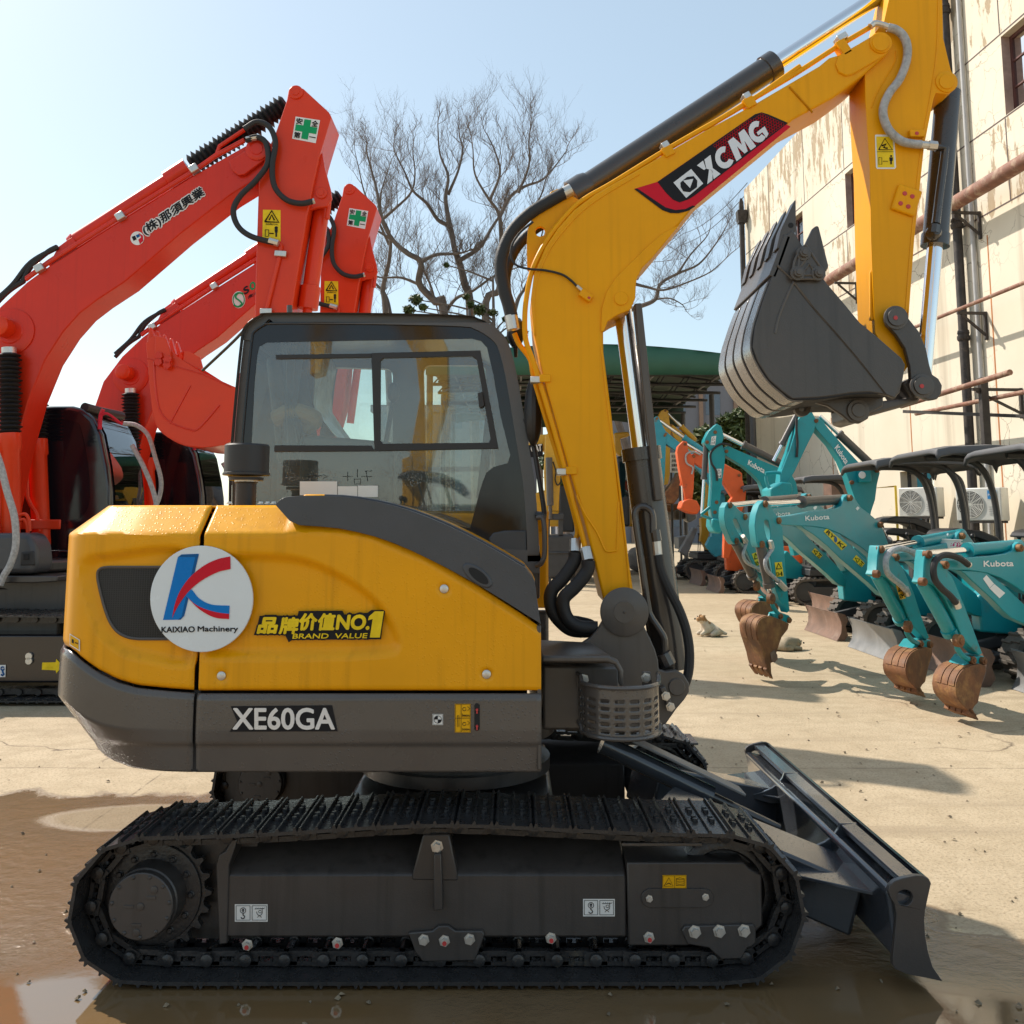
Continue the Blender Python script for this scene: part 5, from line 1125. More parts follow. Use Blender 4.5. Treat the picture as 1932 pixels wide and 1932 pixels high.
# mirror, handrail, wiper-side rod
mb = MB(); c = P(*A7(1783, 660), 4.42); mb.ball(c, .165, 14, 10, (.26, .45, 1.0)); mb.build('wing_mirror', M['plastic'], EX)
mb = MB(); mb.tube(cat([P(*A7(1740, 700), 4.45), P(*A7(1785, 850), 4.43), P(*A7(1835, 1150), 4.42), P(*A7(1845, 1230), 4.42)], 5), .012, 8); mb.tube(cat([P(*A7(1800, 1235), 4.44), P(*A7(1850, 1240), 4.42)], 2), .018, 8); mb.build('mirror_stay', M['plastic'], EX)
mb = MB(); mb.tube(cat([P(*A7(1805, 1250), 4.40), P(*A7(1840, 1265), 4.38), P(*A7(1846, 1440), 4.38), P(*A7(1830, 1500), 4.38), P(*A7(1800, 1520), 4.40)], 5), .012, 10); mb.build('grab_rail', M['charcoal'], EX)
mb = MB(); c = P(*A6(105, 100), 4.5); mb.lathe(c, (0, 0, 1), [(0, .02), (.05, .045), (.12, .04), (.14, .02)], 16); mb.lathe(c, (0, 0, -1), [(0, .012), (.05, .008)], 8); mb.build('work_lamp', M['plastic'], EX)

# ---- boom
bw = .29
edge = A6((740, 1930), (600, 1350), (490, 980), (310, 330), (235, 0)) + A2((890, 900), (905, 780), (960, 650), (1020, 560), (1100, 470), (1200, 395), (1400, 280)) + A3((0, 790), (300, 630), (700, 395), (760, 345), (830, 325), (1030, 205), (1065, 196), (1105, 210), (1130, 245), (1128, 290), (1100, 330), (960, 455), (870, 525), (780, 590), (540, 720)) + [(1330, 362)] + A2((1610, 538), (1540, 620), (1470, 705), (1425, 750), (1400, 800), (1395, 830), (1392, 900), (1370, 955), (1300, 985), (1260, 1010), (1240, 1060)) + A6((740, 130), (800, 600), (860, 1200), (965, 1930)) + A5((1060, 780), (980, 770))
BO = MB().prism(PL(edge, YB), (0, bw, 0)).build('boom', M['yellow'], EX, bevel=.010)
# second plates: cylinder bracket, arm-end boss, weld lines
MB().prism(PL(A2((1228, 1062), (1232, 950), (1255, 870), (1300, 800), (1360, 740), (1440, 660), (1520, 590), (1612, 540), (1475, 706), (1428, 752), (1403, 800), (1398, 830), (1394, 900), (1372, 953), (1302, 983), (1262, 1010), (1242, 1060)), YB - .010), (0, .012, 0)).build('cylinder_bracket_plate', M['yellow'], BO, bevel=.004)
MB().prism(PL(A3((795, 385), (820, 330), (1035, 205), (1065, 197), (1105, 210), (1130, 245), (1128, 290), (1100, 330), (905, 445), (860, 458), (815, 435)), YB - .010), (0, .012, 0)).build('arm_pivot_plate', M['yellow'], BO, bevel=.006)
mb = MB()
for pts in (A6((545, 1170), (600, 1300), (690, 1440), (745, 1560), (770, 1580), (820, 1575), (838, 1540), (850, 1220)), A6((725, 100), (775, 560), (835, 960), (905, 1560), (935, 1900)), A3((515, 525), (655, 680)), A2((1240, 1060), (895, 1065)) if False else A3((515, 525), (655, 680))):
    mb.tube(cat([P(u, v, YB - .001) for u, v in pts], 5), .005, 6)
mb.tube(cat([P(u + 5, v + 4, YB - .001) for u, v in A2((895, 1069), (893, 900), (910, 790), (965, 660), (1030, 570), (1110, 482), (1210, 405), (1400, 290))], 5), .004, 6)
mb.build('weld_seams', M['yellow'], BO)
mb = MB(); rpin(mb, P(*A3(1065, 262), YB - .008), .052, .012); mb.lathe(P(*A3(1065, 262), YB - .02), (0, -1, 0), [(0, .040), (.006, .038)], 24)
rpin(mb, P(*A2(1325, 902), YB - .008), .032, .008); mb.build('pivot_pin', M['yellow'], BO)
# arm-cylinder lug
lug = A2((872, 760), (870, 630), (876, 560), (900, 505), (960, 440), (985, 385), (1020, 370), (1060, 385), (1115, 420), (1210, 470), (1100, 560), (1000, 680), (930, 800))
for y in (YB + .06, YB + .25): MB().prism(PL(lug, y), (0, .025, 0), [PL(A2(*circ((935, 577), 24, 16)), y)]).build('cylinder_lug', M['yellow'], BO, bevel=.003)
# hard lines along the boom back
mb = MB()
l1 = A6((225, 0),) ; 
line = A1((1932, 400),) + A1((1600, 630), (1150, 890), (800, 1105), (650, 1190), (560, 1260), (440, 1400), (360, 1530), (310, 1650), (280, 1800), (270, 1932)) + A6((180, 60), (240, 230), (330, 520), (420, 830), (500, 1140), (590, 1480), (605, 1550))
mb.tube(cat([P(u, v, YB + .02) for u, v in line], 5), .0125, 10)
mb.tube(cat([P(u, v, YB + .02) for u, v in A3((0, 780), (300, 595), (560, 440), (800, 285), (1010, 160))], 4), .0125, 10)
mb.tube(cat([P(u, v, YB + .10) for u, v in A6((95, 0), (130, 80), (210, 190), (235, 320), (330, 640), (430, 960), (545, 1380), (540, 1500))], 5), .0125, 10); mb.build('hard_pipe', M['yellow'], BO)
mb = MB(); my = MB()
for (x, y) in A6((250, 340), (440, 1005)): mb.box(P(x, y, YB + .02), (.05, .05, .03)); my.box(P(x + 17, y - 2, YB + .02), (.05, .06, .035))
for (x, y) in A1((1115, 885), (1605, 590)): mb.box(P(x, y, YB + .02), (.035, .06, .03), Matrix.Rotation(R(-30), 3, 'Y')); my.box(P(x + 5, y + 12, YB + .02), (.05, .06, .05), Matrix.Rotation(R(-30), 3, 'Y'))
for (x, y) in A3((825, 235),): mb.box(P(x, y, YB + .02), (.05, .06, .03), Matrix.Rotation(R(-30), 3, 'Y')); my.box(P(x + 3, y + 20, YB + .02), (.045, .06, .08), Matrix.Rotation(R(-30), 3, 'Y'))
mb.build('pipe_clamp', M['zinc'], BO, bevel=.004); my.build('clamp_block', M['yellow'], BO, bevel=.004)
# brand film
yf_ = YB - .0015
fa = A1((932, 1140), (1070, 1098), (1660, 690), (1700, 678), (1740, 690), (1876, 765), (1290, 1250), (1230, 1278), (1170, 1285), (1120, 1270)); film = MB().sheet(PL(fa, yf_)).build('brand_film', M['red_print'], BO)
flat(A1((1072, 1098), (1120, 1160), (1165, 1205), (1205, 1222), (1255, 1205), (1290, 1185), (1860, 742), (1740, 690), (1700, 678), (1660, 690)), yf_ - .0015, 'film_panel', M['ink'], film)
flat(A1((932, 1142), (1100, 1268), (1150, 1286), (1200, 1287), (1260, 1272), (1300, 1246), (1285, 1240), (1240, 1262), (1180, 1268), (1120, 1252), (950, 1138)), yf_ - .002, 'film_edge', M['ink'], film)
mb = MB(); reg = A1((1400, 880), (1660, 694), (1700, 684), (1738, 694), (1855, 745), (1600, 940), (1500, 1010)); reg_ = [(a, b) for a, b in reg]
ca, sa = math.cos(R(-36)), math.sin(R(-36)); cx0, cy0 = A1(1640, 830)
for i in range(-24, 25):
    for j in range(-14, 15):
        a, b = i * 5.4 + (2.7 if j % 2 else 0), j * 4.7; u, v = cx0 + a * ca - b * sa, cy0 + a * sa + b * ca
        if sdist((u, v), reg_) > 2.6:
            mb.tube(PL([(u + 2.7 * math.cos(R(60 * k + 30 - 36)), v + 2.7 * math.sin(R(60 * k + 30 - 36))) for k in range(7)], yf_ - .002), .0011, 3, cap=False)
mb.build('honeycomb_print', M['dred'] if False else M['red_print'], film)
mb = MB()
def q4(a, b, c, t, bold, sh=0): o, ex, ey = quad3(A1(*a), A1(*b), A1(*c), yf_ - .0035); put_text(mb, t, o, ex, ey, bold, sh)
lo_, le_, lh_ = A1(1372, 1112), A1(1745, 822), A1(1308, 1000)
lx, ly = Vector((le_[0] - lo_[0], le_[1] - lo_[1])), Vector((lh_[0] - lo_[0], lh_[1] - lo_[1]))
def letter(pts): mb.sheet(PL([(lo_[0] + lx.x * a + ly.x * b, lo_[1] + lx.y * a + ly.y * b) for a, b in pts], yf_ - .0035))
letter([(.0, 0), (.085, 0), (.145, .34), (.115, .50)]); letter([(.10, 0), (.21, 0), (.135, .46), (.21, 1), (.11, 1), (.035, .5 - .04 + .04)] if False else [(.105, 0), (.215, 0), (.165, .44), (.225, 1), (.125, 1), (.09, .60), (.14, .40)]); letter([(.005, 1), (.105, 1), (.085, .62), (.055, .62)])
def arcl(cx, w, a0, a1, ro=1.0, ri=.46, n=16): return [(cx + w * ro * math.cos(R(a0 + (a1 - a0) * i / n)), .5 + .5 * ro * math.sin(R(a0 + (a1 - a0) * i / n))) for i in range(n + 1)] + [(cx + w * ri * math.cos(R(a1 - (a1 - a0) * i / n)), .5 + .5 * ri * math.sin(R(a1 - (a1 - a0) * i / n))) for i in range(n + 1)]
letter(arcl(.365, .125, 48, 312)); letter([(.475, 0), (.555, 0), (.575, .55), (.615, .06), (.665, .06), (.695, .55), (.705, 0), (.79, 0), (.765, 1), (.675, 1), (.64, .46), (.595, 1), (.505, 1)])
letter(arcl(.90, .115, 42, 300)); letter([(.885, .50), (1.015, .50), (1.01, .10), (.96, .02), (.95, .34), (.885, .34)])
q = PL(A1((1168, 1102), (1275, 1020), (1348, 1108), (1245, 1195)), yf_ - .003); mb.sheet(q); mb.build('brand_lettering', M['silver'], film)
flat(A1((1210, 1102), (1250, 1068), (1290, 1063), (1312, 1090), (1310, 1130), (1268, 1160), (1228, 1155), (1212, 1130)), yf_ - .0045, 'brand_mark', M['ink'], film)
flat(A1((1222, 1092), (1300, 1080), (1262, 1140)) if False else A1((1226, 1090), (1288, 1080), (1268, 1135)), yf_ - .006, 'brand_mark', M['silver'], film)
# grease line with its block
mb = MB(); mb.tube(cat([P(u, v, YB - .012) for u, v in A2((900, 530), (840, 580), (800, 640), (795, 700), (820, 740), (880, 758), (960, 765), (1040, 785), (1085, 815), (1115, 845))], 5), .0055, 8); mb.build('grease_hose', M['rubber'], BO)
mb = MB(); mb.tube(PL(A2((1112, 840), (1148, 872)), YB - .012), .008, 8); mb.build('hose_fitting', M['zinc'], BO); mb = MB(); mb.box(P(*A2(1155, 888), YB - .012), (.06, .03, .035), Matrix.Rotation(R(35), 3, 'Y')); mb.build('grease_block', M['yellow'], BO, bevel=.003)
mb = MB(); mb.cyl(P(*A2(1165, 895), YB - .02), P(*A2(1175, 903), YB - .02), .009); mb.build('red_cap', M['bolt_red'], BO)
# big hoses over the boom back and at the foot
mb = MB(); hz = [P(u, v, YB + .05) for u, v in A1((510, 1165), (420, 1215), (300, 1290), (200, 1390), (145, 1500), (125, 1600), (140, 1730), (170, 1830), (190, 1910))]; mb.tube(cat(hz, 6), .030, 12)
mb.tube(cat([p + Vector((.02, .16, -.03)) for p in hz[1:]], 6), .026, 12); mb.build('wrapped_hose', M['rubber'], EX)
mb = MB(); mb.tube(PL(A1((505, 1168), (550, 1145)), YB + .05), .030, 12); mb.tube([P(*A1(186, 1905), YB + .05), P(*A1(200, 1990), YB + .05)], .030, 12); mb.build('hose_fitting', M['zinc'], EX)
mb = MB(); mb.tube(cat([P(u, v, YB + .04) for u, v in A5((690, 330), (680, 400), (600, 520), (525, 600), (510, 680), (540, 780), (640, 880), (740, 900), (850, 890))], 6), .030, 12)
mb.tube(cat([P(u, v, YB + .0) for u, v in A5((785, 390), (775, 470), (690, 580), (610, 660), (605, 740), (640, 820), (720, 870), (850, 880))], 6), .030, 12); mb.tube(cat([P(u, v, YB + .1) for u, v in A5((610, 700), (640, 790), (720, 810), (800, 830), (840, 860))], 5), .010, 8); mb.build('foot_hose', M['rubber'], EX)
mb = MB(); mb.tube([P(*A5(690, 240), YB + .06), P(*A5(688, 330), YB + .04)], .026, 8); mb.tube([P(*A5(765, 300), YB + .02), P(*A5(785, 390), YB)], .026, 8); mb.build('hose_fitting', M['zinc'], EX)

# ---- cylinders (barrel, rod)
def cylinder(name, a, b, r, rr_, split, mb_mat, par=EX, rod_mat=None, n=28):
    a, b = Vector(a), Vector(b); c = a.lerp(b, split); d = (b - a).normalized(); L = (b - a).length
    mb = MB(); mb._lathe(a, d, [(0, r * .9), (L * split - .06, r * .9), (L * split - .058, r), (L * split, r), (L * split + .001, r * .6)], n)
    o = mb.build(name, mb_mat, par); MB().tube([c, b], rr_, n).build(name.replace('cylinder', 'rod') if 'cylinder' in name else 'rod', rod_mat or M['chrome'], o); return o
yA = YC
cylinder('arm_cylinder', P(*A1(575, 1178), yA), P(1712, -42, yA), .072, .038, .594, M['dark_cyl'])
mb = MB(); c = P(*A1(590, 1165), yA); d = (P(*A1(1700, 450), yA) - c).normalized(); mb._lathe(c - d * .03, d, [(0, .07), (.0, .078), (.07, .078), (.10, .07)], 28); mb.build('cylinder_end', M['dark_cyl'], EX)
bc0, bc1 = P(1264, 1262, yA - .03), P(1174, 580, yA - .03)
cylinder('boom_cylinder', bc0, bc1, .092, .042, .60, M['dark_cyl'])
mb = MB(); mb.beam(P(1202, 575, yA - .11), P(1241, 945, yA - .11), .035, .07, up=(0, 1, 0)); mb.build('rod_guard', M['charcoal'], EX, bevel=.006)
mb = MB(); mb.tube(cat([P(u, v, yA - .14) for u, v in A5((1255, 190), (1250, 60), (1215, 10), (1160, 0), (1125, 40), (1130, 130), (1170, 400), (1215, 720), (1240, 800), (1300, 890), (1335, 960), (1340, 1080))], 6), .016, 10); mb.build('cylinder_pipe', M['dark_cyl'], EX)
mb = MB(); mb.tube(PL(A5((1270, 170), (1283, 250)), yA - .14), .022, 8); mb.build('pipe_joint', M['dark_cyl'], EX); mb = MB(); mb.tube(PL(A5((1280, 250), (1290, 350)), yA - .14), .020, 8); mb.build('hose_fitting', M['zinc'], EX)
mb = MB(); mb.tube(cat([P(u, v, yA - .17) for u, v in A5((1292, 350), (1310, 450), (1360, 580), (1440, 740), (1490, 880), (1515, 1020), (1515, 1160), (1490, 1270), (1440, 1340), (1330, 1400))], 6), .021, 10); mb.build('cylinder_hose', M['rubber'], EX)
mb = MB(); mb.tube(PL(A5((1325, 1060), (1370, 1150)), yA - .14), .035, 10); mb.build('port_block', M['dark_cyl'], EX, bevel=.004)

# ---- swing post and front of the house
post = A5((480, 1102), (560, 1075), (640, 1050), (720, 1005), (800, 950), (860, 880), (900, 810), (928, 745)) + A5(*circ((1045, 757), 100, 12, 185, 345)) + A5((1180, 850), (1235, 960), (1270, 1040), (1290, 1110), (1296, 1180), (1350, 1195), (1420, 1185), (1475, 1215), (1515, 1280), (1515, 1345), (1480, 1400), (1420, 1470), (1350, 1570), (1290, 1600), (1100, 1640), (760, 1640), (600, 1400), (460, 1330))
MB().prism(PL(post, YB - .05), (0, .045, 0)).build('swing_post', M['charcoal'], EX, bevel=.005)
MB().prism(PL(post, YB + .37), (0, .045, 0)).build('swing_post', M['charcoal'], EX, bevel=.005)
mb = MB(); rpin(mb, P(*A5(1045, 762), YB - .05), .105, .012, 40); mb.lathe(P(*A5(1046, 764), YB - .061), (0, -1, 0), [(0, .047), (.004, .046)], 32); mb.lathe(P(*A5(1046, 764), YB - .0655), (0, -1, 0), [(0, .006), (.004, .003)], 10)
rpin(mb, P(*A5(1425, 1305), YB - .05), .036, .010); mb.build('foot_pin', M['charcoal'], EX)
MB().prism(PL(A5((460, 1330), (460, 1150), (700, 1150), (1000, 1200), (1290, 1250), (1290, 1600), (1100, 1650), (620, 1630)), YB - .02), (0, .40, 0)).build('swing_frame', M['charcoal'], EX, bevel=.01)
fx = P(*A5(450, 1200), 3.75).x
mb = MB(); mb.prism(PL(A5((450, 1130), (920, 1130), (975, 1150), (1005, 1200), (1010, 1300), (1040, 1300), (1040, 1190), (1000, 1115), (930, 1080), (450, 1085)), YH + .10), (0, .05, 0)); mb.build('step_rail', M['charcoal'], EX, bevel=.012)
mb = MB(); a = P(*A5(450, 1090), YH + .15); b = P(*A5(980, 1100), YH + .15); mb.prism([a, b, b + Vector((-.05, .50, 0)), a + Vector((0, .55, 0))], (0, 0, -.02)); mb.build('front_tray', M['charcoal'], EX, bevel=.005)
mb = MB().prism(PL(A5((455, 1150), (1010, 1160), (1010, 1600), (700, 1620), (455, 1620)), YH + .28), (0, .3, 0)); mb.build('front_frame', M['charcoal'], EX, bevel=.01)
# perforated step guard, bent in plan
gx0, gx1 = P(*A5(705, 1450), YH + .25).x, P(*A5(1285, 1450), YH + .25).x; gz0, gz1 = P(*A5(1000, 1670), YH + .05).z, P(*A5(1000, 1305), YH + .05).z
gcx, grx = (gx0 + gx1) / 2, (gx1 - gx0) / 2
def gpt(a, z, r=1.0): return Vector((gcx - grx * r * math.cos(R(a)), YH + .27 - .26 * r * math.sin(R(a)) ** .7, z + (.02 if a < 20 or a > 160 else 0)))
vs_rows = []; NA, NZ = 66, 33
def keep(i, j):
    rr_, cc = (j - 3) // 5, (i - 4) // 8
    jj, ii = (j - 3) % 5, (i - 4) % 8
    return not (3 <= j < NZ - 5 and 4 <= i < NA - 4 and jj in (0, 1) and 0 <= ii <= 4 and not ((ii in (0, 4)) and False) and (rr_ < 5))
mb = MB(); vsx = [[gpt(4 + 172 * i / NA, gz0 + (gz1 - gz0) * j / NZ) for i in range(NA + 1)] for j in range(NZ + 1)]
mb.add([p for r in vsx for p in r], [(j * (NA + 1) + i, j * (NA + 1) + i + 1, (j + 1) * (NA + 1) + i + 1, (j + 1) * (NA + 1) + i) for j in range(NZ) for i in range(NA) if keep(i, j)])
GU = mb.build('step_guard', M['charcoal_wet'], EX, solid=.006)
for k_ in range(1): pass
mb = MB(); mb.tube([gpt(4 + 172 * i / 40, gz1) for i in range(41)], .009, 8); mb.tube([gpt(4 + 172 * i / 40, gz0) for i in range(41)], .009, 8); mb.build('guard_rim', M['charcoal_wet'], GU)
mb = MB()
for q in ((730, 1240), (1205, 1225)): mb.prism(PL(A5((q[0] - 30, q[1] - 30), (q[0] + 30, q[1] - 30), (q[0] + 45, q[1] + 70), (q[0] - 30, q[1] + 70)), YH + .21), (0, .012, 0))
mb.build('guard_bracket', M['charcoal'], GU, bevel=.003)
mb = MB()
for q in ((752, 1250), (1203, 1240)): bolt(mb, P(*A5(*q), YH + .21), .014, .014)
for q in ((1347, 1372), (1380, 1450)): bolt(mb, P(*A5(*q), YB - .09), .014, .014)
mb.build('guard_bolt', M['zinc'], GU)
MB().prism(PL(A5((1305, 1320), (1340, 1300), (1410, 1470), (1375, 1490)), YB - .09), (0, .03, 0)).build('hose_clip', M['charcoal'], EX, bevel=.004)

# ---- arm
aw = .21; YA = YC - .15
ae = [(1651, 60), (1668, 40), (1690, -60), (1720, -85), (1790, -85), (1778, 0)] + A3((1445, 230), (1490, 420), (1513, 470), (1518, 510), (1500, 550), (1470, 567), (1400, 560), (1385, 600), (1330, 880), (1270, 1450), (1235, 1932)) + A4((1475, 900), (1455, 1050), (1480, 1200), (1490, 1290), (1450, 1340), (1380, 1330), (1345, 1240), (1240, 1060), (1212, 400)) + A3((1000, 1000), (985, 780), (975, 600), (970, 440), (1040, 340))
AR = MB().prism(PL(ae, YA), (0, aw, 0)).build('arm', M['yellow'], EX, bevel=.012)
mb = MB(); rpin(mb, P(*A3(1463, 496), YA), .052, .008); mb.lathe(P(*A3(1463, 496), YA - .008), (0, -1, 0), [(0, .036), (.006, .034)], 24); mb.build('pivot_pin', M['yellow'], AR)
mb = MB(); mb.tube(cat([P(u, v, YA - .001) for u, v in A3((1160, 310), (1150, 380), (1090, 480), (1040, 570), (1010, 650))], 5), .004, 6); mb.tube(cat([P(u, v, YA - .001) for u, v in A3((1415, 0), (1405, 300), (1370, 560), (1310, 900), (1255, 1400), (1215, 1900))], 5), .003, 6); mb.build('weld_seams', M['yellow'], AR)
mb = MB(); mb.box(P(*A3(1222, 1210), YA - .008), (.115, .02, .13), Matrix.Rotation(R(20), 3, 'Y')); pl = mb.build('cover_plate', M['yellow'], AR, bevel=.012, seg=3)
mb = MB()
for q in ((1212, 1168), (1258, 1186), (1187, 1228), (1233, 1247)): mb.lathe(P(*A3(*q), YA - .018), (0, -1, 0), [(0, .011), (.003, .010)], 14)
mb.build('plate_bolt', M['bolt_red'], pl)
mb = MB(); mb.box(P(*A3(1283, 808), YA - .012), (.07, .025, .035)); mb.build('hose_bracket', M['yellow'], AR, bevel=.004); mb = MB(); mb.lathe(P(*A3(1285, 805), YA - .025), (0, -1, 0), [(0, .009), (.002, .009)], 10); mb.build('bracket_bolt', M['bolt_red'], AR)
mb = MB()
for x, w_ in ((960, 14), (982, 16), (1005, 20)): mb.prism(PL(A3((x, 1932), (x - 2, 1650), (x + 12, 1600 if x > 970 else 1660), (x + w_, 1660), (x + w_, 1932)), YA + (.22 - .1 * ((x - 960) / 22))), (0, .02, 0))
mb.build('stop_ribs', M['yellow'], AR, bevel=.003)
mb = MB(); mb.tube(cat([P(u, v, YA - .03) for u, v in A3((1110, 165), (1160, 180), (1205, 220), (1228, 290), (1220, 380), (1180, 480), (1120, 560), (1085, 640), (1085, 710), (1120, 790), (1190, 850), (1260, 868), (1310, 872))], 8), .0195, 12); mb.build('armoured_hose', M['hosewrap'], AR)
mb = MB(); mb.tube(cat([P(u, v, YB + .0) for u, v in A3((1005, 160), (1030, 142), (1075, 150), (1120, 168))], 4), .016, 10); mb.tube(PL(A3((1300, 872), (1395, 880)), YA - .03), .018, 10); mb.tube(PL(A3((1355, 877), (1405, 882)), YA - .03), .022, 6); mb.build('hose_fitting', M['zinc'], AR)
f = flat(A3((1032, 815), (1040, 812), (1148, 814), (1160, 1010), (1152, 1020), (1045, 1020), (1038, 1010)), YA - .0015, 'warning_label', M['white'], AR)
flat(A3((1040, 824), (1140, 826), (1149, 1010), (1049, 1010)), YA - .003, 'label_film', M['gold'], f); k = MB(); q = YA - .0045
k.tube(PL(A3((1055, 904), (1092, 836), (1138, 904), (1055, 904)), q), .0022, 4); k.tube(PL(A3((1045, 916), (1145, 916)), q), .001, 4); k.tube(PL(A3((1075, 880), (1100, 868), (1085, 890), (1108, 895)), q), .004, 4)
k.tube(PL(A3((1056, 950), (1074, 950), (1074, 992), (1056, 992), (1056, 950)), q), .001, 4); k.tube(PL(A3((1080, 973), (1110, 973)), q), .0014, 4)
k.lathe(P(*A3(1130, 942), q), (0, -1, 0), [(0, .005), (.0005, .005)], 10); k.sheet(PL(A3((1119, 950), (1141, 950), (1139, 972), (1135, 972), (1135, 992), (1125, 992), (1125, 972), (1121, 972)), q)); k.build('label_print', M['ink'], f)
cylinder('bucket_cylinder', P(1789, 174, yA), P(*A4(1590, 1400), yA), .066, .036, .545, M['dark_cyl'])
mb = MB(); mb.tube(PL(A3((1400, 890), (1455, 900), (1445, 1000), (1400, 1350)), yA - .09), .020, 10); mb.lathe(P(*A3(1380, 1410), yA - .06), (0, -1, 0), [(0, .036), (.03, .034), (.05, .02)], 14); mb.tube(PL(A3((1390, 1360), (1385, 1410)), yA - .09), .028, 8); mb.build('cylinder_pipe', M['dark_cyl'], EX)
# ---- bucket linkage and bucket
lk = A4(*circ((1385, 950), 72, 10, 150, 330), (1480, 950), (1560, 1050), (1610, 1170), (1635, 1290), (1655, 1360), (1700, 1390), (1727, 1440), (1720, 1500), (1690, 1540), (1640, 1548), (1540, 1520), (1500, 1450), (1490, 1300), (1455, 1170), (1390, 1070), (1325, 1000))
for y in (YA - .045, YA + aw + .015): MB().prism(PL(lk, y), (0, .03, 0)).build('bucket_link', M['bucket_paint'], EX, bevel=.005)
mb = MB(); red = MB()
for q in ((1388, 950), (1578, 1445)): mb._lathe(P(*A4(*q), YA - .045), Vector((0, -1, 0)), [(0, .055), (.008, .054), (.009, .042), (.018, .04)], 28); red.lathe(P(*A4(*q), YA - .064), (0, -1, 0), [(0, .010), (.002, .010)], 10)
mb.build('link_pin', M['charcoal'], EX); red.build('pin_mark', M['bolt_red'], EX)
mb = MB(); a, b = P(*A4(1560, 1440), YC), P(*A4(1115, 1620), YC); mb.prism(PL(A4((1500, 1530), (1430, 1420), (1560, 1360), (1590, 1480), (1560, 1560), (1200, 1660), (1130, 1710), (1060, 1690), (1050, 1580), (1200, 1560)), YC - .13), (0, .26, 0)); mb.build('h_link', M['charcoal'], EX, bevel=.012)
yk0, yk1 = 4.07, 4.75
sideo = A4((525, 575), (540, 520), (600, 350), (640, 310), (665, 345), (710, 420), (850, 640), (900, 712), (1010, 840), (1130, 985), (1260, 1092), (1430, 1240), (1458, 1290), (1440, 1400), (1420, 1490), (1385, 1535), (1320, 1510), (1200, 1490), (1070, 1496), (930, 1518), (830, 1530), (640, 1540), (570, 1490), (470, 1400), (390, 1275), (350, 1160), (365, 1020), (400, 900), (440, 780), (490, 650))
BK = MB().prism(PL(sideo, yk0), (0, .022, 0)).build('bucket', M['bucket_paint'], EX, bevel=.006)
MB().prism([p + Vector((0, yk1 - yk0 - .022, 0)) for p in PL(sideo, yk0)], (0, .022, 0)).build('bucket_side', M['bucket_paint'], BK, bevel=.006)
wr = cat([P(u, v, yk0) for u, v in A4((600, 350), (540, 520), (490, 650), (440, 780), (400, 900), (365, 1020), (350, 1160), (390, 1275), (470, 1400), (570, 1490), (640, 1540), (760, 1545), (900, 1535), (1100, 1505), (1385, 1500))], 4)
inn_ = []
for i, p in enumerate(wr):
    t = (wr[min(i + 1, len(wr) - 1)] - wr[max(i - 1, 0)]).normalized(); inn_.append(p + Vector((-t.z, 0, t.x)) * .016)
cz_ = sum((p.z for p in wr)) / len(wr); cx_ = P(*A4(800, 1000), yk0).x
MB().prism([p + Vector((0, .002, 0)) for p in wr] + [p + Vector((0, .002, 0)) for p in reversed(inn_)], (0, yk1 - yk0 - .004, 0)).build('bucket_shell', M['black'], BK, bevel=.002)  # shell coloured black so gaps between the strips read as shaded grooves
mb = MB()
def outp(i, d): 
    t = (wr[min(i + 1, len(wr) - 1)] - wr[max(i - 1, 0)]).normalized(); n = Vector((-t.z, 0, t.x)); n = n if n.dot(wr[i] - Vector((cx_, wr[i].y, cz_))) > 0 else -n; return wr[i] + n * d
i0, i1 = 9, len(wr) - 13
for k in range(4):
    y = yk0 + .012 + k * .168; a = [outp(i, .007) + Vector((0, y - yk0, 0)) for i in range(i0, i1)]; b = [outp(i, -.006) + Vector((0, y - yk0, 0)) for i in range(i0, i1)]
    mb.prism(a + list(reversed(b)), (0, .134, 0))
mb.build('wear_strips', M['bucket_wet_lit'], BK, bevel=.003)
# cutting edge and five teeth
le = [outp(i, .012) for i in range(0, 9)] + [outp(i, -.02) for i in range(8, -1, -1)]
MB().prism(le, (0, yk1 - yk0, 0)).build('cutting_edge', M['bucket_paint'], BK, bevel=.004)
base = P(*A4(600, 400), yk0); tip = P(*A4(664, 98), yk0)
tooth = PL(A4((530, 445), (560, 310), (600, 225), (662, 92), (668, 98), (670, 310), (655, 345), (610, 360), (560, 440)), yk0)
for k in range(5):
    o = Vector((0, .006 + k * (yk1 - yk0 - .09) / 4, 0))
    tp = [p + o for p in tooth]
    t_ = MB().prism(tp, (0, .075, 0)).build('bucket_tooth', M['bucket_paint'], BK, bevel=.016, seg=3)
    c = P(*A4(632, 277), yk0) + o; MB().lathe(c + Vector((0, .004, 0)), (0, -1, 0), [(0, .013), (.006, .012)], 12).build('tooth_pin', M['black'], t_)
# side cutter
MB().prism(PL(A4((640, 620), (655, 540), (700, 440), (735, 415), (790, 300), (822, 276), (835, 290), (905, 570), (900, 590), (868, 640), (845, 672), (660, 670)), yk0 - .03), (0, .032, 0)).build('side_cutter', M['bucket_paint'], BK, bevel=.008)
MB().prism([p + Vector((0, yk1 - yk0 + .03, 0)) for p in PL(A4((640, 620), (655, 540), (700, 440), (735, 415), (790, 300), (822, 276), (835, 290), (905, 570), (900, 590), (868, 640), (845, 672), (660, 670)), yk0 - .03)], (0, .03, 0)).build('side_cutter', M['bucket_paint'], BK, bevel=.008)
mb = MB()
for ln in (((640, 620), (655, 540), (700, 445), (735, 420), (870, 620), (845, 668), (660, 668), (640, 620)), ((680, 600), (690, 520), (745, 515), (680, 600)), ((720, 620), (760, 560), (790, 600), (780, 640), (720, 640), (720, 620))): mb.tube(PL(A4(*ln), yk0 - .031), .006, 6)
mb.build('cutter_ribs', M['charcoal'], BK)
mb = MB()
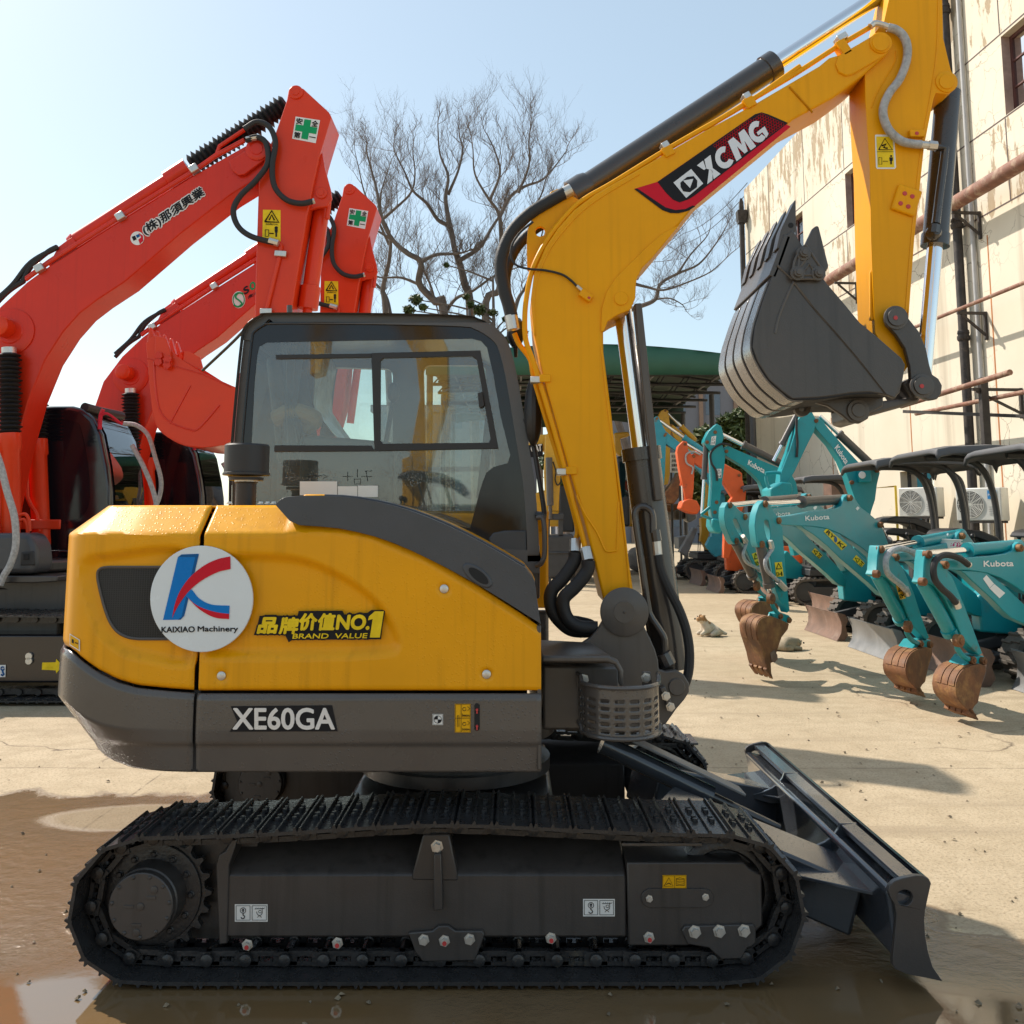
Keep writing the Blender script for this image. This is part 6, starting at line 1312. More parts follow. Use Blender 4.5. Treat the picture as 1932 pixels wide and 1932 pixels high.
for q in ((720, 485), (677, 628), (827, 630)): mb.lathe(P(*A4(*q), yk0 - .03), (0, -1, 0), [(0, .034), (.006, .032), (.007, .022), (.022, .020), (.023, .013), (.03, .012)], 12)
mb.build('cutter_bolt', M['charcoal'], BK, ang=25)
# reinforcement on the side, weld lines
mb = MB()
for ln in (((652, 695), (800, 880), (960, 1060), (1130, 1260), (1320, 1500)), ((650, 690), (590, 820), (540, 950), (515, 1060)), ((530, 570), (640, 670))): mb.tube(cat(PL(A4(*ln), yk0 - .001), 4), .006, 6)
mb.build('weld_seams', M['charcoal'], BK)
MB().prism(PL(A4((655, 690), (845, 672), (900, 712), (1010, 840), (1130, 985), (1260, 1092), (1430, 1240), (1458, 1290), (1440, 1400), (1385, 1530), (1320, 1505), (1130, 1262), (960, 1062), (800, 882)), yk0 - .008), (0, .01, 0)).build('side_strip', M['bucket_paint'], BK, bevel=.003)
for y in (YC - .20, YC + .17):
    MB().prism(PL(A4((600, 1545), (790, 1540), (900, 1530), (1100, 1500), (1300, 1500), (1300, 1590), (1200, 1640), (1192, 1680), (1130, 1715), (1060, 1708), (1000, 1655), (900, 1590), (800, 1562)), y), (0, .03, 0)).build('bucket_ear', M['bucket_paint'], BK, bevel=.006)
    mb = MB(); mb._lathe(P(*A4(1113, 1622), y), Vector((0, -1, 0)), [(0, .05), (.012, .048), (.013, .034), (.018, .03)], 24); mb.build('ear_pin', M['charcoal'], BK)
MB().prism(PL(A4(*circ((716, 1608), 56, 20, 200, 520 - 180), (772, 1560), (660, 1540)) if False else A4((600, 1545), (655, 1595), *circ((716, 1606), 58, 14, 170, 0), (785, 1540)), YC - .02), (0, .035, 0), [PL(A4(*circ((714, 1604), 27, 14)), YC - .02)]).build('lifting_eye', M['charcoal'], BK, bevel=.004)
# ================================================================ two big red excavators on the left
YR = 9.55; RW = .40
def bellows(a, b, r, n, name, par):
    a, b = Vector(a), Vector(b); L = (b - a).length; prof = []
    for i in range(n): prof += [(L * i / n, r * .66), (L * (i + .5) / n, r * (1.02 + .08 * math.sin(i * 2.3)))]
    prof.append((L, r * .7)); MB()._lathe(a, (b - a).normalized(), prof, 18).build(name, M['rubber'], par, ang=10)
def curve3(pts, y, n=6): return cat([P(u, v, y) for u, v in pts], n)
RSHOE = shoe_mesh(.175, .6, M['track_steel'], lod=True)
RP = stadium((-6.35, .40), .36, (-3.55, .40), .36, [(-4.2, .765), (-5, .775), (-5.8, .765)])
RED_LABELS = ('nearer large red excavator on the far left, its boom lettered with dark characters', 'further large red excavator, half hidden behind the nearer red one')
E1 = empty('red_excavator', (-4.95, YR + .2, 0), RED_LABELS[0], 'excavator', 'red excavators parked side by side')
make_track(E1, 8.5, RP, 46, RSHOE, .6, lod=True); make_track(E1, 10.4, RP, 46, RSHOE, .6, lod=True)
for y in (8.62, 10.5):
    mb = MB().prism([(-6.2, y, .18), (-3.75, y, .18), (-3.55, y, .34), (-3.75, y, .60), (-6.2, y, .60)], (0, .36, 0)); tf = mb.build('track_frame', M['cabblack'], E1, bevel=.02)
mb = MB().prism(PL(R2((235, 1612), (310, 1610), (314, 1592), (348, 1630), (314, 1672), (310, 1655), (233, 1652)), 8.612), (0, .004, 0)); mb.build('travel_arrow', M['gold'], E1)
mb = MB()
for q in ((165, 1575), (165, 1602)): mb.lathe(P(*R2(*q), 8.615), (0, -1, 0), [(0, .032), (.02, .03)], 12)
mb.build('frame_bolt', M['zinc'], E1)
f = MB().sheet(PL(R2((-30, 1625), (32, 1625), (30, 1692), (-30, 1695)), 8.612)).build('lifting_label', M['white'], E1); mb = MB(); mb.tube(PL(R2(*circ((14, 1645), 9, 12)), 8.609), .006, 4); mb.tube(PL(R2((14, 1655), (16, 1668), (22, 1676), (14, 1684), (6, 1678)), 8.609), .008, 4); mb.build('label_print', M['dblue'], f)
mb = MB(); mb.box((-4.95, 9.75, .62), (1.5, 1.6, .30)); mb.lathe((-4.95, 9.75, .7), (0, 0, 1), [(0, .62), (.28, .62)], 36); mb.build('slewing_base', M['frame_black'], E1, bevel=.02)
# upper structure
zd = P(*R2(100, 1125), 9.0).z
mb = MB().prism([(-7.6, 9.05, zd), (-4.9, 9.05, zd), (-4.7, 9.15, zd), (-4.6, 9.4, zd), (-4.25, 11.2, zd), (-7.6, 11.2, zd)], (0, 0, .12)); mb.build('deck_frame', M['frame_black'], E1, bevel=.03)
dk = PL(R2((-700, 900), (120, 888), (165, 900), (195, 960), (205, 1060), (190, 1118), (-700, 1120)), 9.0); mb = MB().prism(dk, (0, .35, 0)); DK = mb.build('tool_box', M['fender'], E1, bevel=.05, seg=3)
MB().prism(PL(R2((115, 995), (190, 990), (195, 1070), (112, 1072)), 8.992), (0, .02, 0)).build('hatch_handle', M['plastic'], DK, bevel=.01); MB().prism(PL(R2((128, 1005), (160, 1005), (160, 1040), (128, 1040)), 8.985), (0, .02, 0)).build('hatch_recess_shade', M['black'], DK, bevel=.005)  # the black block on the handle stands in for the shade of a recess
MB().prism(PL(R2((-700, 1128), (318, 1130), (318, 1160), (200, 1168), (-700, 1172)), 8.95), (0, .5, 0)).build('side_step', M['frame_black'], E1, bevel=.01)
MB().prism([(-7.8, 8.7, zd + .12), (-5.9, 8.7, zd + .12), (-5.9, 11.1, zd + .12), (-7.8, 11.1, zd + .12)], (0, 0, 1.0)).build('engine_cover', M['red'], E1, bevel=.06, seg=3)
MB().prism([(-7.6, 9.15, .55), (-3.9, 9.15, .55), (-3.9, 10.35, .55), (-7.6, 10.35, .55)], (0, 0, zd - .56)).build('lower_frame', M['frame_black'], E1, bevel=.03)
MB().prism([(-7.6, 10.32, zd + .12), (-4.75, 10.32, zd + .12), (-4.75, 11.2, zd + .12), (-7.6, 11.2, zd + .12)], (0, 0, .9)).build('battery_box', M['cabblack'], E1, bevel=.04)
# cab
yc2 = 10.30
co = PL(R2((95, 205), (240, 180), (400, 180), (462, 197), (520, 250), (565, 340), (600, 520), (614, 640), (616, 760), (606, 900), (588, 1010), (560, 1180), (95, 1180)), yc2)
CB = MB().prism(co, (0, 1.0, 0)).build('cab', M['cabblack'], E1, bevel=.05, seg=3)
MB().sheet([p + Vector((0, -.006, 0)) for p in PL([(q.x, q.y) for q in cat([(x, y, 0) for x, y in R2((255, 285), (415, 268), (455, 330), (485, 480), (497, 620), (490, 740), (420, 820), (265, 825), (250, 600))], 4, True)], yc2)]).build('side_glass', M['frit'], CB)
fr = [co[i] for i in (4, 5, 6, 7, 8)]; nf = Vector((.012, 0, .004)); MB().grid([[p + nf + Vector((0, .10, 0)) for p in fr], [p + nf + Vector((0, .90, 0)) for p in fr]]).build('windscreen', M['glass_win'], CB, recalc=False)
MB().tube([P(*R2(470, 190), yc2 + .05), P(*R2(560, 215), yc2 + .3), P(*R2(675, 238), yc2 + .75)], .055, 12).build('visor', M['plastic'], CB)
MB().tube(cat([P(*R2(590, 340), yc2 + .3), P(*R2(665, 440), yc2 + .5), P(*R2(735, 640), yc2 + .85)], 4), .012, 6).build('wiper', M['plastic'], CB)
rb = MB(); rb.tube(cat([P(*R2(575, 200), yc2), P(*R2(560, 240), yc2), P(*R2(556, 312), yc2)], 4), .022, 6); rb.tube(cat([P(*R2(560, 235), yc2), P(*R2(600, 225), yc2), P(*R2(680, 285), yc2 + .1)], 4), .016, 6); M['ribbon'] = mat('red_ribbon', (.55, .02, .05), .7); rb.build('ribbon', M['ribbon'], E1)
hp_ = MB(); hp_.tube(curve3(R2((690, 280), (760, 290), (825, 345), (865, 470), (898, 600), (885, 700), (850, 760)), 10.0), .024, 8); hp_.tube(curve3(R2((735, 400), (795, 510), (845, 630), (870, 720), (875, 780)), 9.9), .026, 8); hp_.build('wrapped_cable', M['hosewrap'], E1)
MB().tube(curve3(R2((-30, 420), (5, 520), (40, 660), (80, 800), (88, 950), (60, 1060), (20, 1130), (0, 1180)), 8.85), .032, 10).build('wrapped_cable', M['hosewrap'], E1)
MB().prism(PL(R2((250, 985), (640, 985), (640, 1320), (250, 1320)), 10.2), (0, .4, 0)).build('cab_side_panel', M['cabblack'], E1, bevel=.02)
for q in (((301, 1040), (372, 1038), (372, 1083), (302, 1086)), ((298, 1106), (352, 1104), (352, 1150), (300, 1152))):
    f = MB().sheet(PL(R2(*q), 10.194)).build('notice', M['white'], E1); mb = MB()
    for k in range(4): mb.tube(PL(R2((q[0][0] + 6, q[0][1] + 8 + 9 * k), (q[1][0] - 8 - 9 * (k % 2), q[0][1] + 8 + 9 * k)), 10.19), .003, 4)
    mb.build('notice_print', M['ink'], f)
# boom, arm
be = R1((1320, 450), (1300, 505), (1240, 605), (1110, 685), (870, 872), (600, 1105), (470, 1190), (385, 1255), (305, 1345), (218, 1480), (140, 1670), (66, 1932), (10, 2200), (-20, 2500), (-120, 2520), (-170, 2300), (-215, 2050), (-225, 1850), (-200, 1600), (-120, 1380), (0, 1225), (130, 1105), (240, 1025), (600, 797), (930, 592), (1180, 450), (1240, 420), (1290, 415))
RB = MB().prism(PL(be, YR), (0, RW, 0)).build('boom', M['red'], E1, bevel=.012)
ar = R1((1392, 180), (1405, 165), (1435, 157), (1465, 170), (1588, 283), (1600, 305), (1545, 485), (1520, 600), (1480, 800), (1405, 1260), (1385, 1500), (1340, 1650), (1280, 1650), (1240, 1500), (1230, 1280), (1240, 900), (1250, 600), (1290, 470), (1330, 385), (1385, 225))
RA = MB().prism(PL(ar, YR - .04), (0, RW + .08, 0)).build('arm', M['red2'], E1, bevel=.012)
for y in (YR + .02, YR + .33): MB().prism(PL(R1((1555, 470), (1570, 560), (1597, 660), (1602, 700), (1580, 740), (1530, 745), (1490, 760), (1530, 540)), y), (0, .05, 0)).build('cylinder_bracket', M['red2'], RA, bevel=.006)
MB().prism(PL(R1((1105, 520), (1235, 440), (1285, 425), (1315, 450), (1300, 495), (1180, 585), (1150, 588), (1120, 565)), YR - .055), (0, .05, 0)).build('pivot_plate', M['red'], RB, bevel=.008)
def disc(q, r, par, y, m_): MB()._lathe(P(*R1(*q), y), Vector((0, -1, 0)), [(0, r), (.015, r), (.02, r * .92), (.021, r * .55), (.03, r * .5)], 24).build('pin_boss', m_, par)
disc((1430, 190), .075, RA, YR - .04, M['red2']); disc((1553, 677), .06, RA, YR + .02, M['red2']); disc((1243, 465), .12, RB, YR - .055, M['red']); disc((55, 1345), .24, RB, YR - .0, M['red'])
MB()._lathe(P(*R1(30, 1330), YR - .02), Vector((0, -1, 0)), [(0, .10), (.16, .10), (.17, .085), (.18, .05)], 24).build('cylinder_pin', M['red2'], RB)
# arm cylinder in bellows on top of the boom
yk = YR + RW / 2
for y in (YR + .06, YR + RW - .1): MB().prism(PL(R1((232, 1025), (280, 935), (340, 890), (372, 915), (368, 960), (260, 1025)), y), (0, .04, 0)).build('cylinder_lug', M['red'], RB, bevel=.006)
a, b = P(*R1(345, 925), yk), P(*R1(905, 560), yk); d = (b - a).normalized(); MB()._lathe(a, d, [(0, .085), (.06, .10), (.07, .088), ((b - a).length - .25, .088), ((b - a).length - .24, .115), ((b - a).length + .02, .115)], 28).build('arm_cylinder', M['red'], E1)
bellows(P(*R1(925, 545), yk), P(*R1(1385, 245), yk), .125, 22, 'bellows', E1)
mb = MB()
for dy, dv in ((-.02, 0), (.02, -9)): mb.tube([P(u, v + dv * .39, YR + .02 + dy) for u, v in R1((125, 1095), (240, 1010), (600, 783), (930, 578), (1040, 500), (1180, 425))], .020, 8)
mb.tube([P(u, v, YR + .06) for u, v in R1((1045, 495), (1060, 450), (1180, 370))], .024, 8); mb.build('hard_pipes', M['red'], RB)
mb = MB()
for q in ((585, 790), (940, 560), (195, 1040)): mb.box(P(*R1(*q), YR - .01), (.09, .10, .08), Matrix.Rotation(R(-33), 3, 'Y'))
mb.build('pipe_clamp', M['zinc'], RB, bevel=.008)
mb = MB()
for pts in (((1190, 420), (1240, 405), (1285, 435), (1293, 530), (1235, 615), (1160, 690), (1127, 760), (1150, 835), (1215, 885), (1325, 915)), ((1180, 365), (1240, 332), (1300, 355), (1330, 430), (1315, 540), (1325, 640), (1380, 705), (1450, 725), (1510, 715))): mb.tube(curve3(R1(*pts), YR - .12), .030, 10)
for pts in (((-40, 1230), (40, 1150), (115, 1100)), ((110, 1105), (150, 1030), (230, 960), (275, 935)), ((-40, 1210), (60, 1120), (150, 1010), (280, 935))): mb.tube(curve3(R1(*pts), YR + .05), .028, 8)
mb.build('hydraulic_hose', M['rubber'], E1)
mb = MB(); mb.tube(PL(R1((1300, 905), (1345, 917)), YR - .12), .036, 8); mb.tube(PL(R1((1190, 415), (1245, 405)), YR - .12), .030, 8); mb.tube(PL(R1((1495, 720), (1520, 712)), YR - .1), .03, 8); mb.build('hose_fitting', M['zinc'], E1)
MB().tube(PL(R1((1345, 917), (1358, 930), (1352, 975), (1285, 1250)), YR - .06), .022, 8).build('arm_pipe', M['red2'], RA)
mb = MB(); mb.box(P(*R1(1355, 968), YR - .08), (.12, .04, .06), Matrix.Rotation(R(5), 3, 'Y')); mb.box(P(*R1(1285, 1247), YR - .08), (.12, .04, .06)); mb.build('pipe_clamp', M['zinc'], RA, bevel=.006)
a, b = P(*R1(1562, 690), yk + .0), P(*R1(1487, 1235), yk); d = (b - a).normalized(); L_ = (b - a).length; MB()._lathe(a, d, [(-.05, .06), (0, .085), (L_ - .25, .085), (L_ - .24, .105), (L_, .105), (L_ + .001, .05), (L_ + .9, .05)], 28).build('bucket_cylinder', M['red2'], E1)
MB().tube([P(*R1(1530, 715), yk - .12), P(*R1(1590, 720), yk - .12), P(*R1(1580, 800), yk - .12)], .028, 8).build('cylinder_port', M['red2'], E1)
# boom cylinders with bellows
for (x0, y0_, x1, y1, x2, y2, yy) in ((50, -110, 55, 335, 66, 1000, 9.44), (205, -10, 205, 368, 240, 1110, 10.12)):
    a, b, c = P(*R2(x0, y0_), yy), P(*R2(x1, y1), yy), P(*R2(x2, y2), yy)
    bellows(a, b, .112, 19, 'bellows', E1); d = (c - b).normalized(); L_ = (c - b).length
    MB()._lathe(b, d, [(-.04, .07), (0, .07), (.001, .108), (.16, .108), (.18, .094), (L_ - .3, .090), (L_, .06)], 28).build('boom_cylinder', M['red2'], E1)
    MB()._lathe(a - d * .06, d, [(0, .05), (.001, .07), (.06, .07)], 20).build('rod_collar', M['zinc'], E1)
mb = MB(); mb.tube(curve3(R2((150, 420), (150, 650), (165, 720), (205, 790), (215, 880)), 9.98), .022, 8); mb.tube(curve3(R2((108, 790), (140, 785), (160, 815), (165, 880)), 9.4), .018, 8); mb.tube(curve3(R2((108, 820), (135, 815), (150, 840), (155, 890)), 9.4), .018, 8); mb.build('cylinder_pipes', M['red2'], E1)
mb = MB(); mb.tube(curve3(R2((198, 900), (205, 1000), (215, 1060), (210, 1110)), 9.9), .03, 8); mb.tube(curve3(R2((215, 900), (222, 980), (225, 1040), (232, 1090)), 9.9), .03, 8); mb.build('hydraulic_hose', M['rubber'], E1)
mb = MB(); mb.box(P(*R2(190, 842), 9.9), (.55, .03, .10)); mb.build('pipe_bracket', M['red2'], E1, bevel=.01)
# bucket curled up in front of the cab
bo = R1((704, 1400), (742, 1362), (800, 1400), (852, 1462), (975, 1540), (1120, 1605), (1260, 1660), (1310, 1730), (1250, 1810), (1140, 1860), (1080, 1892), (980, 1905), (890, 1895), (810, 1855), (755, 1800), (735, 1720), (722, 1600), (712, 1480))
yb2 = 9.32
BK2 = MB().prism(PL(bo, yb2), (0, .03, 0)).build('bucket', M['red2'], E1, bevel=.006)
MB().prism([p + Vector((0, .87, 0)) for p in PL(bo, yb2)], (0, .03, 0)).build('bucket_side', M['red2'], BK2)
shl = cat(PL(R1((704, 1400), (712, 1480), (722, 1600), (735, 1720), (755, 1800), (810, 1855), (890, 1895), (980, 1905), (1080, 1892), (1140, 1860), (1250, 1810)), yb2 + .028), 3); shi = [p + Vector((.03, 0, .03)) for p in reversed(shl)]
MB().prism(shl + shi, (0, .845, 0)).build('bucket_shell', M['red2'], BK2)
mb = MB(); mb.tube(cat(PL(R1((745, 1490), (750, 1600), (770, 1720), (820, 1780), (910, 1815), (960, 1812), (1060, 1700)), yb2 - .002), 5), .010, 6); mb.tube(PL(R1((820, 1790), (920, 1605)), yb2 - .002), .008, 6); mb.tube(PL(R1((712, 1475), (980, 1550), (1115, 1612)), yb2 - .002), .008, 6); mb.build('weld_seams', M['red'], BK2)
MB().prism(PL(R1((748, 1360), (800, 1375), (822, 1440), (830, 1510), (820, 1525), (770, 1500), (745, 1470)), yb2 - .04), (0, .04, 0)).build('side_cutter', M['red2'], BK2, bevel=.01)
mb = MB()
for q in ((770, 1462), (768, 1492), (812, 1482), (810, 1508)): mb.lathe(P(*R1(*q), yb2 - .04), (0, -1, 0), [(0, .045), (.03, .04)], 6)
mb.build('cutter_bolt', M['red'], BK2)
MB().prism(PL(R1((890, 1440), (910, 1438), (965, 1468), (982, 1535), (885, 1485)), yb2 + .02), (0, .03, 0)).build('rear_flap', M['red2'], BK2)
for k in range(5):
    o = Vector((0, .02 + .19 * k, 0)); MB().prism([p + o for p in PL(R1((700, 1410), (708, 1350), (718, 1312), (735, 1365), (745, 1400), (730, 1440)), yb2)], (0, .10, 0)).build('bucket_tooth', M['red2'], BK2, bevel=.02)
# stickers (safety cross, warning plate)
def cross_sign(par, y):
    tl, tr, br, bl = [Vector(P(*R1(*q), y)) for q in ((1428, 305), (1546, 323), (1525, 434), (1411, 412))]
    def pt(a, b): return tl + (tr - tl) * a + (bl - tl) * b + (br - tr - bl + tl) * a * b
    f = MB().sheet([tl, tr, br, bl]).build('safety_sign', M['white'], par); dy = Vector((0, -.003, 0))
    MB().sheet([pt(a, b) + dy for a, b in ((.37, .06), (.65, .06), (.65, .34), (.95, .34), (.95, .62), (.65, .62), (.65, .92), (.37, .92), (.37, .62), (.06, .62), (.06, .34), (.37, .34))]).build('green_cross', M['green'], f)
    mb = MB()
    for ch, a, b in (('安', .05, .32), ('全', .69, .32), ('第', .05, .94), ('一', .69, .80)): put_text(mb, ch, pt(a, b) + dy * 1.2, pt(a + .27, b) - pt(a, b), (pt(a, b - (.27 if ch != '一' else .04)) - pt(a, b)), .03 if ch != '一' else .0)
    mb.build('sign_lettering', M['ink'], f)
cross_sign(RA, YR - .043)
def warn_sign(par, y):
    f = MB().sheet(PL(R1((1270, 755), (1355, 757), (1355, 908), (1267, 897)), y)).build('warning_label', M['gold'], par); k = MB(); q = y - .003
    k.tube(PL(R1((1279, 813), (1312, 760), (1346, 816), (1279, 813)), q), .009, 4); k.tube(PL(R1((1300, 805), (1312, 780), (1325, 806)), q), .008, 4); k.tube(PL(R1((1281, 852), (1298, 852), (1298, 884), (1281, 884), (1281, 852)), q), .004, 4); k.tube(PL(R1((1302, 869), (1322, 870)), q), .006, 4)
    k.lathe(P(*R1(1334, 843), q), (0, -1, 0), [(0, .018), (.001, .018)], 10); k.sheet(PL(R1((1326, 850), (1342, 850), (1340, 866), (1338, 866), (1338, 886), (1330, 886), (1330, 866), (1328, 866)), q))
    o, ex, ey = quad3(R1(1284, 829), R1(1342, 831), R1(1284, 820), q); put_text(k, 'はね飛ばされ', o, ex, ey, .01); k.build('label_print', M['ink'], f)
warn_sign(RA, YR - .043)
# twin behind: copied before the owner lettering goes on
E2 = copy_tree(E1, None, (.07, 2.9, 0)); E2['label'] = RED_LABELS[1]
def child(root, nm): return [c for c in root.children if c.name.split('.')[0] == nm][0]
RB2 = child(E2, 'boom'); D2 = Vector((.07, 2.9, 0)); ORG[RB2.name] = ORG[RB.name] + D2
yl = YR - .004
mbw, mbk = MB(), MB()
o, ex, ey = quad3(R1(706, 888), R1(996, 690), R1(680, 838), yl); put_text(mbw, '(株)那須興業', o - ex * .012 - ey * .10, ex * 1.024, ey * 1.2, .10); put_text(mbk, '(株)那須興業', o + Vector((0, -.004, 0)), ex, ey, .025)
lt = mbw.build('owner_lettering', M['white'], RB); mbk.build('lettering_fill', M['ink'], lt)
lg = MB().sheet(PL(R1(*circ((663, 893), 33, 28)), yl)).build('owner_emblem', M['white'], RB)
MB().sheet(PL(R1((636, 886), (652, 880), (660, 898), (645, 906)), yl - .003)).build('emblem_print', M['ink'], lg); MB().sheet(PL(R1((656, 878), (672, 872), (676, 884), (662, 892)), yl - .003)).build('emblem_print', M['dblue'], lg); MB().sheet(PL(R1((668, 866), (690, 880), (692, 905), (676, 922), (668, 900), (682, 888)), yl - .003)).build('emblem_print', M['red_print'], lg)
yl2 = YR + 2.9 - .004
lg = MB().sheet(PL(R1(*circ((1153, 1190), 32, 28, ry=41)), yl2)).build('owner_emblem', M['white'], RB2)
mb = MB(); mb.tube(cat(PL(R1((1176, 1160), (1150, 1158), (1138, 1178), (1158, 1196), (1168, 1210), (1150, 1224), (1130, 1216)), yl2 - .004), 5), .012, 6); mb.tube(PL(R1(*circ((1153, 1190), 27, 24, ry=35), (1180, 1190)), yl2 - .004), .006, 5); mb.build('emblem_print', M['green'], lg)
mb = MB(); o, ex, ey = quad3(R1(1182, 1168), R1(1206, 1152), R1(1172, 1134), yl2); put_text(mb, 'S', o, ex, ey, .05); o, ex, ey = quad3(R1(1200, 1190), R1(1240, 1165), R1(1196, 1172), yl2); put_text(mb, '(株)ソ', o, ex, ey, .03); mb.build('owner_lettering', M['ink'], RB2)
mb = MB(); o, ex, ey = quad3(R1(1210, 1150), R1(1238, 1134), R1(1202, 1112), yl2); put_text(mb, 'O', o, ex, ey, .05); mb.build('owner_lettering', M['green'], RB2)
# ================================================================ row of compact excavators along the factory wall
class Plane:
    def __init__(s, foot, d):
        s.o = Vector((foot[0], foot[1], 0)); s.d = Vector((d[0], d[1], 0)).normalized(); n = Vector((-s.d.y, s.d.x, 0)); s.n = n if n.y < 0 else -n
        s.w = (-s.n * .42 + Vector((0, .8, 0))).normalized()      # the buckets and arms hang square to the yard, the booms are swung
    def p(s, q, off=0.0): return Pv(q[0], q[1], s.o + s.n * off, s.n)
    def L(s, pts, off=0.0): return [s.p(q, off) for q in pts]
def mini_base(root, C, fw, col, hull, canopy_z, tm, blade_m, cab=True, sc=1.0, seat=True):
    F = Vector((fw[0], fw[1], 0)).normalized(); S = Vector((-F.y, F.x, 0)); C = Vector((C[0], C[1], 0))
    def q(f, s, z): return C + F * f * sc + S * s * sc + Vector((0, 0, z * sc))
    def loop(pts, s): return [q(f, s, z) for f, z in pts]
    st = stadium((-.72, .26), .25, (.72, .26), .25, [(.3, .52), (0, .525), (-.3, .52)]); inn = stadium((-.72, .26), .205, (.72, .26), .205, [(.3, .475), (0, .48), (-.3, .475)])
    for s0 in (-.72, .40):
        mb = MB(); mb.prism(loop(st, s0), S * .32 * sc, [loop(inn, s0)]); pts, Lt = resample(st, 44)
        for i in range(44):
            a, b = pts[i], pts[(i + 1) % 44]; d = (b - a).normalized(); nn = Vector((d.z, 0, -d.x)); m_ = (a + b) / 2
            for h, (sa, sb) in enumerate(((0, .17), (.15, .32))):
                sh = .012 if h else -.012
                c4 = [m_ - d * .018 + d * sh, m_ + d * .018 + d * sh, m_ + d * .014 + d * sh + nn * .028, m_ - d * .014 + d * sh + nn * .028]
                mb.prism([q(p.x, s0 + sa, p.z) for p in c4], S * (sb - sa) * sc)
        tk = mb.build('rubber_track', tm, root, ang=25)
        ct = s0 + .16
        mb = MB(); mb.prism([q(f, s0 + .05, z) for f, z in ((-.62, .16), (.62, .16), (.7, .24), (.6, .36), (-.6, .36), (-.7, .24))], S * .22 * sc); mb.build('track_frame', M['steel'], tk, bevel=.01)
        for f in (-.72, .72): MB()._lathe(q(f, ct - .12, .26), S, [(0, .19 * sc), (.03, .2 * sc), (.20 * sc, .2 * sc), (.23 * sc, .19 * sc), (.24 * sc, .07 * sc)], 20).build('track_wheel', M['steel'], tk)
    MB().box(q(0, 0, .38), (.9 * sc, .9 * sc, .22 * sc)).build('lower_frame', M['steel'], root, bevel=.02)
    # blade
    prof = [(1.20, .36), (1.175, .30), (1.165, .20), (1.18, .10), (1.23, .02), (1.26, .0), (1.24, .07), (1.205, .16), (1.205, .26), (1.235, .37)]
    prof = [(2.4 - f if False else f, z) for f, z in prof]
    bl = MB().prism([q(f + .12, -.72, z) for f, z in [(1.17, .37), (1.14, .30), (1.125, .20), (1.14, .09), (1.20, .005), (1.225, .005), (1.165, .10), (1.15, .20), (1.165, .30), (1.195, .37)]], S * 1.44 * sc).build('blade', blade_m, root)
    for s in (-.725, .715): MB().prism([q(f + .12, s, z) for f, z in ((1.21, .39), (1.10, .36), (1.06, .28), (1.10, .2), (1.07, .08), (1.12, .01), (1.22, .0), (1.16, .12), (1.15, .24))], S * .014 * sc).build('blade_end_plate', blade_m, bl)
    mb = MB(); [mb.beam(q(1.22, s, .18), q(.45, s * .9, .30), .07 * sc, .07 * sc) for s in (-.30, .30)]; mb.beam(q(1.2, 0, .26), q(.5, 0, .42), .10 * sc, .09 * sc); mb.beam(q(.9, -.36, .24), q(.9, .36, .24), .06 * sc, .06 * sc); mb.build('blade_arm', M['steel'], root, bevel=.006)
    # upper: hull, floor, engine cover
    def dplan(r, front, w, z, n_=18):
        return [q(front, -w, z)] + [q(-r * math.sin(R(a)) * 1.0 - .02, -r * math.cos(R(a)) * (w / r) if False else -w * math.cos(R(a)), z) for a in range(0, 181, 180 // n_)] + [q(front, w, z)]
    mb = MB(); mb.prism(dplan(.78, .62, .66, .56), (0, 0, .14 * sc)); mb.build('turntable', M['steel'], root, bevel=.02)
    mb = MB(); mb.prism(dplan(.80, .02, .70, .66), (0, 0, .42 * sc)); mb.build('rear_hull', hull, root, bevel=.07, seg=3)
    mb = MB(); mb.prism(dplan(.66, -.12, .60, 1.05), (0, 0, .12 * sc)); mb.build('engine_cover', M['plastic'], root, bevel=.04, seg=2)
    mb = MB(); mb.prism([q(.60, -.66, .70), q(.60, .66, .70), q(.02, .66, .70), q(.02, -.66, .70)], (0, 0, .05 * sc)); mb.build('floor_plate', M['plastic'], root, bevel=.01)
    mb = MB()
    for s in (-.58, .40): mb.prism([q(.20, s, .74), q(.20, s + .18, .74), q(-.10, s + .18, .74), q(-.10, s, .74)], (0, 0, .42 * sc))
    mb.build('control_stand', M['seat'], root, bevel=.03)
    mb = MB()
    for s in (-.50, .49, .14, -.14): mb.tube([q(.14 if abs(s) > .3 else .45, s, 1.15 if abs(s) > .3 else .75), q(.22 if abs(s) > .3 else .42, s, 1.42 if abs(s) > .3 else 1.22)], .012, 6); mb.ball(q(.22 if abs(s) > .3 else .42, s, 1.44 if abs(s) > .3 else 1.24), .03 * sc, 8, 6)
    mb.build('control_lever', M['plastic'], root)
    if seat:
        st_ = MB().prism([q(.12, -.26, 1.02), q(-.34, -.26, 1.02), q(-.36, -.26, 1.16), q(.14, -.26, 1.16)], S * .52 * sc).build('seat', M['seat'], root, bevel=.05, seg=3)
        sl = [(.46, 1.44), (.42, 1.50), (.30, 1.53), (.0, 1.50), (-.20, 1.42), (-.28, 1.30), (-.22, 1.26), (-.12, 1.34), (.06, 1.41), (.30, 1.43)]
        MB().prism([q(f, -.27, z) for f, z in sl], S * .54 * sc).build('seat_back', M['plastic'], st_, bevel=.02, seg=2)
        for s in (-.12, .12): MB().tube([q(-.02, s, 1.40), q(-.10, s, 1.15)], .015, 6).build('seat_hinge', M['steel'], st_)
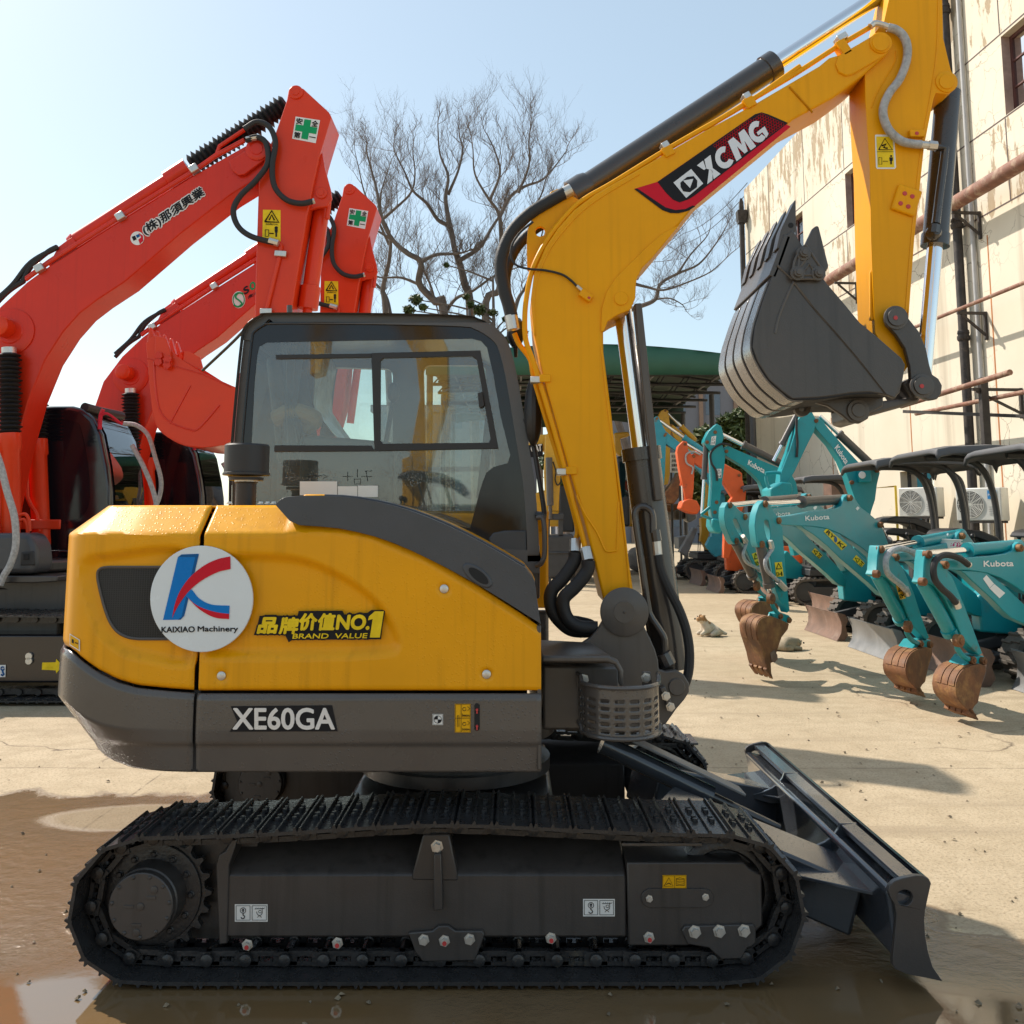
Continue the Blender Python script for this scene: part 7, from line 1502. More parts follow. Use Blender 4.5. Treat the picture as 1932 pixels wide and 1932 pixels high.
    if canopy_z:
        cz = canopy_z / sc
        mb = MB(); rows = []
        for i, f in enumerate((.70, .66, .50, .0, -.50, -.68, -.74)):
            dz = (-.07, -.02, .01, .03, .01, -.03, -.14)[i]; rows.append([q(f, s, cz + dz - (.10 if abs(s) > .69 else .02 if abs(s) > .6 else 0)) for s in (-.72, -.67, -.5, -.2, 0, .2, .5, .67, .72)])
        mb.grid(rows); cn = mb.build('canopy_roof', M['canopy'], root, solid=.04)
        for s in (-.5, .5):
            MB().tube(cat([q(-.56, s, .95), q(-.60, s, 1.4), q(-.56, s, 1.95), q(-.44, s, cz - .22), q(-.20, s, cz - .08), q(.30, s, cz - .06)], 5), .042 * sc, 10).build('canopy_post', M['steel'], root)
        MB().tube([q(-.59, -.5, 1.3), q(-.59, .5, 1.3)], .03 * sc, 8).build('cross_bar', M['steel'], root)
    return q, S, F
def plate(pl, pts, off, w, name, m_, par, holes=(), bevel=.008): return MB().prism(pl.L(pts, off), pl.w * w, [pl.L(h, off) for h in holes]).build(name, m_, par, bevel=bevel)
def ram(pl, a, b, split, r, name, m_, par, off=-.1):
    a, b = pl.p(a, off), pl.p(b, off); c = a.lerp(b, split); d = (b - a).normalized(); L_ = (b - a).length; mb = MB()
    mb._lathe(a, d, [(-.02, r * .5), (0, r * .92), (L_ * split - .05, r * .92), (L_ * split - .049, r * 1.1), (L_ * split, r * 1.1), (L_ * split + .001, r * .5)], 18); o = mb.build(name, m_, par); MB().tube([c, b], r * .5, 12).build('piston_rod', M['chrome'], o); return o
def pins(pl, pts, r, off, m_, par, name='pivot_pin'):
    for q in pts: MB()._lathe(pl.p(q, off), pl.n, [(-.03, r), (.014, r), (.018, r * .9), (.019, r * .55), (.028, r * .5)], 14).build(name, m_, par)
def bucket(pl, side, off, w, m_, root, shell_from, shell_to, teeth, fat=.02, lip=None):
    b = MB().prism(pl.L(side, off), pl.w * .022).build('bucket', m_, root, bevel=.004); WN = -pl.w
    MB().prism([p - WN * (w - .022) for p in pl.L(side, off)], -WN * .022).build('bucket_side', m_, b)
    sh = cat(pl.L(side[shell_from:shell_to], off), 3); cen = sum((p for p in sh), Vector()) / len(sh); tgt = sum(pl.L(side, off), Vector()) / len(side)
    inn_ = [p + (tgt - p).normalized() * .022 for p in reversed(sh)]
    MB().prism([p - WN * .003 for p in sh + inn_], -WN * (w - .006)).build('bucket_shell', m_, b)
    mb = MB()
    n_s = max(6, len(sh) // 2)
    for k in range(3):
        o_ = -WN * (.02 + k * (w - .05) / 3); out = [p + (p - tgt).normalized() * .007 for p in sh[1:n_s]]
        mb.prism([p + o_ for p in out] + [p + o_ for p in reversed(sh[1:n_s])], -WN * ((w - .05) / 3 - .012))
    mb.build('wear_strips', m_, b)
    t0, t1 = pl.p(teeth[0], off), pl.p(teeth[1], off); ax = (t1 - t0); sd = Vector((-ax.z * pl.d.x, -ax.z * pl.d.y, ax.dot(pl.d))).normalized() * .035
    for k in range(4):
        o_ = -WN * (.0 + k * (w - .07) / 3); MB().prism([t0 - sd + o_, t0 + sd + o_, t1 + sd * .15 + o_, t1 - sd * .15 + o_], -WN * .065).build('bucket_tooth', m_, b, bevel=.008)
    return b
def text_on(pl, t, a, b, c, off, m_, par, bold=.02, name='maker_lettering', shear=0.0):
    o, x, y = pl.p(a, off), pl.p(b, off), pl.p(c, off); mb = MB(); put_text(mb, t, o, x - o, y - o, bold, shear); return mb.build(name, m_, par)
def sticker(pl, quad, off, m_, par, kind='tri'):
    f = MB().sheet(pl.L(quad, off)).build('warning_label', m_, par); a, b, c, d = [pl.p(q, off + .003) for q in quad]; k = MB()
    def pt(x, y): return a + (b - a) * x + (d - a) * y
    r_ = (b - a).length * .035
    k.tube([pt(.12, .46), pt(.5, .08), pt(.88, .46), pt(.12, .46)], r_, 4); k.tube([pt(.12, .70), pt(.36, .70), pt(.36, .94), pt(.12, .94), pt(.12, .70)], r_ * .7, 4); k.tube([pt(.42, .82), pt(.66, .82)], r_, 4); k.tube([pt(.78, .66), pt(.78, .94)], r_ * 1.7, 4)
    k.build('label_print', M['ink'], f); return f
GRP = 'compact excavators along the factory wall'

# --- the teal machine with the yellow owner sticker, and the one behind it
KX = T(2900, 1850, .4579)
def to_ka(pts): return [((2900 + .4579 * x - 2640) / .4141, (1850 + .4579 * y - 1840) / .4141) for x, y in pts]
def teal_arch(lab, foot, d, C, bmap, amap, blade_m, named):
    pl = Plane(foot, d); r = empty('compact_excavator', (C[0], C[1], 0), lab, 'excavator', GRP)
    q, S, F = mini_base(r, C, (-1, 0), M['teal'], M['teal'], 2.5, M['dusty'], blade_m)
    Bm = lambda *p: KA(*[bmap(*t) for t in p]) if len(p) > 1 else [KA(*bmap(*p[0]))]
    Am = lambda *p: KA(*[amap(*t) for t in p]) if len(p) > 1 else [KA(*amap(*p[0]))]
    bm = plate(pl, Bm((648, 275), (655, 250), (690, 237), (800, 224), (930, 200), (1050, 180), (1180, 165), (1240, 140), (1268, 60), (1300, 33), (1340, 36), (1370, 75), (1420, 150), (1500, 210), (1600, 295), (1640, 400), (1700, 560), (1760, 760), (1750, 815), (1700, 820), (1640, 720), (1560, 625), (1449, 530), (1350, 462), (1240, 395), (1120, 348), (1000, 325), (880, 320), (720, 312), (690, 302)), .11, .15, 'boom', M['teal'], r)
    lw = plate(pl, Bm(*to_ka([(225, 258), (400, 268), (490, 295), (545, 330), (600, 388), (700, 490), (800, 585), (900, 690), (960, 790), (960, 862), (890, 836), (800, 748), (680, 645), (550, 535), (450, 436), (330, 338), (250, 287)])), .10, .13, 'boom_strut', M['teal'], bm)
    ar = plate(pl, Am((540, 88), (575, 92), (600, 130), (640, 200), (680, 245), (690, 300), (712, 330), (722, 480), (742, 760), (762, 950), (778, 1085), (755, 1108), (735, 1060), (690, 1000), (650, 900), (615, 700), (592, 540), (560, 505), (495, 515), (478, 470), (460, 320), (470, 220), (500, 130)), .13, .13, 'arm', M['teal_worn'], r, holes=[Am((545, 275), (565, 262), (585, 275), (598, 340), (603, 420), (592, 462), (570, 430), (550, 350))])
    ram(pl, Bm((1305, 75))[0], Am((560, 122))[0], .60, .062, 'arm_cylinder', M['charcoal'], r, 0); ram(pl, Am((510, 500))[0], Am((612, 965))[0], .80, .055, 'bucket_cylinder', M['charcoal'], r, .10)
    ram(pl, Bm((1745, 620))[0], Bm((1595, 330))[0], .6, .055, 'boom_cylinder', M['charcoal'], r, .02)
    MB().prism([q(.55, -.13, .45), q(1.02, -.10, .50), q(1.05, -.10, .95), q(.92, -.10, 1.05), q(.75, -.12, .85), q(.55, -.13, .72)], S * .24).build('swing_post', M['teal'], r, bevel=.02)
    pins(pl, Am((553, 121), (523, 485)) + Bm((675, 272), (1323, 67), (1600, 310)), .035, .135, M['rust'], ar); pins(pl, Am((612, 978)), .055, .14, M['rust'], r, 'link_pin')
    for o in (.12, -.02): MB().tube(cat(pl.L(Am((612, 978), (625, 1050), (690, 1138)), o), 4), .022, 8).build('bucket_link', M['teal_worn'], r)
    plate(pl, Am((640, 1110), (690, 1100), (770, 1130), (803, 1168), (785, 1204), (740, 1195), (660, 1180)), .13, .13, 'bucket_ear', M['teal_worn'], r); pins(pl, Am((690, 1138), (768, 1172)), .03, .135, M['rust'], r)
    bk = bucket(pl, Am((770, 1205), (690, 1165), (600, 1135), (545, 1148), (500, 1180), (480, 1240), (490, 1330), (520, 1420), (545, 1500), (560, 1570), (585, 1650), (612, 1690), (606, 1560), (635, 1550), (668, 1520), (652, 1480), (680, 1395), (705, 1325), (760, 1255)), .16, .36, M['rust'], r, 2, 12, (Am((575, 1600))[0], Am((624, 1704))[0]))
    cutp = Am((610, 1540), (600, 1470), (640, 1440), (665, 1490), (668, 1525), (640, 1555)); MB().prism(pl.L(cutp, .165), pl.w * .02).build('side_cutter', M['rust_dull'], bk)
    MB().tube(cat(pl.L(Am((585, 1145), (600, 1115), (640, 1120), (655, 1150)), .05), 4), .014, 6).build('lifting_loop', M['teal_worn'], bk)
    mb = MB(); mb.tube(cat(pl.L(Am((600, 480), (620, 520), (590, 570), (555, 640), (570, 720), (640, 790), (700, 840)), .16), 5), .020, 8); mb.build('arm_hose', M['hosewrap'], r); mb = MB(); mb.tube(pl.L(Am((670, 820), (735, 890)), .16), .032, 8); mb.tube(pl.L(Am((597, 455), (615, 520)), .16), .030, 8); mb.build('hose_fitting', M['zinc'], r)
    t = Bm((918, 275), (1136, 258), (915, 228)); text_on(pl, 'Kubota', t[0], t[1], t[2], .1135, M['white'], bm, .045)
    sticker(pl, Bm(*to_ka([(650, 540), (680, 505), (750, 573), (722, 606)])), .1035, M['gold'], lw); sticker(pl, Am((640, 650), (705, 645), (722, 775), (655, 782)), .1335, M['gold'], ar)
    for a in ((1000, 155), (1385, 160)): MB().sheet(pl.L(Bm((a[0] - 12, a[1]), (a[0] + 8, a[1] - 18), (a[0] + 24, a[1] - 2), (a[0] + 4, a[1] + 20)), .1135)).build('small_label', M['white'], bm)
    if named:
        f = MB().sheet(pl.L(KX((412, 312), (560, 467), (606, 425), (440, 285)), .1035)).build('owner_sticker', M['gold'], lw)
        def on3(t, a, b, c, m_, off=.1055): o, x, y = pl.p(a, off), pl.p(b, off), pl.p(c, off); mb = MB(); put_text(mb, t, o, x - o, y - o, .05); return mb.build('sticker_lettering', m_, f)
        on3('RY', KX(428, 322), KX(487, 376), KX(450, 300), M['ink']); on3('KI', KX(520, 410), KX(568, 455), KX(545, 390), M['ink'])
        MB().lathe(pl.p(KX(510, 378), .1055), tuple(pl.n), [(0, .034), (.002, .034)], 18).build('sticker_mark', M['dblue'], f)
    return r
ca15, sa15 = .9 * math.cos(R(15)), .9 * math.sin(R(15))
K3 = teal_arch('teal compact excavator with arched boom, yellow-black owner sticker and rusty bucket planted nearest the dogs', (4.75, 11.9), (-2.07, -1.95), (5.7, 11.85), lambda x, y: (x, y), lambda x, y: (x, y), M['worn_grey'], True)
K4 = teal_arch('teal compact excavator with slanted arm, mostly hidden behind the sticker-bearing one', (4.8, 13.85), (-1.6, -2.1), (5.75, 13.85), lambda x, y: (370 + .9 * (x - 675), 238 + .9 * (y - 272)), lambda x, y: (233 + ca15 * (x - 553) + sa15 * (y - 121), 132 - sa15 * (x - 553) + ca15 * (y - 121)), M['rust_dull'], False)
# --- the two nearest small teal machines
def teal_small(lab, foot, d, A, C, canopy, blade_m, hull, Tm, warn_m):
    pl = Plane(foot, d); r = empty('compact_excavator', (C[0], C[1], 0), lab, 'excavator', GRP)
    q, S, F = mini_base(r, C, (-1, 0), M['teal'], hull, canopy, M['dusty'], blade_m)
    X = lambda *pts: A(KB_pts=pts)
    bm = plate(pl, X((795, 530), (800, 500), (830, 487), (900, 477), (1100, 455), (1250, 445), (1380, 425), (1440, 400), (1465, 345), (1505, 318), (1546, 335), (1620, 440), (1800, 640), (1960, 820), (2030, 880), (1960, 930), (1800, 880), (1650, 812), (1546, 778), (1440, 705), (1330, 645), (1200, 600), (1050, 578), (900, 576), (815, 566)), .09, .12, 'boom', M['teal'], r)
    ar = plate(pl, X((655, 393), (690, 392), (720, 440), (790, 505), (850, 570), (900, 640), (1010, 900), (1100, 1140), (1170, 1330), (1140, 1350), (1050, 1260), (985, 1190), (920, 1010), (830, 830), (740, 720), (690, 690), (640, 712), (612, 690), (632, 640), (640, 500)), .11, .13, 'arm', M['teal_worn'], r)
    ram(pl, X((1500, 352))[0], X((690, 425))[0], .60, .058, 'arm_cylinder', M['teal'], r, .0); ram(pl, X((632, 685))[0], X((920, 1215))[0], .88, .060, 'bucket_cylinder', M['teal'], r, .03)
    pins(pl, X((676, 432), (635, 680), (833, 528), (1510, 375)), .032, .115, M['rust'], ar); pins(pl, X((960, 1215),), .05, .13, M['rust'], r, 'link_pin')
    for o in (.10, -.12): MB().tube(cat(pl.L(X((950, 1215), (940, 1280), (1000, 1360), (1070, 1390)), o), 4), .022, 8).build('bucket_link', M['teal_worn'], r)
    plate(pl, X((1000, 1440), (1060, 1360), (1180, 1350), (1200, 1400), (1180, 1440)), .10, .20, 'bucket_ear', M['teal_worn'], r); pins(pl, X((1078, 1390), (1175, 1398)), .032, .115, M['rust'], r)
    bucket(pl, X((1195, 1440), (1150, 1425), (1060, 1445), (985, 1490), (940, 1570), (928, 1660), (945, 1740), (1000, 1810), (1070, 1880), (1120, 1905), (1082, 1835), (1100, 1805), (1130, 1775), (1140, 1720), (1165, 1610), (1202, 1490)), .14, .30, M['rust'], r, 1, 10, (X((1040, 1850))[0], X((1135, 1930))[0]))
    MB().prism([q(.55, -.11, .42), q(1.0, -.09, .46), q(1.02, -.09, .82), q(.9, -.09, .92), q(.7, -.11, .78), q(.55, -.11, .66)], S * .20).build('swing_post', M['teal'], r, bevel=.02)
    mb = MB(); mb.tube(cat(pl.L(X((1040, 525), (980, 480), (900, 445), (820, 440), (750, 480), (725, 560), (740, 660), (800, 740), (870, 800), (930, 870)), .16), 5), .026, 8); mb.build('arm_hose', Tm, r)
    kc = lambda p: [((3400 + .4029 * x - 3200) / .414, (1980 + .4029 * y - 1900) / .414) for x, y in p]
    lw = plate(pl, X(*kc([(500, 396), (640, 398), (740, 408), (810, 455), (900, 525), (1000, 620), (1092, 708), (1200, 800), (1300, 880), (1300, 960), (1200, 935), (1092, 892), (980, 842), (900, 772), (820, 685), (720, 592), (620, 502), (540, 425)])), .08, .11, 'boom_strut', M['teal'], bm)
    for qd in (kc([(710, 472), (743, 437), (812, 518), (772, 560)]), kc([(772, 563), (815, 520), (917, 605), (865, 655)])): MB().sheet(pl.L(X(*qd), .0835)).build('warning_label', warn_m, lw)
    mb = MB(); mb.tube(pl.L(X((925, 850), (950, 915)), .15), .03, 8); mb.tube(pl.L(X((990, 485), (1050, 530)), .15), .026, 8); mb.build('hose_fitting', M['zinc'], r)
    text_on(pl, 'Kubota', X((1180, 545))[0], X((1452, 540))[0], X((1178, 490))[0], .0925, M['white'], bm, .045)
    return r, pl, bm, ar, X, q
def A1_(KB_pts): return KB(*KB_pts) if len(KB_pts) > 1 else [KB(*KB_pts[0])]
def A2_(KB_pts):
    pts = [(250 + .885 * (x - 675), 388 + .892 * (y - 432) - (.085 * (x - 675) * (1 if y < 1000 and x > 780 else 0))) for x, y in KB_pts]; return KB(*pts) if len(pts) > 1 else [KB(*pts[0])]
K1, pl1, bm1, ar1, X1, q1 = teal_small('nearest teal compact excavator, cut by the right picture edge, black hose over its arm', (5.15, 8.75), (-1.37, -.82), A1_, (6.15, 8.65), 0, M['worn_grey'], M['teal_hull'], M['rubber'], M['white'])
K2, pl2, bm2, ar2, X2, q2 = teal_small('teal compact excavator second from the right edge, paint-dripped bucket and bright teal hull', (4.95, 10.25), (-1.15, -1.28), A2_, (5.9, 10.2), 2.42, M['rust_dull'], M['teal_hull'], M['hosewrap'], M['warn'])
o_ = KB((385, 715), (445, 688), (475, 830), (425, 842)); sticker(pl2, [o_[0], o_[1], o_[2], o_[3]], .1135, M['warn'], ar2)
# number plate on the hull behind
pn = q2(.10, .715, .98); 
f = MB().sheet([q2(-.05, .708, .9), q2(.15, .708, .9), q2(.15, .708, 1.04), q2(-.05, .708, 1.04)]).build('number_plate', M['white'], K2); mb = MB(); put_text(mb, '202', q2(-.02, .712, .93) if False else q2(.12, .712, .93), q2(-.02, .712, .93) - q2(.12, .712, .93), Vector((0, 0, .07)), .01); mb.build('plate_lettering', M['ink'], f)

# --- machines further along, seen square-on from the side
def side_mini(lab, foot, C, paint, hull, canopy, blade_m, parts, w=.22, sc=1.0, seat=True):
    pl = Plane(foot, (-1, 0)); r = empty('compact_excavator', (C[0], C[1], 0), lab, 'excavator', GRP)
    q, S, F = mini_base(r, C, (-1, 0), paint, hull, canopy, M['dusty'], blade_m, sc=sc, seat=seat)
    bm = plate(pl, parts['boom'], w / 2, w, 'boom', paint, r); ar = plate(pl, parts['arm'], w / 2 + .02, w + .04, 'arm', paint, r)
    if 'post' in parts: plate(pl, parts['post'], w / 2 + .01, w + .02, 'swing_post', paint, r)
    else: MB().prism([q(.55, -.12, .45), q(1.0, -.10, .50), q(1.02, -.10, .95), q(.9, -.10, 1.05), q(.7, -.12, .85), q(.55, -.12, .7)], S * .24 * sc).build('swing_post', paint, r, bevel=.02)
    for (a, b, sp, rr, m_) in parts['rams']: ram(pl, a, b, sp, rr, 'hydraulic_cylinder', m_, r, 0.0 if rr > .05 else .06)
    pins(pl, parts['pins'], .035, w / 2 + .02, M['rust'], r)
    if 'bucket' in parts:
        b = plate(pl, parts['bucket'], .28, .56, 'bucket', parts.get('bm', M['rust']), r, bevel=.03)
    for a in parts.get('links', ()):
        MB().tube(cat(pl.L(a, .10), 4), .028, 8).build('bucket_link', paint, r)
    for a in parts.get('hoses', ()): MB().tube(cat(pl.L(a, w / 2 + .05), 5), .022, 8).build('arm_hose', parts.get('hm', M['rubber']), r)
    return r, pl, bm, ar
K5, pl5, bm5, ar5 = side_mini('teal compact excavator with the tallest raised boom, its peak tucked under the dark bucket', (5.75, 15.8), (6.6, 15.8), M['teal'], M['teal'], 2.62, M['rust_dull'], dict(
    boom=KD((305, 185), (320, 150), (345, 138), (380, 160), (430, 225), (560, 375), (690, 515), (760, 530), (800, 518), (822, 560), (800, 650), (785, 770), (755, 860), (725, 1020), (715, 1260), (620, 1260), (625, 1050), (640, 880), (630, 760), (600, 680), (572, 590), (520, 470), (440, 345), (350, 245)),
    arm=KD((185, 160), (215, 115), (255, 92), (300, 95), (330, 150), (318, 235), (250, 370), (160, 560), (110, 640), (50, 650), (60, 560), (125, 390), (165, 260)),
    rams=[(KD(778, 520), KD(360, 125), .66, .075, M['charcoal']), (KD(185, 110), KD(0, 470), .66, .055, M['charcoal'])], pins=KD((330, 160), (800, 545), (605, 635), (70, 655)),
    links=[KC((1085, 715), (1180, 705), (1290, 720)), KC((1090, 740), (1100, 800), (1140, 860), (1180, 830))], bucket=KC((1130, 850), (1240, 790), (1330, 800), (1340, 880), (1290, 950), (1200, 965), (1140, 930)), bm=M['teal_worn'],
    hoses=[KD((180, 140), (178, 230), (185, 330), (180, 440))]), w=.26, sc=1.12)
text_on(pl5, 'Kubota', KD(470, 372), KD(555, 500), KD(500, 340), .133, M['white'], bm5, .03)
mb = MB(); c = pl5.p(KD(700, 580), .18); mb.box(c, (.2, .14, .24)); mb.build('boom_lamp', M['teal'], K5, bevel=.02); MB().lathe(c + Vector((-.06, -.075, 0)), (0, -1, 0), [(0, .06), (.01, .05)], 14).build('lamp_lens', M['white'], K5)
K6, pl6, bm6, ar6 = side_mini('teal compact excavator whose lettered boom slopes down right, dark cylinder along its top', (5.6, 18.6), (6.5, 19.6), M['teal'], M['teal'], 2.55, M['rust_dull'], dict(
    boom=KC((705, 520), (715, 480), (750, 462), (800, 488), (900, 530), (1060, 600), (1250, 675), (1330, 730), (1368, 800), (1385, 900), (1400, 1100), (1440, 1440), (1350, 1460), (1290, 1200), (1180, 1040), (1085, 940), (1070, 870), (1040, 790), (980, 725), (900, 655), (735, 556)),
    arm=KC((533, 430), (540, 400), (575, 330), (650, 262), (690, 290), (712, 380), (695, 440), (725, 540), (718, 640), (695, 800), (670, 1040), (690, 1180), (640, 1180), (600, 1090), (590, 1000), (605, 800), (598, 520), (560, 470)),
    rams=[(KC(1262, 640), KC(650, 340), .62, .085, M['charcoal']), (KC(552, 440), KC(512, 1075), .52, .060, M['charcoal'])], pins=KC((735, 513), (632, 340), (560, 430), (668, 1150), (630, 1065), (645, 975)),
    links=[KC((505, 1085), (570, 1030), (640, 970)), KC((505, 1090), (590, 1125), (680, 1160))], bucket=KC((605, 1120), (690, 1130), (705, 1210), (680, 1260), (630, 1250), (600, 1190)), bm=M['teal_worn'],
    hoses=[KC((780, 460), (700, 445), (630, 480), (590, 540), (600, 620), (640, 690), (650, 780))]), w=.26)
text_on(pl6, 'Kubota', KC(925, 635), KC(1075, 715), KC(938, 588), .133, M['white'], bm6, .03)
sticker(pl6, KC((643, 672), (690, 670), (688, 755), (645, 757)), .153, M['white'], ar6); sticker(pl6, KC((600, 380), (642, 372), (632, 458), (590, 455)), .153, M['white'], ar6)
K7, pl7, bm7, ar7 = side_mini('orange compact excavator between the teal and faded cyan machines, arm hanging straight down', (5.2, 22.6), (6.1, 22.9), M['orange'], M['orange'], 2.5, M['rust_dull'], dict(
    boom=KC((425, 560), (440, 530), (480, 522), (560, 570), (740, 645), (850, 690), (875, 710), (880, 770), (912, 880), (905, 975), (860, 1100), (760, 1480), (710, 1480), (720, 1250), (740, 1000), (790, 930), (740, 850), (690, 765), (560, 690), (430, 610)),
    arm=KC((288, 520), (300, 465), (345, 418), (378, 425), (388, 500), (440, 570), (445, 650), (438, 850), (425, 960), (365, 965), (355, 900), (335, 800), (305, 640)),
    rams=[(KC(800, 700), KC(365, 445), .45, .07, M['orange']), (KC(325, 620), KC(340, 960), .6, .055, M['orange'])], pins=KC((440, 560), (360, 450), (850, 730), (395, 950)),
    bucket=KC((320, 1030), (340, 965), (400, 940), (470, 960), (505, 1030), (470, 1085), (400, 1070)), bm=M['orange'], hoses=[KC((500, 545), (430, 515), (370, 545), (375, 620), (430, 660), (420, 720))], hm=M['hosewrap']), w=.24)
K8, pl8, bm8, ar8 = side_mini('faded cyan compact excavator behind the orange one, rusty bucket tucked under', (5.3, 25.5), (6.3, 25.6), M['cyan'], M['cyan'], 2.5, M['rust_dull'], dict(
    boom=KC((150, 400), (160, 350), (190, 335), (330, 450), (520, 585), (640, 680), (720, 800), (725, 950), (700, 1340), (600, 1340), (620, 1000), (610, 850), (500, 700), (330, 540), (180, 440)),
    arm=KC((80, 230), (95, 195), (120, 200), (140, 250), (190, 340), (188, 420), (178, 700), (165, 900), (110, 900), (80, 700), (60, 500), (75, 350)),
    rams=[(KC(520, 505), KC(125, 235), .44, .085, M['cyan']), (KC(75, 250), KC(60, 800), .5, .055, M['cyan'])], pins=KC((175, 370), (105, 215), (185, 355)),
    bucket=KC((150, 920), (250, 790), (310, 700), (305, 930), (260, 990), (180, 985)), post=KC((555, 1360), (590, 1290), (640, 1270), (720, 1290), (720, 1440), (640, 1470), (560, 1380))), w=.26, sc=1.08)
K9, pl9, bm9, ar9 = side_mini('old yellow compact excavator furthest along the row, tall slotted arm head above the cyan one', (5.6, 28.0), (6.0, 28.3), M['old_yellow'], M['old_yellow'], 0, M['rust_dull'], dict(
    boom=KC((215, 300), (235, 262), (270, 290), (430, 430), (560, 560), (650, 720), (660, 900), (560, 1330), (500, 1330), (560, 900), (540, 760), (420, 560), (260, 380)),
    arm=KC((115, 210), (145, 145), (180, 130), (208, 150), (222, 260), (235, 300), (225, 420), (222, 720), (205, 810), (168, 820), (178, 600), (185, 420), (160, 300), (130, 260)),
    rams=[(KC(450, 415), KC(195, 160), .5, .09, M['old_yellow']), (KC(128, 250), KC(150, 800), .5, .06, M['old_yellow'])], pins=KC((180, 145), (235, 275)),
    post=KC((505, 1120), (540, 1110), (550, 1270), (545, 1330), (585, 1400), (560, 1410), (515, 1330))), w=.30, sc=1.05)
# paint cup hung on the nearest boom
cc = Gd(*KB(1000, 1000)); c0 = pl2.p(KB(822, 400), .02); cr = empty('paper_cup', c0, 'white paper cup with pink print and a straw, standing on the teal boom', 'cup')
s_ = pl2.p(KB(875, 400), .02) - pl2.p(KB(775, 400), .02); cw = s_.length / 2; hh = (pl2.p(KB(822, 300), .02) - c0).length
MB()._lathe(c0, Vector((.05, 0, 1)), [(0, cw * .72), (hh * .98, cw * .95), (hh, cw * 1.02), (hh * 1.04, cw * 1.02), (hh * 1.06, cw * .9)], 24).build('cup', M['white'], cr)
def pinkm():
    m, n, b = newmat('pink_cup_print'); tc = N(n, 'ShaderNodeTexCoord'); vo = N(n, 'ShaderNodeTexVoronoi', Scale=42.0); n.links.new(tc.outputs['Object'], vo.inputs['Vector'])
    n.links.new(mixc(n, ramp(n, vo.outputs['Distance'], .42, .5), (.62, .03, .20), (.78, .78, .76)), b.inputs['Base Color']); b.inputs['Roughness'].default_value = .4; return m
MB()._lathe(c0 + Vector((.021, 0, hh * .42)), Vector((.05, 0, 1)), [(0, cw * .82 + .002), (hh * .40, cw * .91 + .002)], 24).build('cup_print', pinkm(), cr); MB().tube([c0 + Vector((.01, 0, hh)), c0 + Vector((.05, 0, hh * 1.55))], .006, 6).build('straw', M['white'], cr)
# ================================================================ yellow diggers seen between cab and boom
def gap_digger(lab, base, faces, Yb, parts): pass
G1 = empty('yellow_digger', (1.2, 27, 0), 'yellow digger with dark bucket on the ground, between the cab and the boom', 'excavator')
yq = 25.0
mb = MB().prism(PL(A6((318, 735), (345, 720), (400, 722), (440, 800), (430, 1000), (415, 1290), (325, 1290), (310, 1000)), yq), (0, .35, 0)); GA = mb.build('arm', M['old_yellow'], G1, bevel=.03)
MB()._lathe(P(*A6(345, 900), yq - .15), (P(*A6(355, 1265), yq - .15) - P(*A6(345, 900), yq - .15)).normalized(), [(0, .09), (1.25, .09), (1.26, .05), (1.6, .05)], 16).build('bucket_cylinder', M['charcoal'], G1)
MB().tube(cat([P(u, v, yq - .1) for u, v in A6((375, 930), (395, 1000), (390, 1060), (410, 1100), (440, 1060))], 5), .02, 6).build('hose', M['rubber'], G1)
MB().prism(PL(A6((275, 1460), (520, 1450), (548, 1560), (540, 1700), (535, 1780), (285, 1780), (270, 1650)), yq), (0, .55, 0)).build('bucket', M['steel'], G1, bevel=.08, seg=3)
MB().tube(PL(A6((272, 1590), (545, 1590)), yq - .01), .03, 8).build('bucket_rib', M['steel'], G1)
for k in range(5): MB().prism(PL(A6((285 + 53 * k, 1770), (310 + 53 * k, 1770), (305 + 53 * k, 1812), (292 + 53 * k, 1812)), yq + .02), (0, .1, 0)).build('bucket_tooth', M['steel'], G1)
MB().beam(P(*A6(330, 1330), yq), P(*A6(450, 1330), yq), .2, .16).build('bucket_hinge', M['steel'], G1, bevel=.02)
for x in (335, 430): MB().beam(P(*A6(x, 1300), yq), P(*A6(x, 1460), yq), .08, .12).build('bucket_link', M['steel'], G1, bevel=.01)
MB().prism(PL(A6((240, 1160), (330, 1130), (470, 1140), (500, 1200), (500, 1400), (240, 1400)), yq + 1.6), (0, 2.0, 0)).build('body', M['old_yellow'], G1, bevel=.06)
MB().prism(PL(A6((420, 1100), (520, 1100), (530, 1440), (420, 1440)), yq + 1.4), (0, 1.0, 0)).build('cab', M['plastic'], G1, bevel=.05)
bmY = MB().prism(PL(A6((200, 740), (330, 730), (440, 760), (470, 900), (420, 1000), (390, 880), (300, 850), (200, 830)), yq + .6), (0, .4, 0)).build('boom', M['old_yellow'], G1, bevel=.03)
for s in (-1, 1): MB().prism([(1.05 + s * .9 - .25, 26.4, 0), (1.05 + s * .9 + .25, 26.4, 0), (1.05 + s * .9 + .25, 26.4, .75), (1.05 + s * .9 - .25, 26.4, .75)], (0, 2.8, 0)).build('track', M['dusty'], G1, bevel=.2, seg=3)
f = MB().prism(PL(A6((195, 810), (300, 800), (300, 890), (200, 900)), yq + .55), (0, .03, 0)).build('dark_film', M['ink'], G1); mb = MB(); o, ex, ey = quad3(A6(215, 862), A6(296, 852), A6(212, 810), yq + .545); put_text(mb, 'CAT', o, ex, ey, .04); mb.build('maker_lettering', M['white'], f)
G2 = empty('yellow_digger', (3.6, 33, 0), 'yellow digger with grey-framed cab, partly hidden behind the boom cylinder', 'excavator')
yq = 30.0
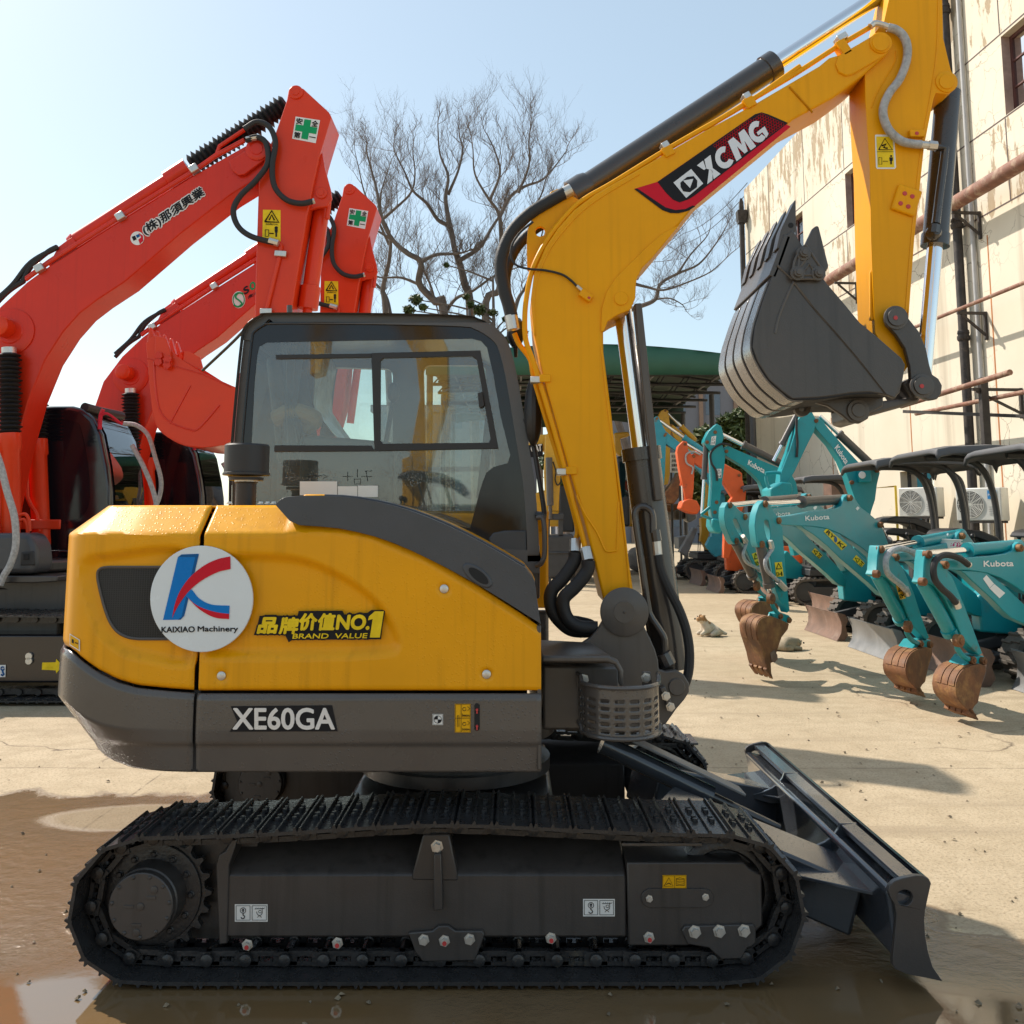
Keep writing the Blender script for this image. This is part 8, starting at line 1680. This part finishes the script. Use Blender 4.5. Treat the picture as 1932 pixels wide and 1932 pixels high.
MB().prism(PL(A6((840, 890), (925, 885), (935, 1400), (845, 1400)), yq), (0, 1.3, 0)).build('cab', M['steel'], G2, bevel=.08); MB().prism(PL(A6((855, 930), (915, 925), (922, 1180), (862, 1190)), yq - .01), (0, .04, 0)).build('window', M['glass_win'], G2)
MB().prism(PL(A6((820, 720), (920, 712), (935, 740), (860, 760), (880, 850), (955, 860), (955, 780), (1000, 800), (1000, 960), (820, 860)), yq + .7), (0, .5, 0)).build('boom', M['old_yellow'], G2, bevel=.04)
MB().prism(PL(A6((780, 1080), (1040, 1080), (1050, 1400), (780, 1400)), yq + 1.4), (0, 2.4, 0)).build('body', M['old_yellow'], G2, bevel=.1)
for x in (-.75, .75): MB().prism([(3.55 + x - .28, yq + .3, 0), (3.55 + x + .28, yq + .3, 0), (3.55 + x + .28, yq + .3, .8), (3.55 + x - .28, yq + .3, .8)], (0, 3.2, 0)).build('track', M['dusty'], G2, bevel=.25, seg=3)
G3 = empty('orange_machine', (5.0, 36, 0), 'old rusty-orange crawler machine far back under the tent', 'excavator')
MB().prism(PL(KC((170, 1000), (330, 980), (370, 1000), (372, 1060), (170, 1060)), 34), (0, 2.5, 0)).build('body', M['rust'], G3, bevel=.08)
MB().prism(PL(KC((265, 1040), (360, 1035), (372, 1130), (262, 1135)), 33.6), (0, 3, 0)).build('track', M['dusty'], G3, bevel=.15, seg=3); MB().prism(PL(KC((370, 1030), (460, 1040), (470, 1120), (400, 1160), (372, 1140)), 33.4), (0, .6, 0)).build('bucket', M['worn_grey'], G3, bevel=.05)
# white notice board with dense characters under the tent
NBY = 33.0
nb = empty('notice_board', (P(1274, 985, NBY).x, NBY, 0), 'white notice board with rows of dark characters under the tent', 'sign')
MB().prism(PL(KC((228, 525), (318, 525), (318, 705), (228, 705)), NBY), (0, .06, 0)).build('panel', M['white'], nb)
mb = MB()
for k, t in enumerate(('安全生产', '文明施工', '质量第一', '预防为主')):
    o, ex, ey = quad3(KC(238, 572 + 40 * k), KC(308, 572 + 40 * k), KC(238, 545 + 40 * k), NBY - .01); put_text(mb, t, o, ex, ey, .01)
mb.build('board_lettering', M['ink'], nb)
for x in (235, 310): 
    p = P(*KC(x, 705), NBY + .03); MB().tube([p, (p.x, p.y, 0)], .04, 8).build('board_leg', M['steel'], nb)
# scrap blades and attachments lying by the row
sc = MB().prism([P(*KC(310, 1420), 27.5), P(*KC(440, 1200), 27.5), P(*KC(475, 1215), 27.5), P(*KC(380, 1470), 27.5)], (0, .35, 0)).build('loader_forks', M['worn_grey'], bevel=.02); tag(sc, 'grey steel attachment leaning at the far end of the row of blades', 'attachment')
sc2 = MB().prism([P(*KC(300, 1290), 28.5), P(*KC(400, 1275), 28.5), P(*KC(400, 1380), 28.5), P(*KC(305, 1400), 28.5)], (0, .8, 0)).build('steel_crate', M['worn_grey'], bevel=.02); tag(sc2, 'grey steel box standing beside the leaning attachment', 'crate')

# ================================================================ two puppies on the concrete
def pup(lab, c, yaw, furs, s, curled):
    c = Vector(c); r = empty('puppy', c, lab, 'dog', 'puppies lying in the yard'); rot = Matrix.Rotation(yaw, 3, 'Z')
    me = bpy.data.meshes.new('body'); vs = []; rad = []; ed = []
    def V(p, q, parent=None):
        vs.append(p); rad.append(q)
        if parent is not None: ed.append((parent, len(vs) - 1))
        return len(vs) - 1
    if curled:
        hip = V((-.12, 0, .10), .105); b1 = V((-.02, 0, .125), .11, hip); ch = V((.10, .0, .115), .10, b1); nk = V((.17, .03, .12), .075, ch); hd = V((.235, .05, .115), .078, nk); mz = V((.31, .06, .075), .042, hd)
        for sd in (-1, 1): e = V((.10, .08 * sd, .05), .045, ch); V((.22, .10 * sd, .028), .032, e); k = V((-.08, .11 * sd, .06), .065, hip); V((.03, .14 * sd, .03), .034, k)
    else:
        hip = V((-.13, 0, .095), .105); b1 = V((-.04, 0, .125), .10, hip); ch = V((.06, 0, .165), .088, b1); nk = V((.095, 0, .235), .062, ch); hd = V((.115, 0, .295), .088, nk); mz = V((.19, 0, .27), .046, hd); V((.215, 0, .265), .034, mz)
        for sd in (-1, 1): e = V((.08, .06 * sd, .08), .042, ch); V((.19, .075 * sd, .028), .032, e); k = V((-.09, .11 * sd, .065), .062, hip); V((.04, .14 * sd, .03), .034, k)
    t1 = V((-.23, .03, .055), .034, hip); V((-.30, .07, .032), .024, t1)
    vs2 = [c + rot @ (Vector(p) * s) - c for p in vs]
    me.from_pydata(vs2, ed, []); o = bpy.data.objects.new('body', me); COL.objects.link(o); o.parent = r; ORG[o.name] = c
    o.modifiers.new('skin', 'SKIN'); lay = me.skin_vertices[0]
    for i, q in enumerate(rad): lay.data[i].radius = (q * s, q * s)
    lay.data[0].use_root = True
    sb = o.modifiers.new('smooth', 'SUBSURF'); sb.levels = 2; sb.render_levels = 2
    dg = bpy.context.evaluated_depsgraph_get(); dg.update(); m2 = bpy.data.meshes.new_from_object(o.evaluated_get(dg)); o.modifiers.clear(); o.data = m2; m2.materials.clear()
    for f in furs: m2.materials.append(f)
    m2.shade_smooth(); inv = rot.inverted()
    for p in m2.polygons:
        l = inv @ (p.center) / s
        p.material_index = 1 if ((l.x > .02 and l.z > .25) or (-.02 < l.x < .05 and l.z > .20)) and len(furs) > 1 else 0
    base = (lambda x, y, z: c + rot @ (Vector((x, y, z)) * s))
    hz = (.235, .05, .115) if curled else (.12, 0, .305)
    for sd in (-1, 1):
        MB().prism([base(hz[0] - .035, hz[1] + .055 * sd, hz[2] + .045), base(hz[0] + .015, hz[1] + .06 * sd, hz[2] + .042), base(hz[0] + .012, hz[1] + .084 * sd, hz[2] + .0), base(hz[0] - .012, hz[1] + .086 * sd, hz[2] - .012)], rot @ Vector((.0, .012 * sd, 0)) * s).build('ear', furs[-1], r, bevel=.005)
        MB().ball(base(hz[0] + .062, hz[1] + .032 * sd, hz[2] + .018), .010 * s, 8, 6).build('eye', M['ink'], r)
    MB().ball(base(hz[0] + .125, hz[1], hz[2] - .018), .015 * s, 8, 6).build('nose', M['ink'], r)
    return r
M['fur_white'] = mat('cream_white_fur', (.55, .47, .36), .9, var=.18, vscale=14, bump=.6, bscale=120); M['fur_tan'] = mat('tan_fur', (.36, .20, .085), .9, var=.25, vscale=14, bump=.6, bscale=120); M['fur_beige'] = mat('dusty_beige_fur', (.36, .29, .20), .9, var=.25, vscale=12, bump=.6, bscale=120)
pup('white and tan puppy lying with its head raised, right of the cylinder hose', (2.80, 13.75, 0), R(195), [M['fur_white'], M['fur_tan']], .86, False)
pup('dusty beige puppy asleep behind the planted rusty bucket', (3.46, 12.2, 0), R(20), [M['fur_beige']], .80, True)
# two more diggers parked across the yard behind the camera: they are what the cab glass mirrors
for x, y, a, s_, lb in ((-1.2, -7.5, 0.0, 1.55, 'old yellow digger parked across the yard, behind the photographer on the left'), (2.8, -9.5, .15, 1.7, 'old yellow digger parked across the yard, behind the photographer on the right')):
    g = copy_tree(K9); g['label'] = lb; del g['group']; g.location = (x, y, 0); g.rotation_euler = (0, 0, a); g.scale = (s_, s_, s_)

# grit, crumbs of concrete and leaf scraps swept about the yard
random.seed(21); mb = MB()
for _ in range(900):
    y = 1.9 + 14 * random.random() ** 1.6; x = random.uniform(-.62, .62) * y * 1.05; s_ = random.uniform(.003, .011) * (1 + y * .05)
    c = Vector((x, y, s_ * .4)); pts = [c + Vector((random.uniform(.6, 1.3) * s_ * math.cos(R(a)), random.uniform(.6, 1.3) * s_ * math.sin(R(a)), random.uniform(-.4, .5) * s_)) for a in (0, 72, 144, 216, 288)]
    mb.add(pts + [c + Vector((0, 0, s_ * .8))], [(0, 1, 5), (1, 2, 5), (2, 3, 5), (3, 4, 5), (4, 0, 5)])
tag(mb.build('grit', mat('grey_brown_grit', (.20, .155, .10), .9, var=.5, vscale=9), smooth=False), kind='stuff')
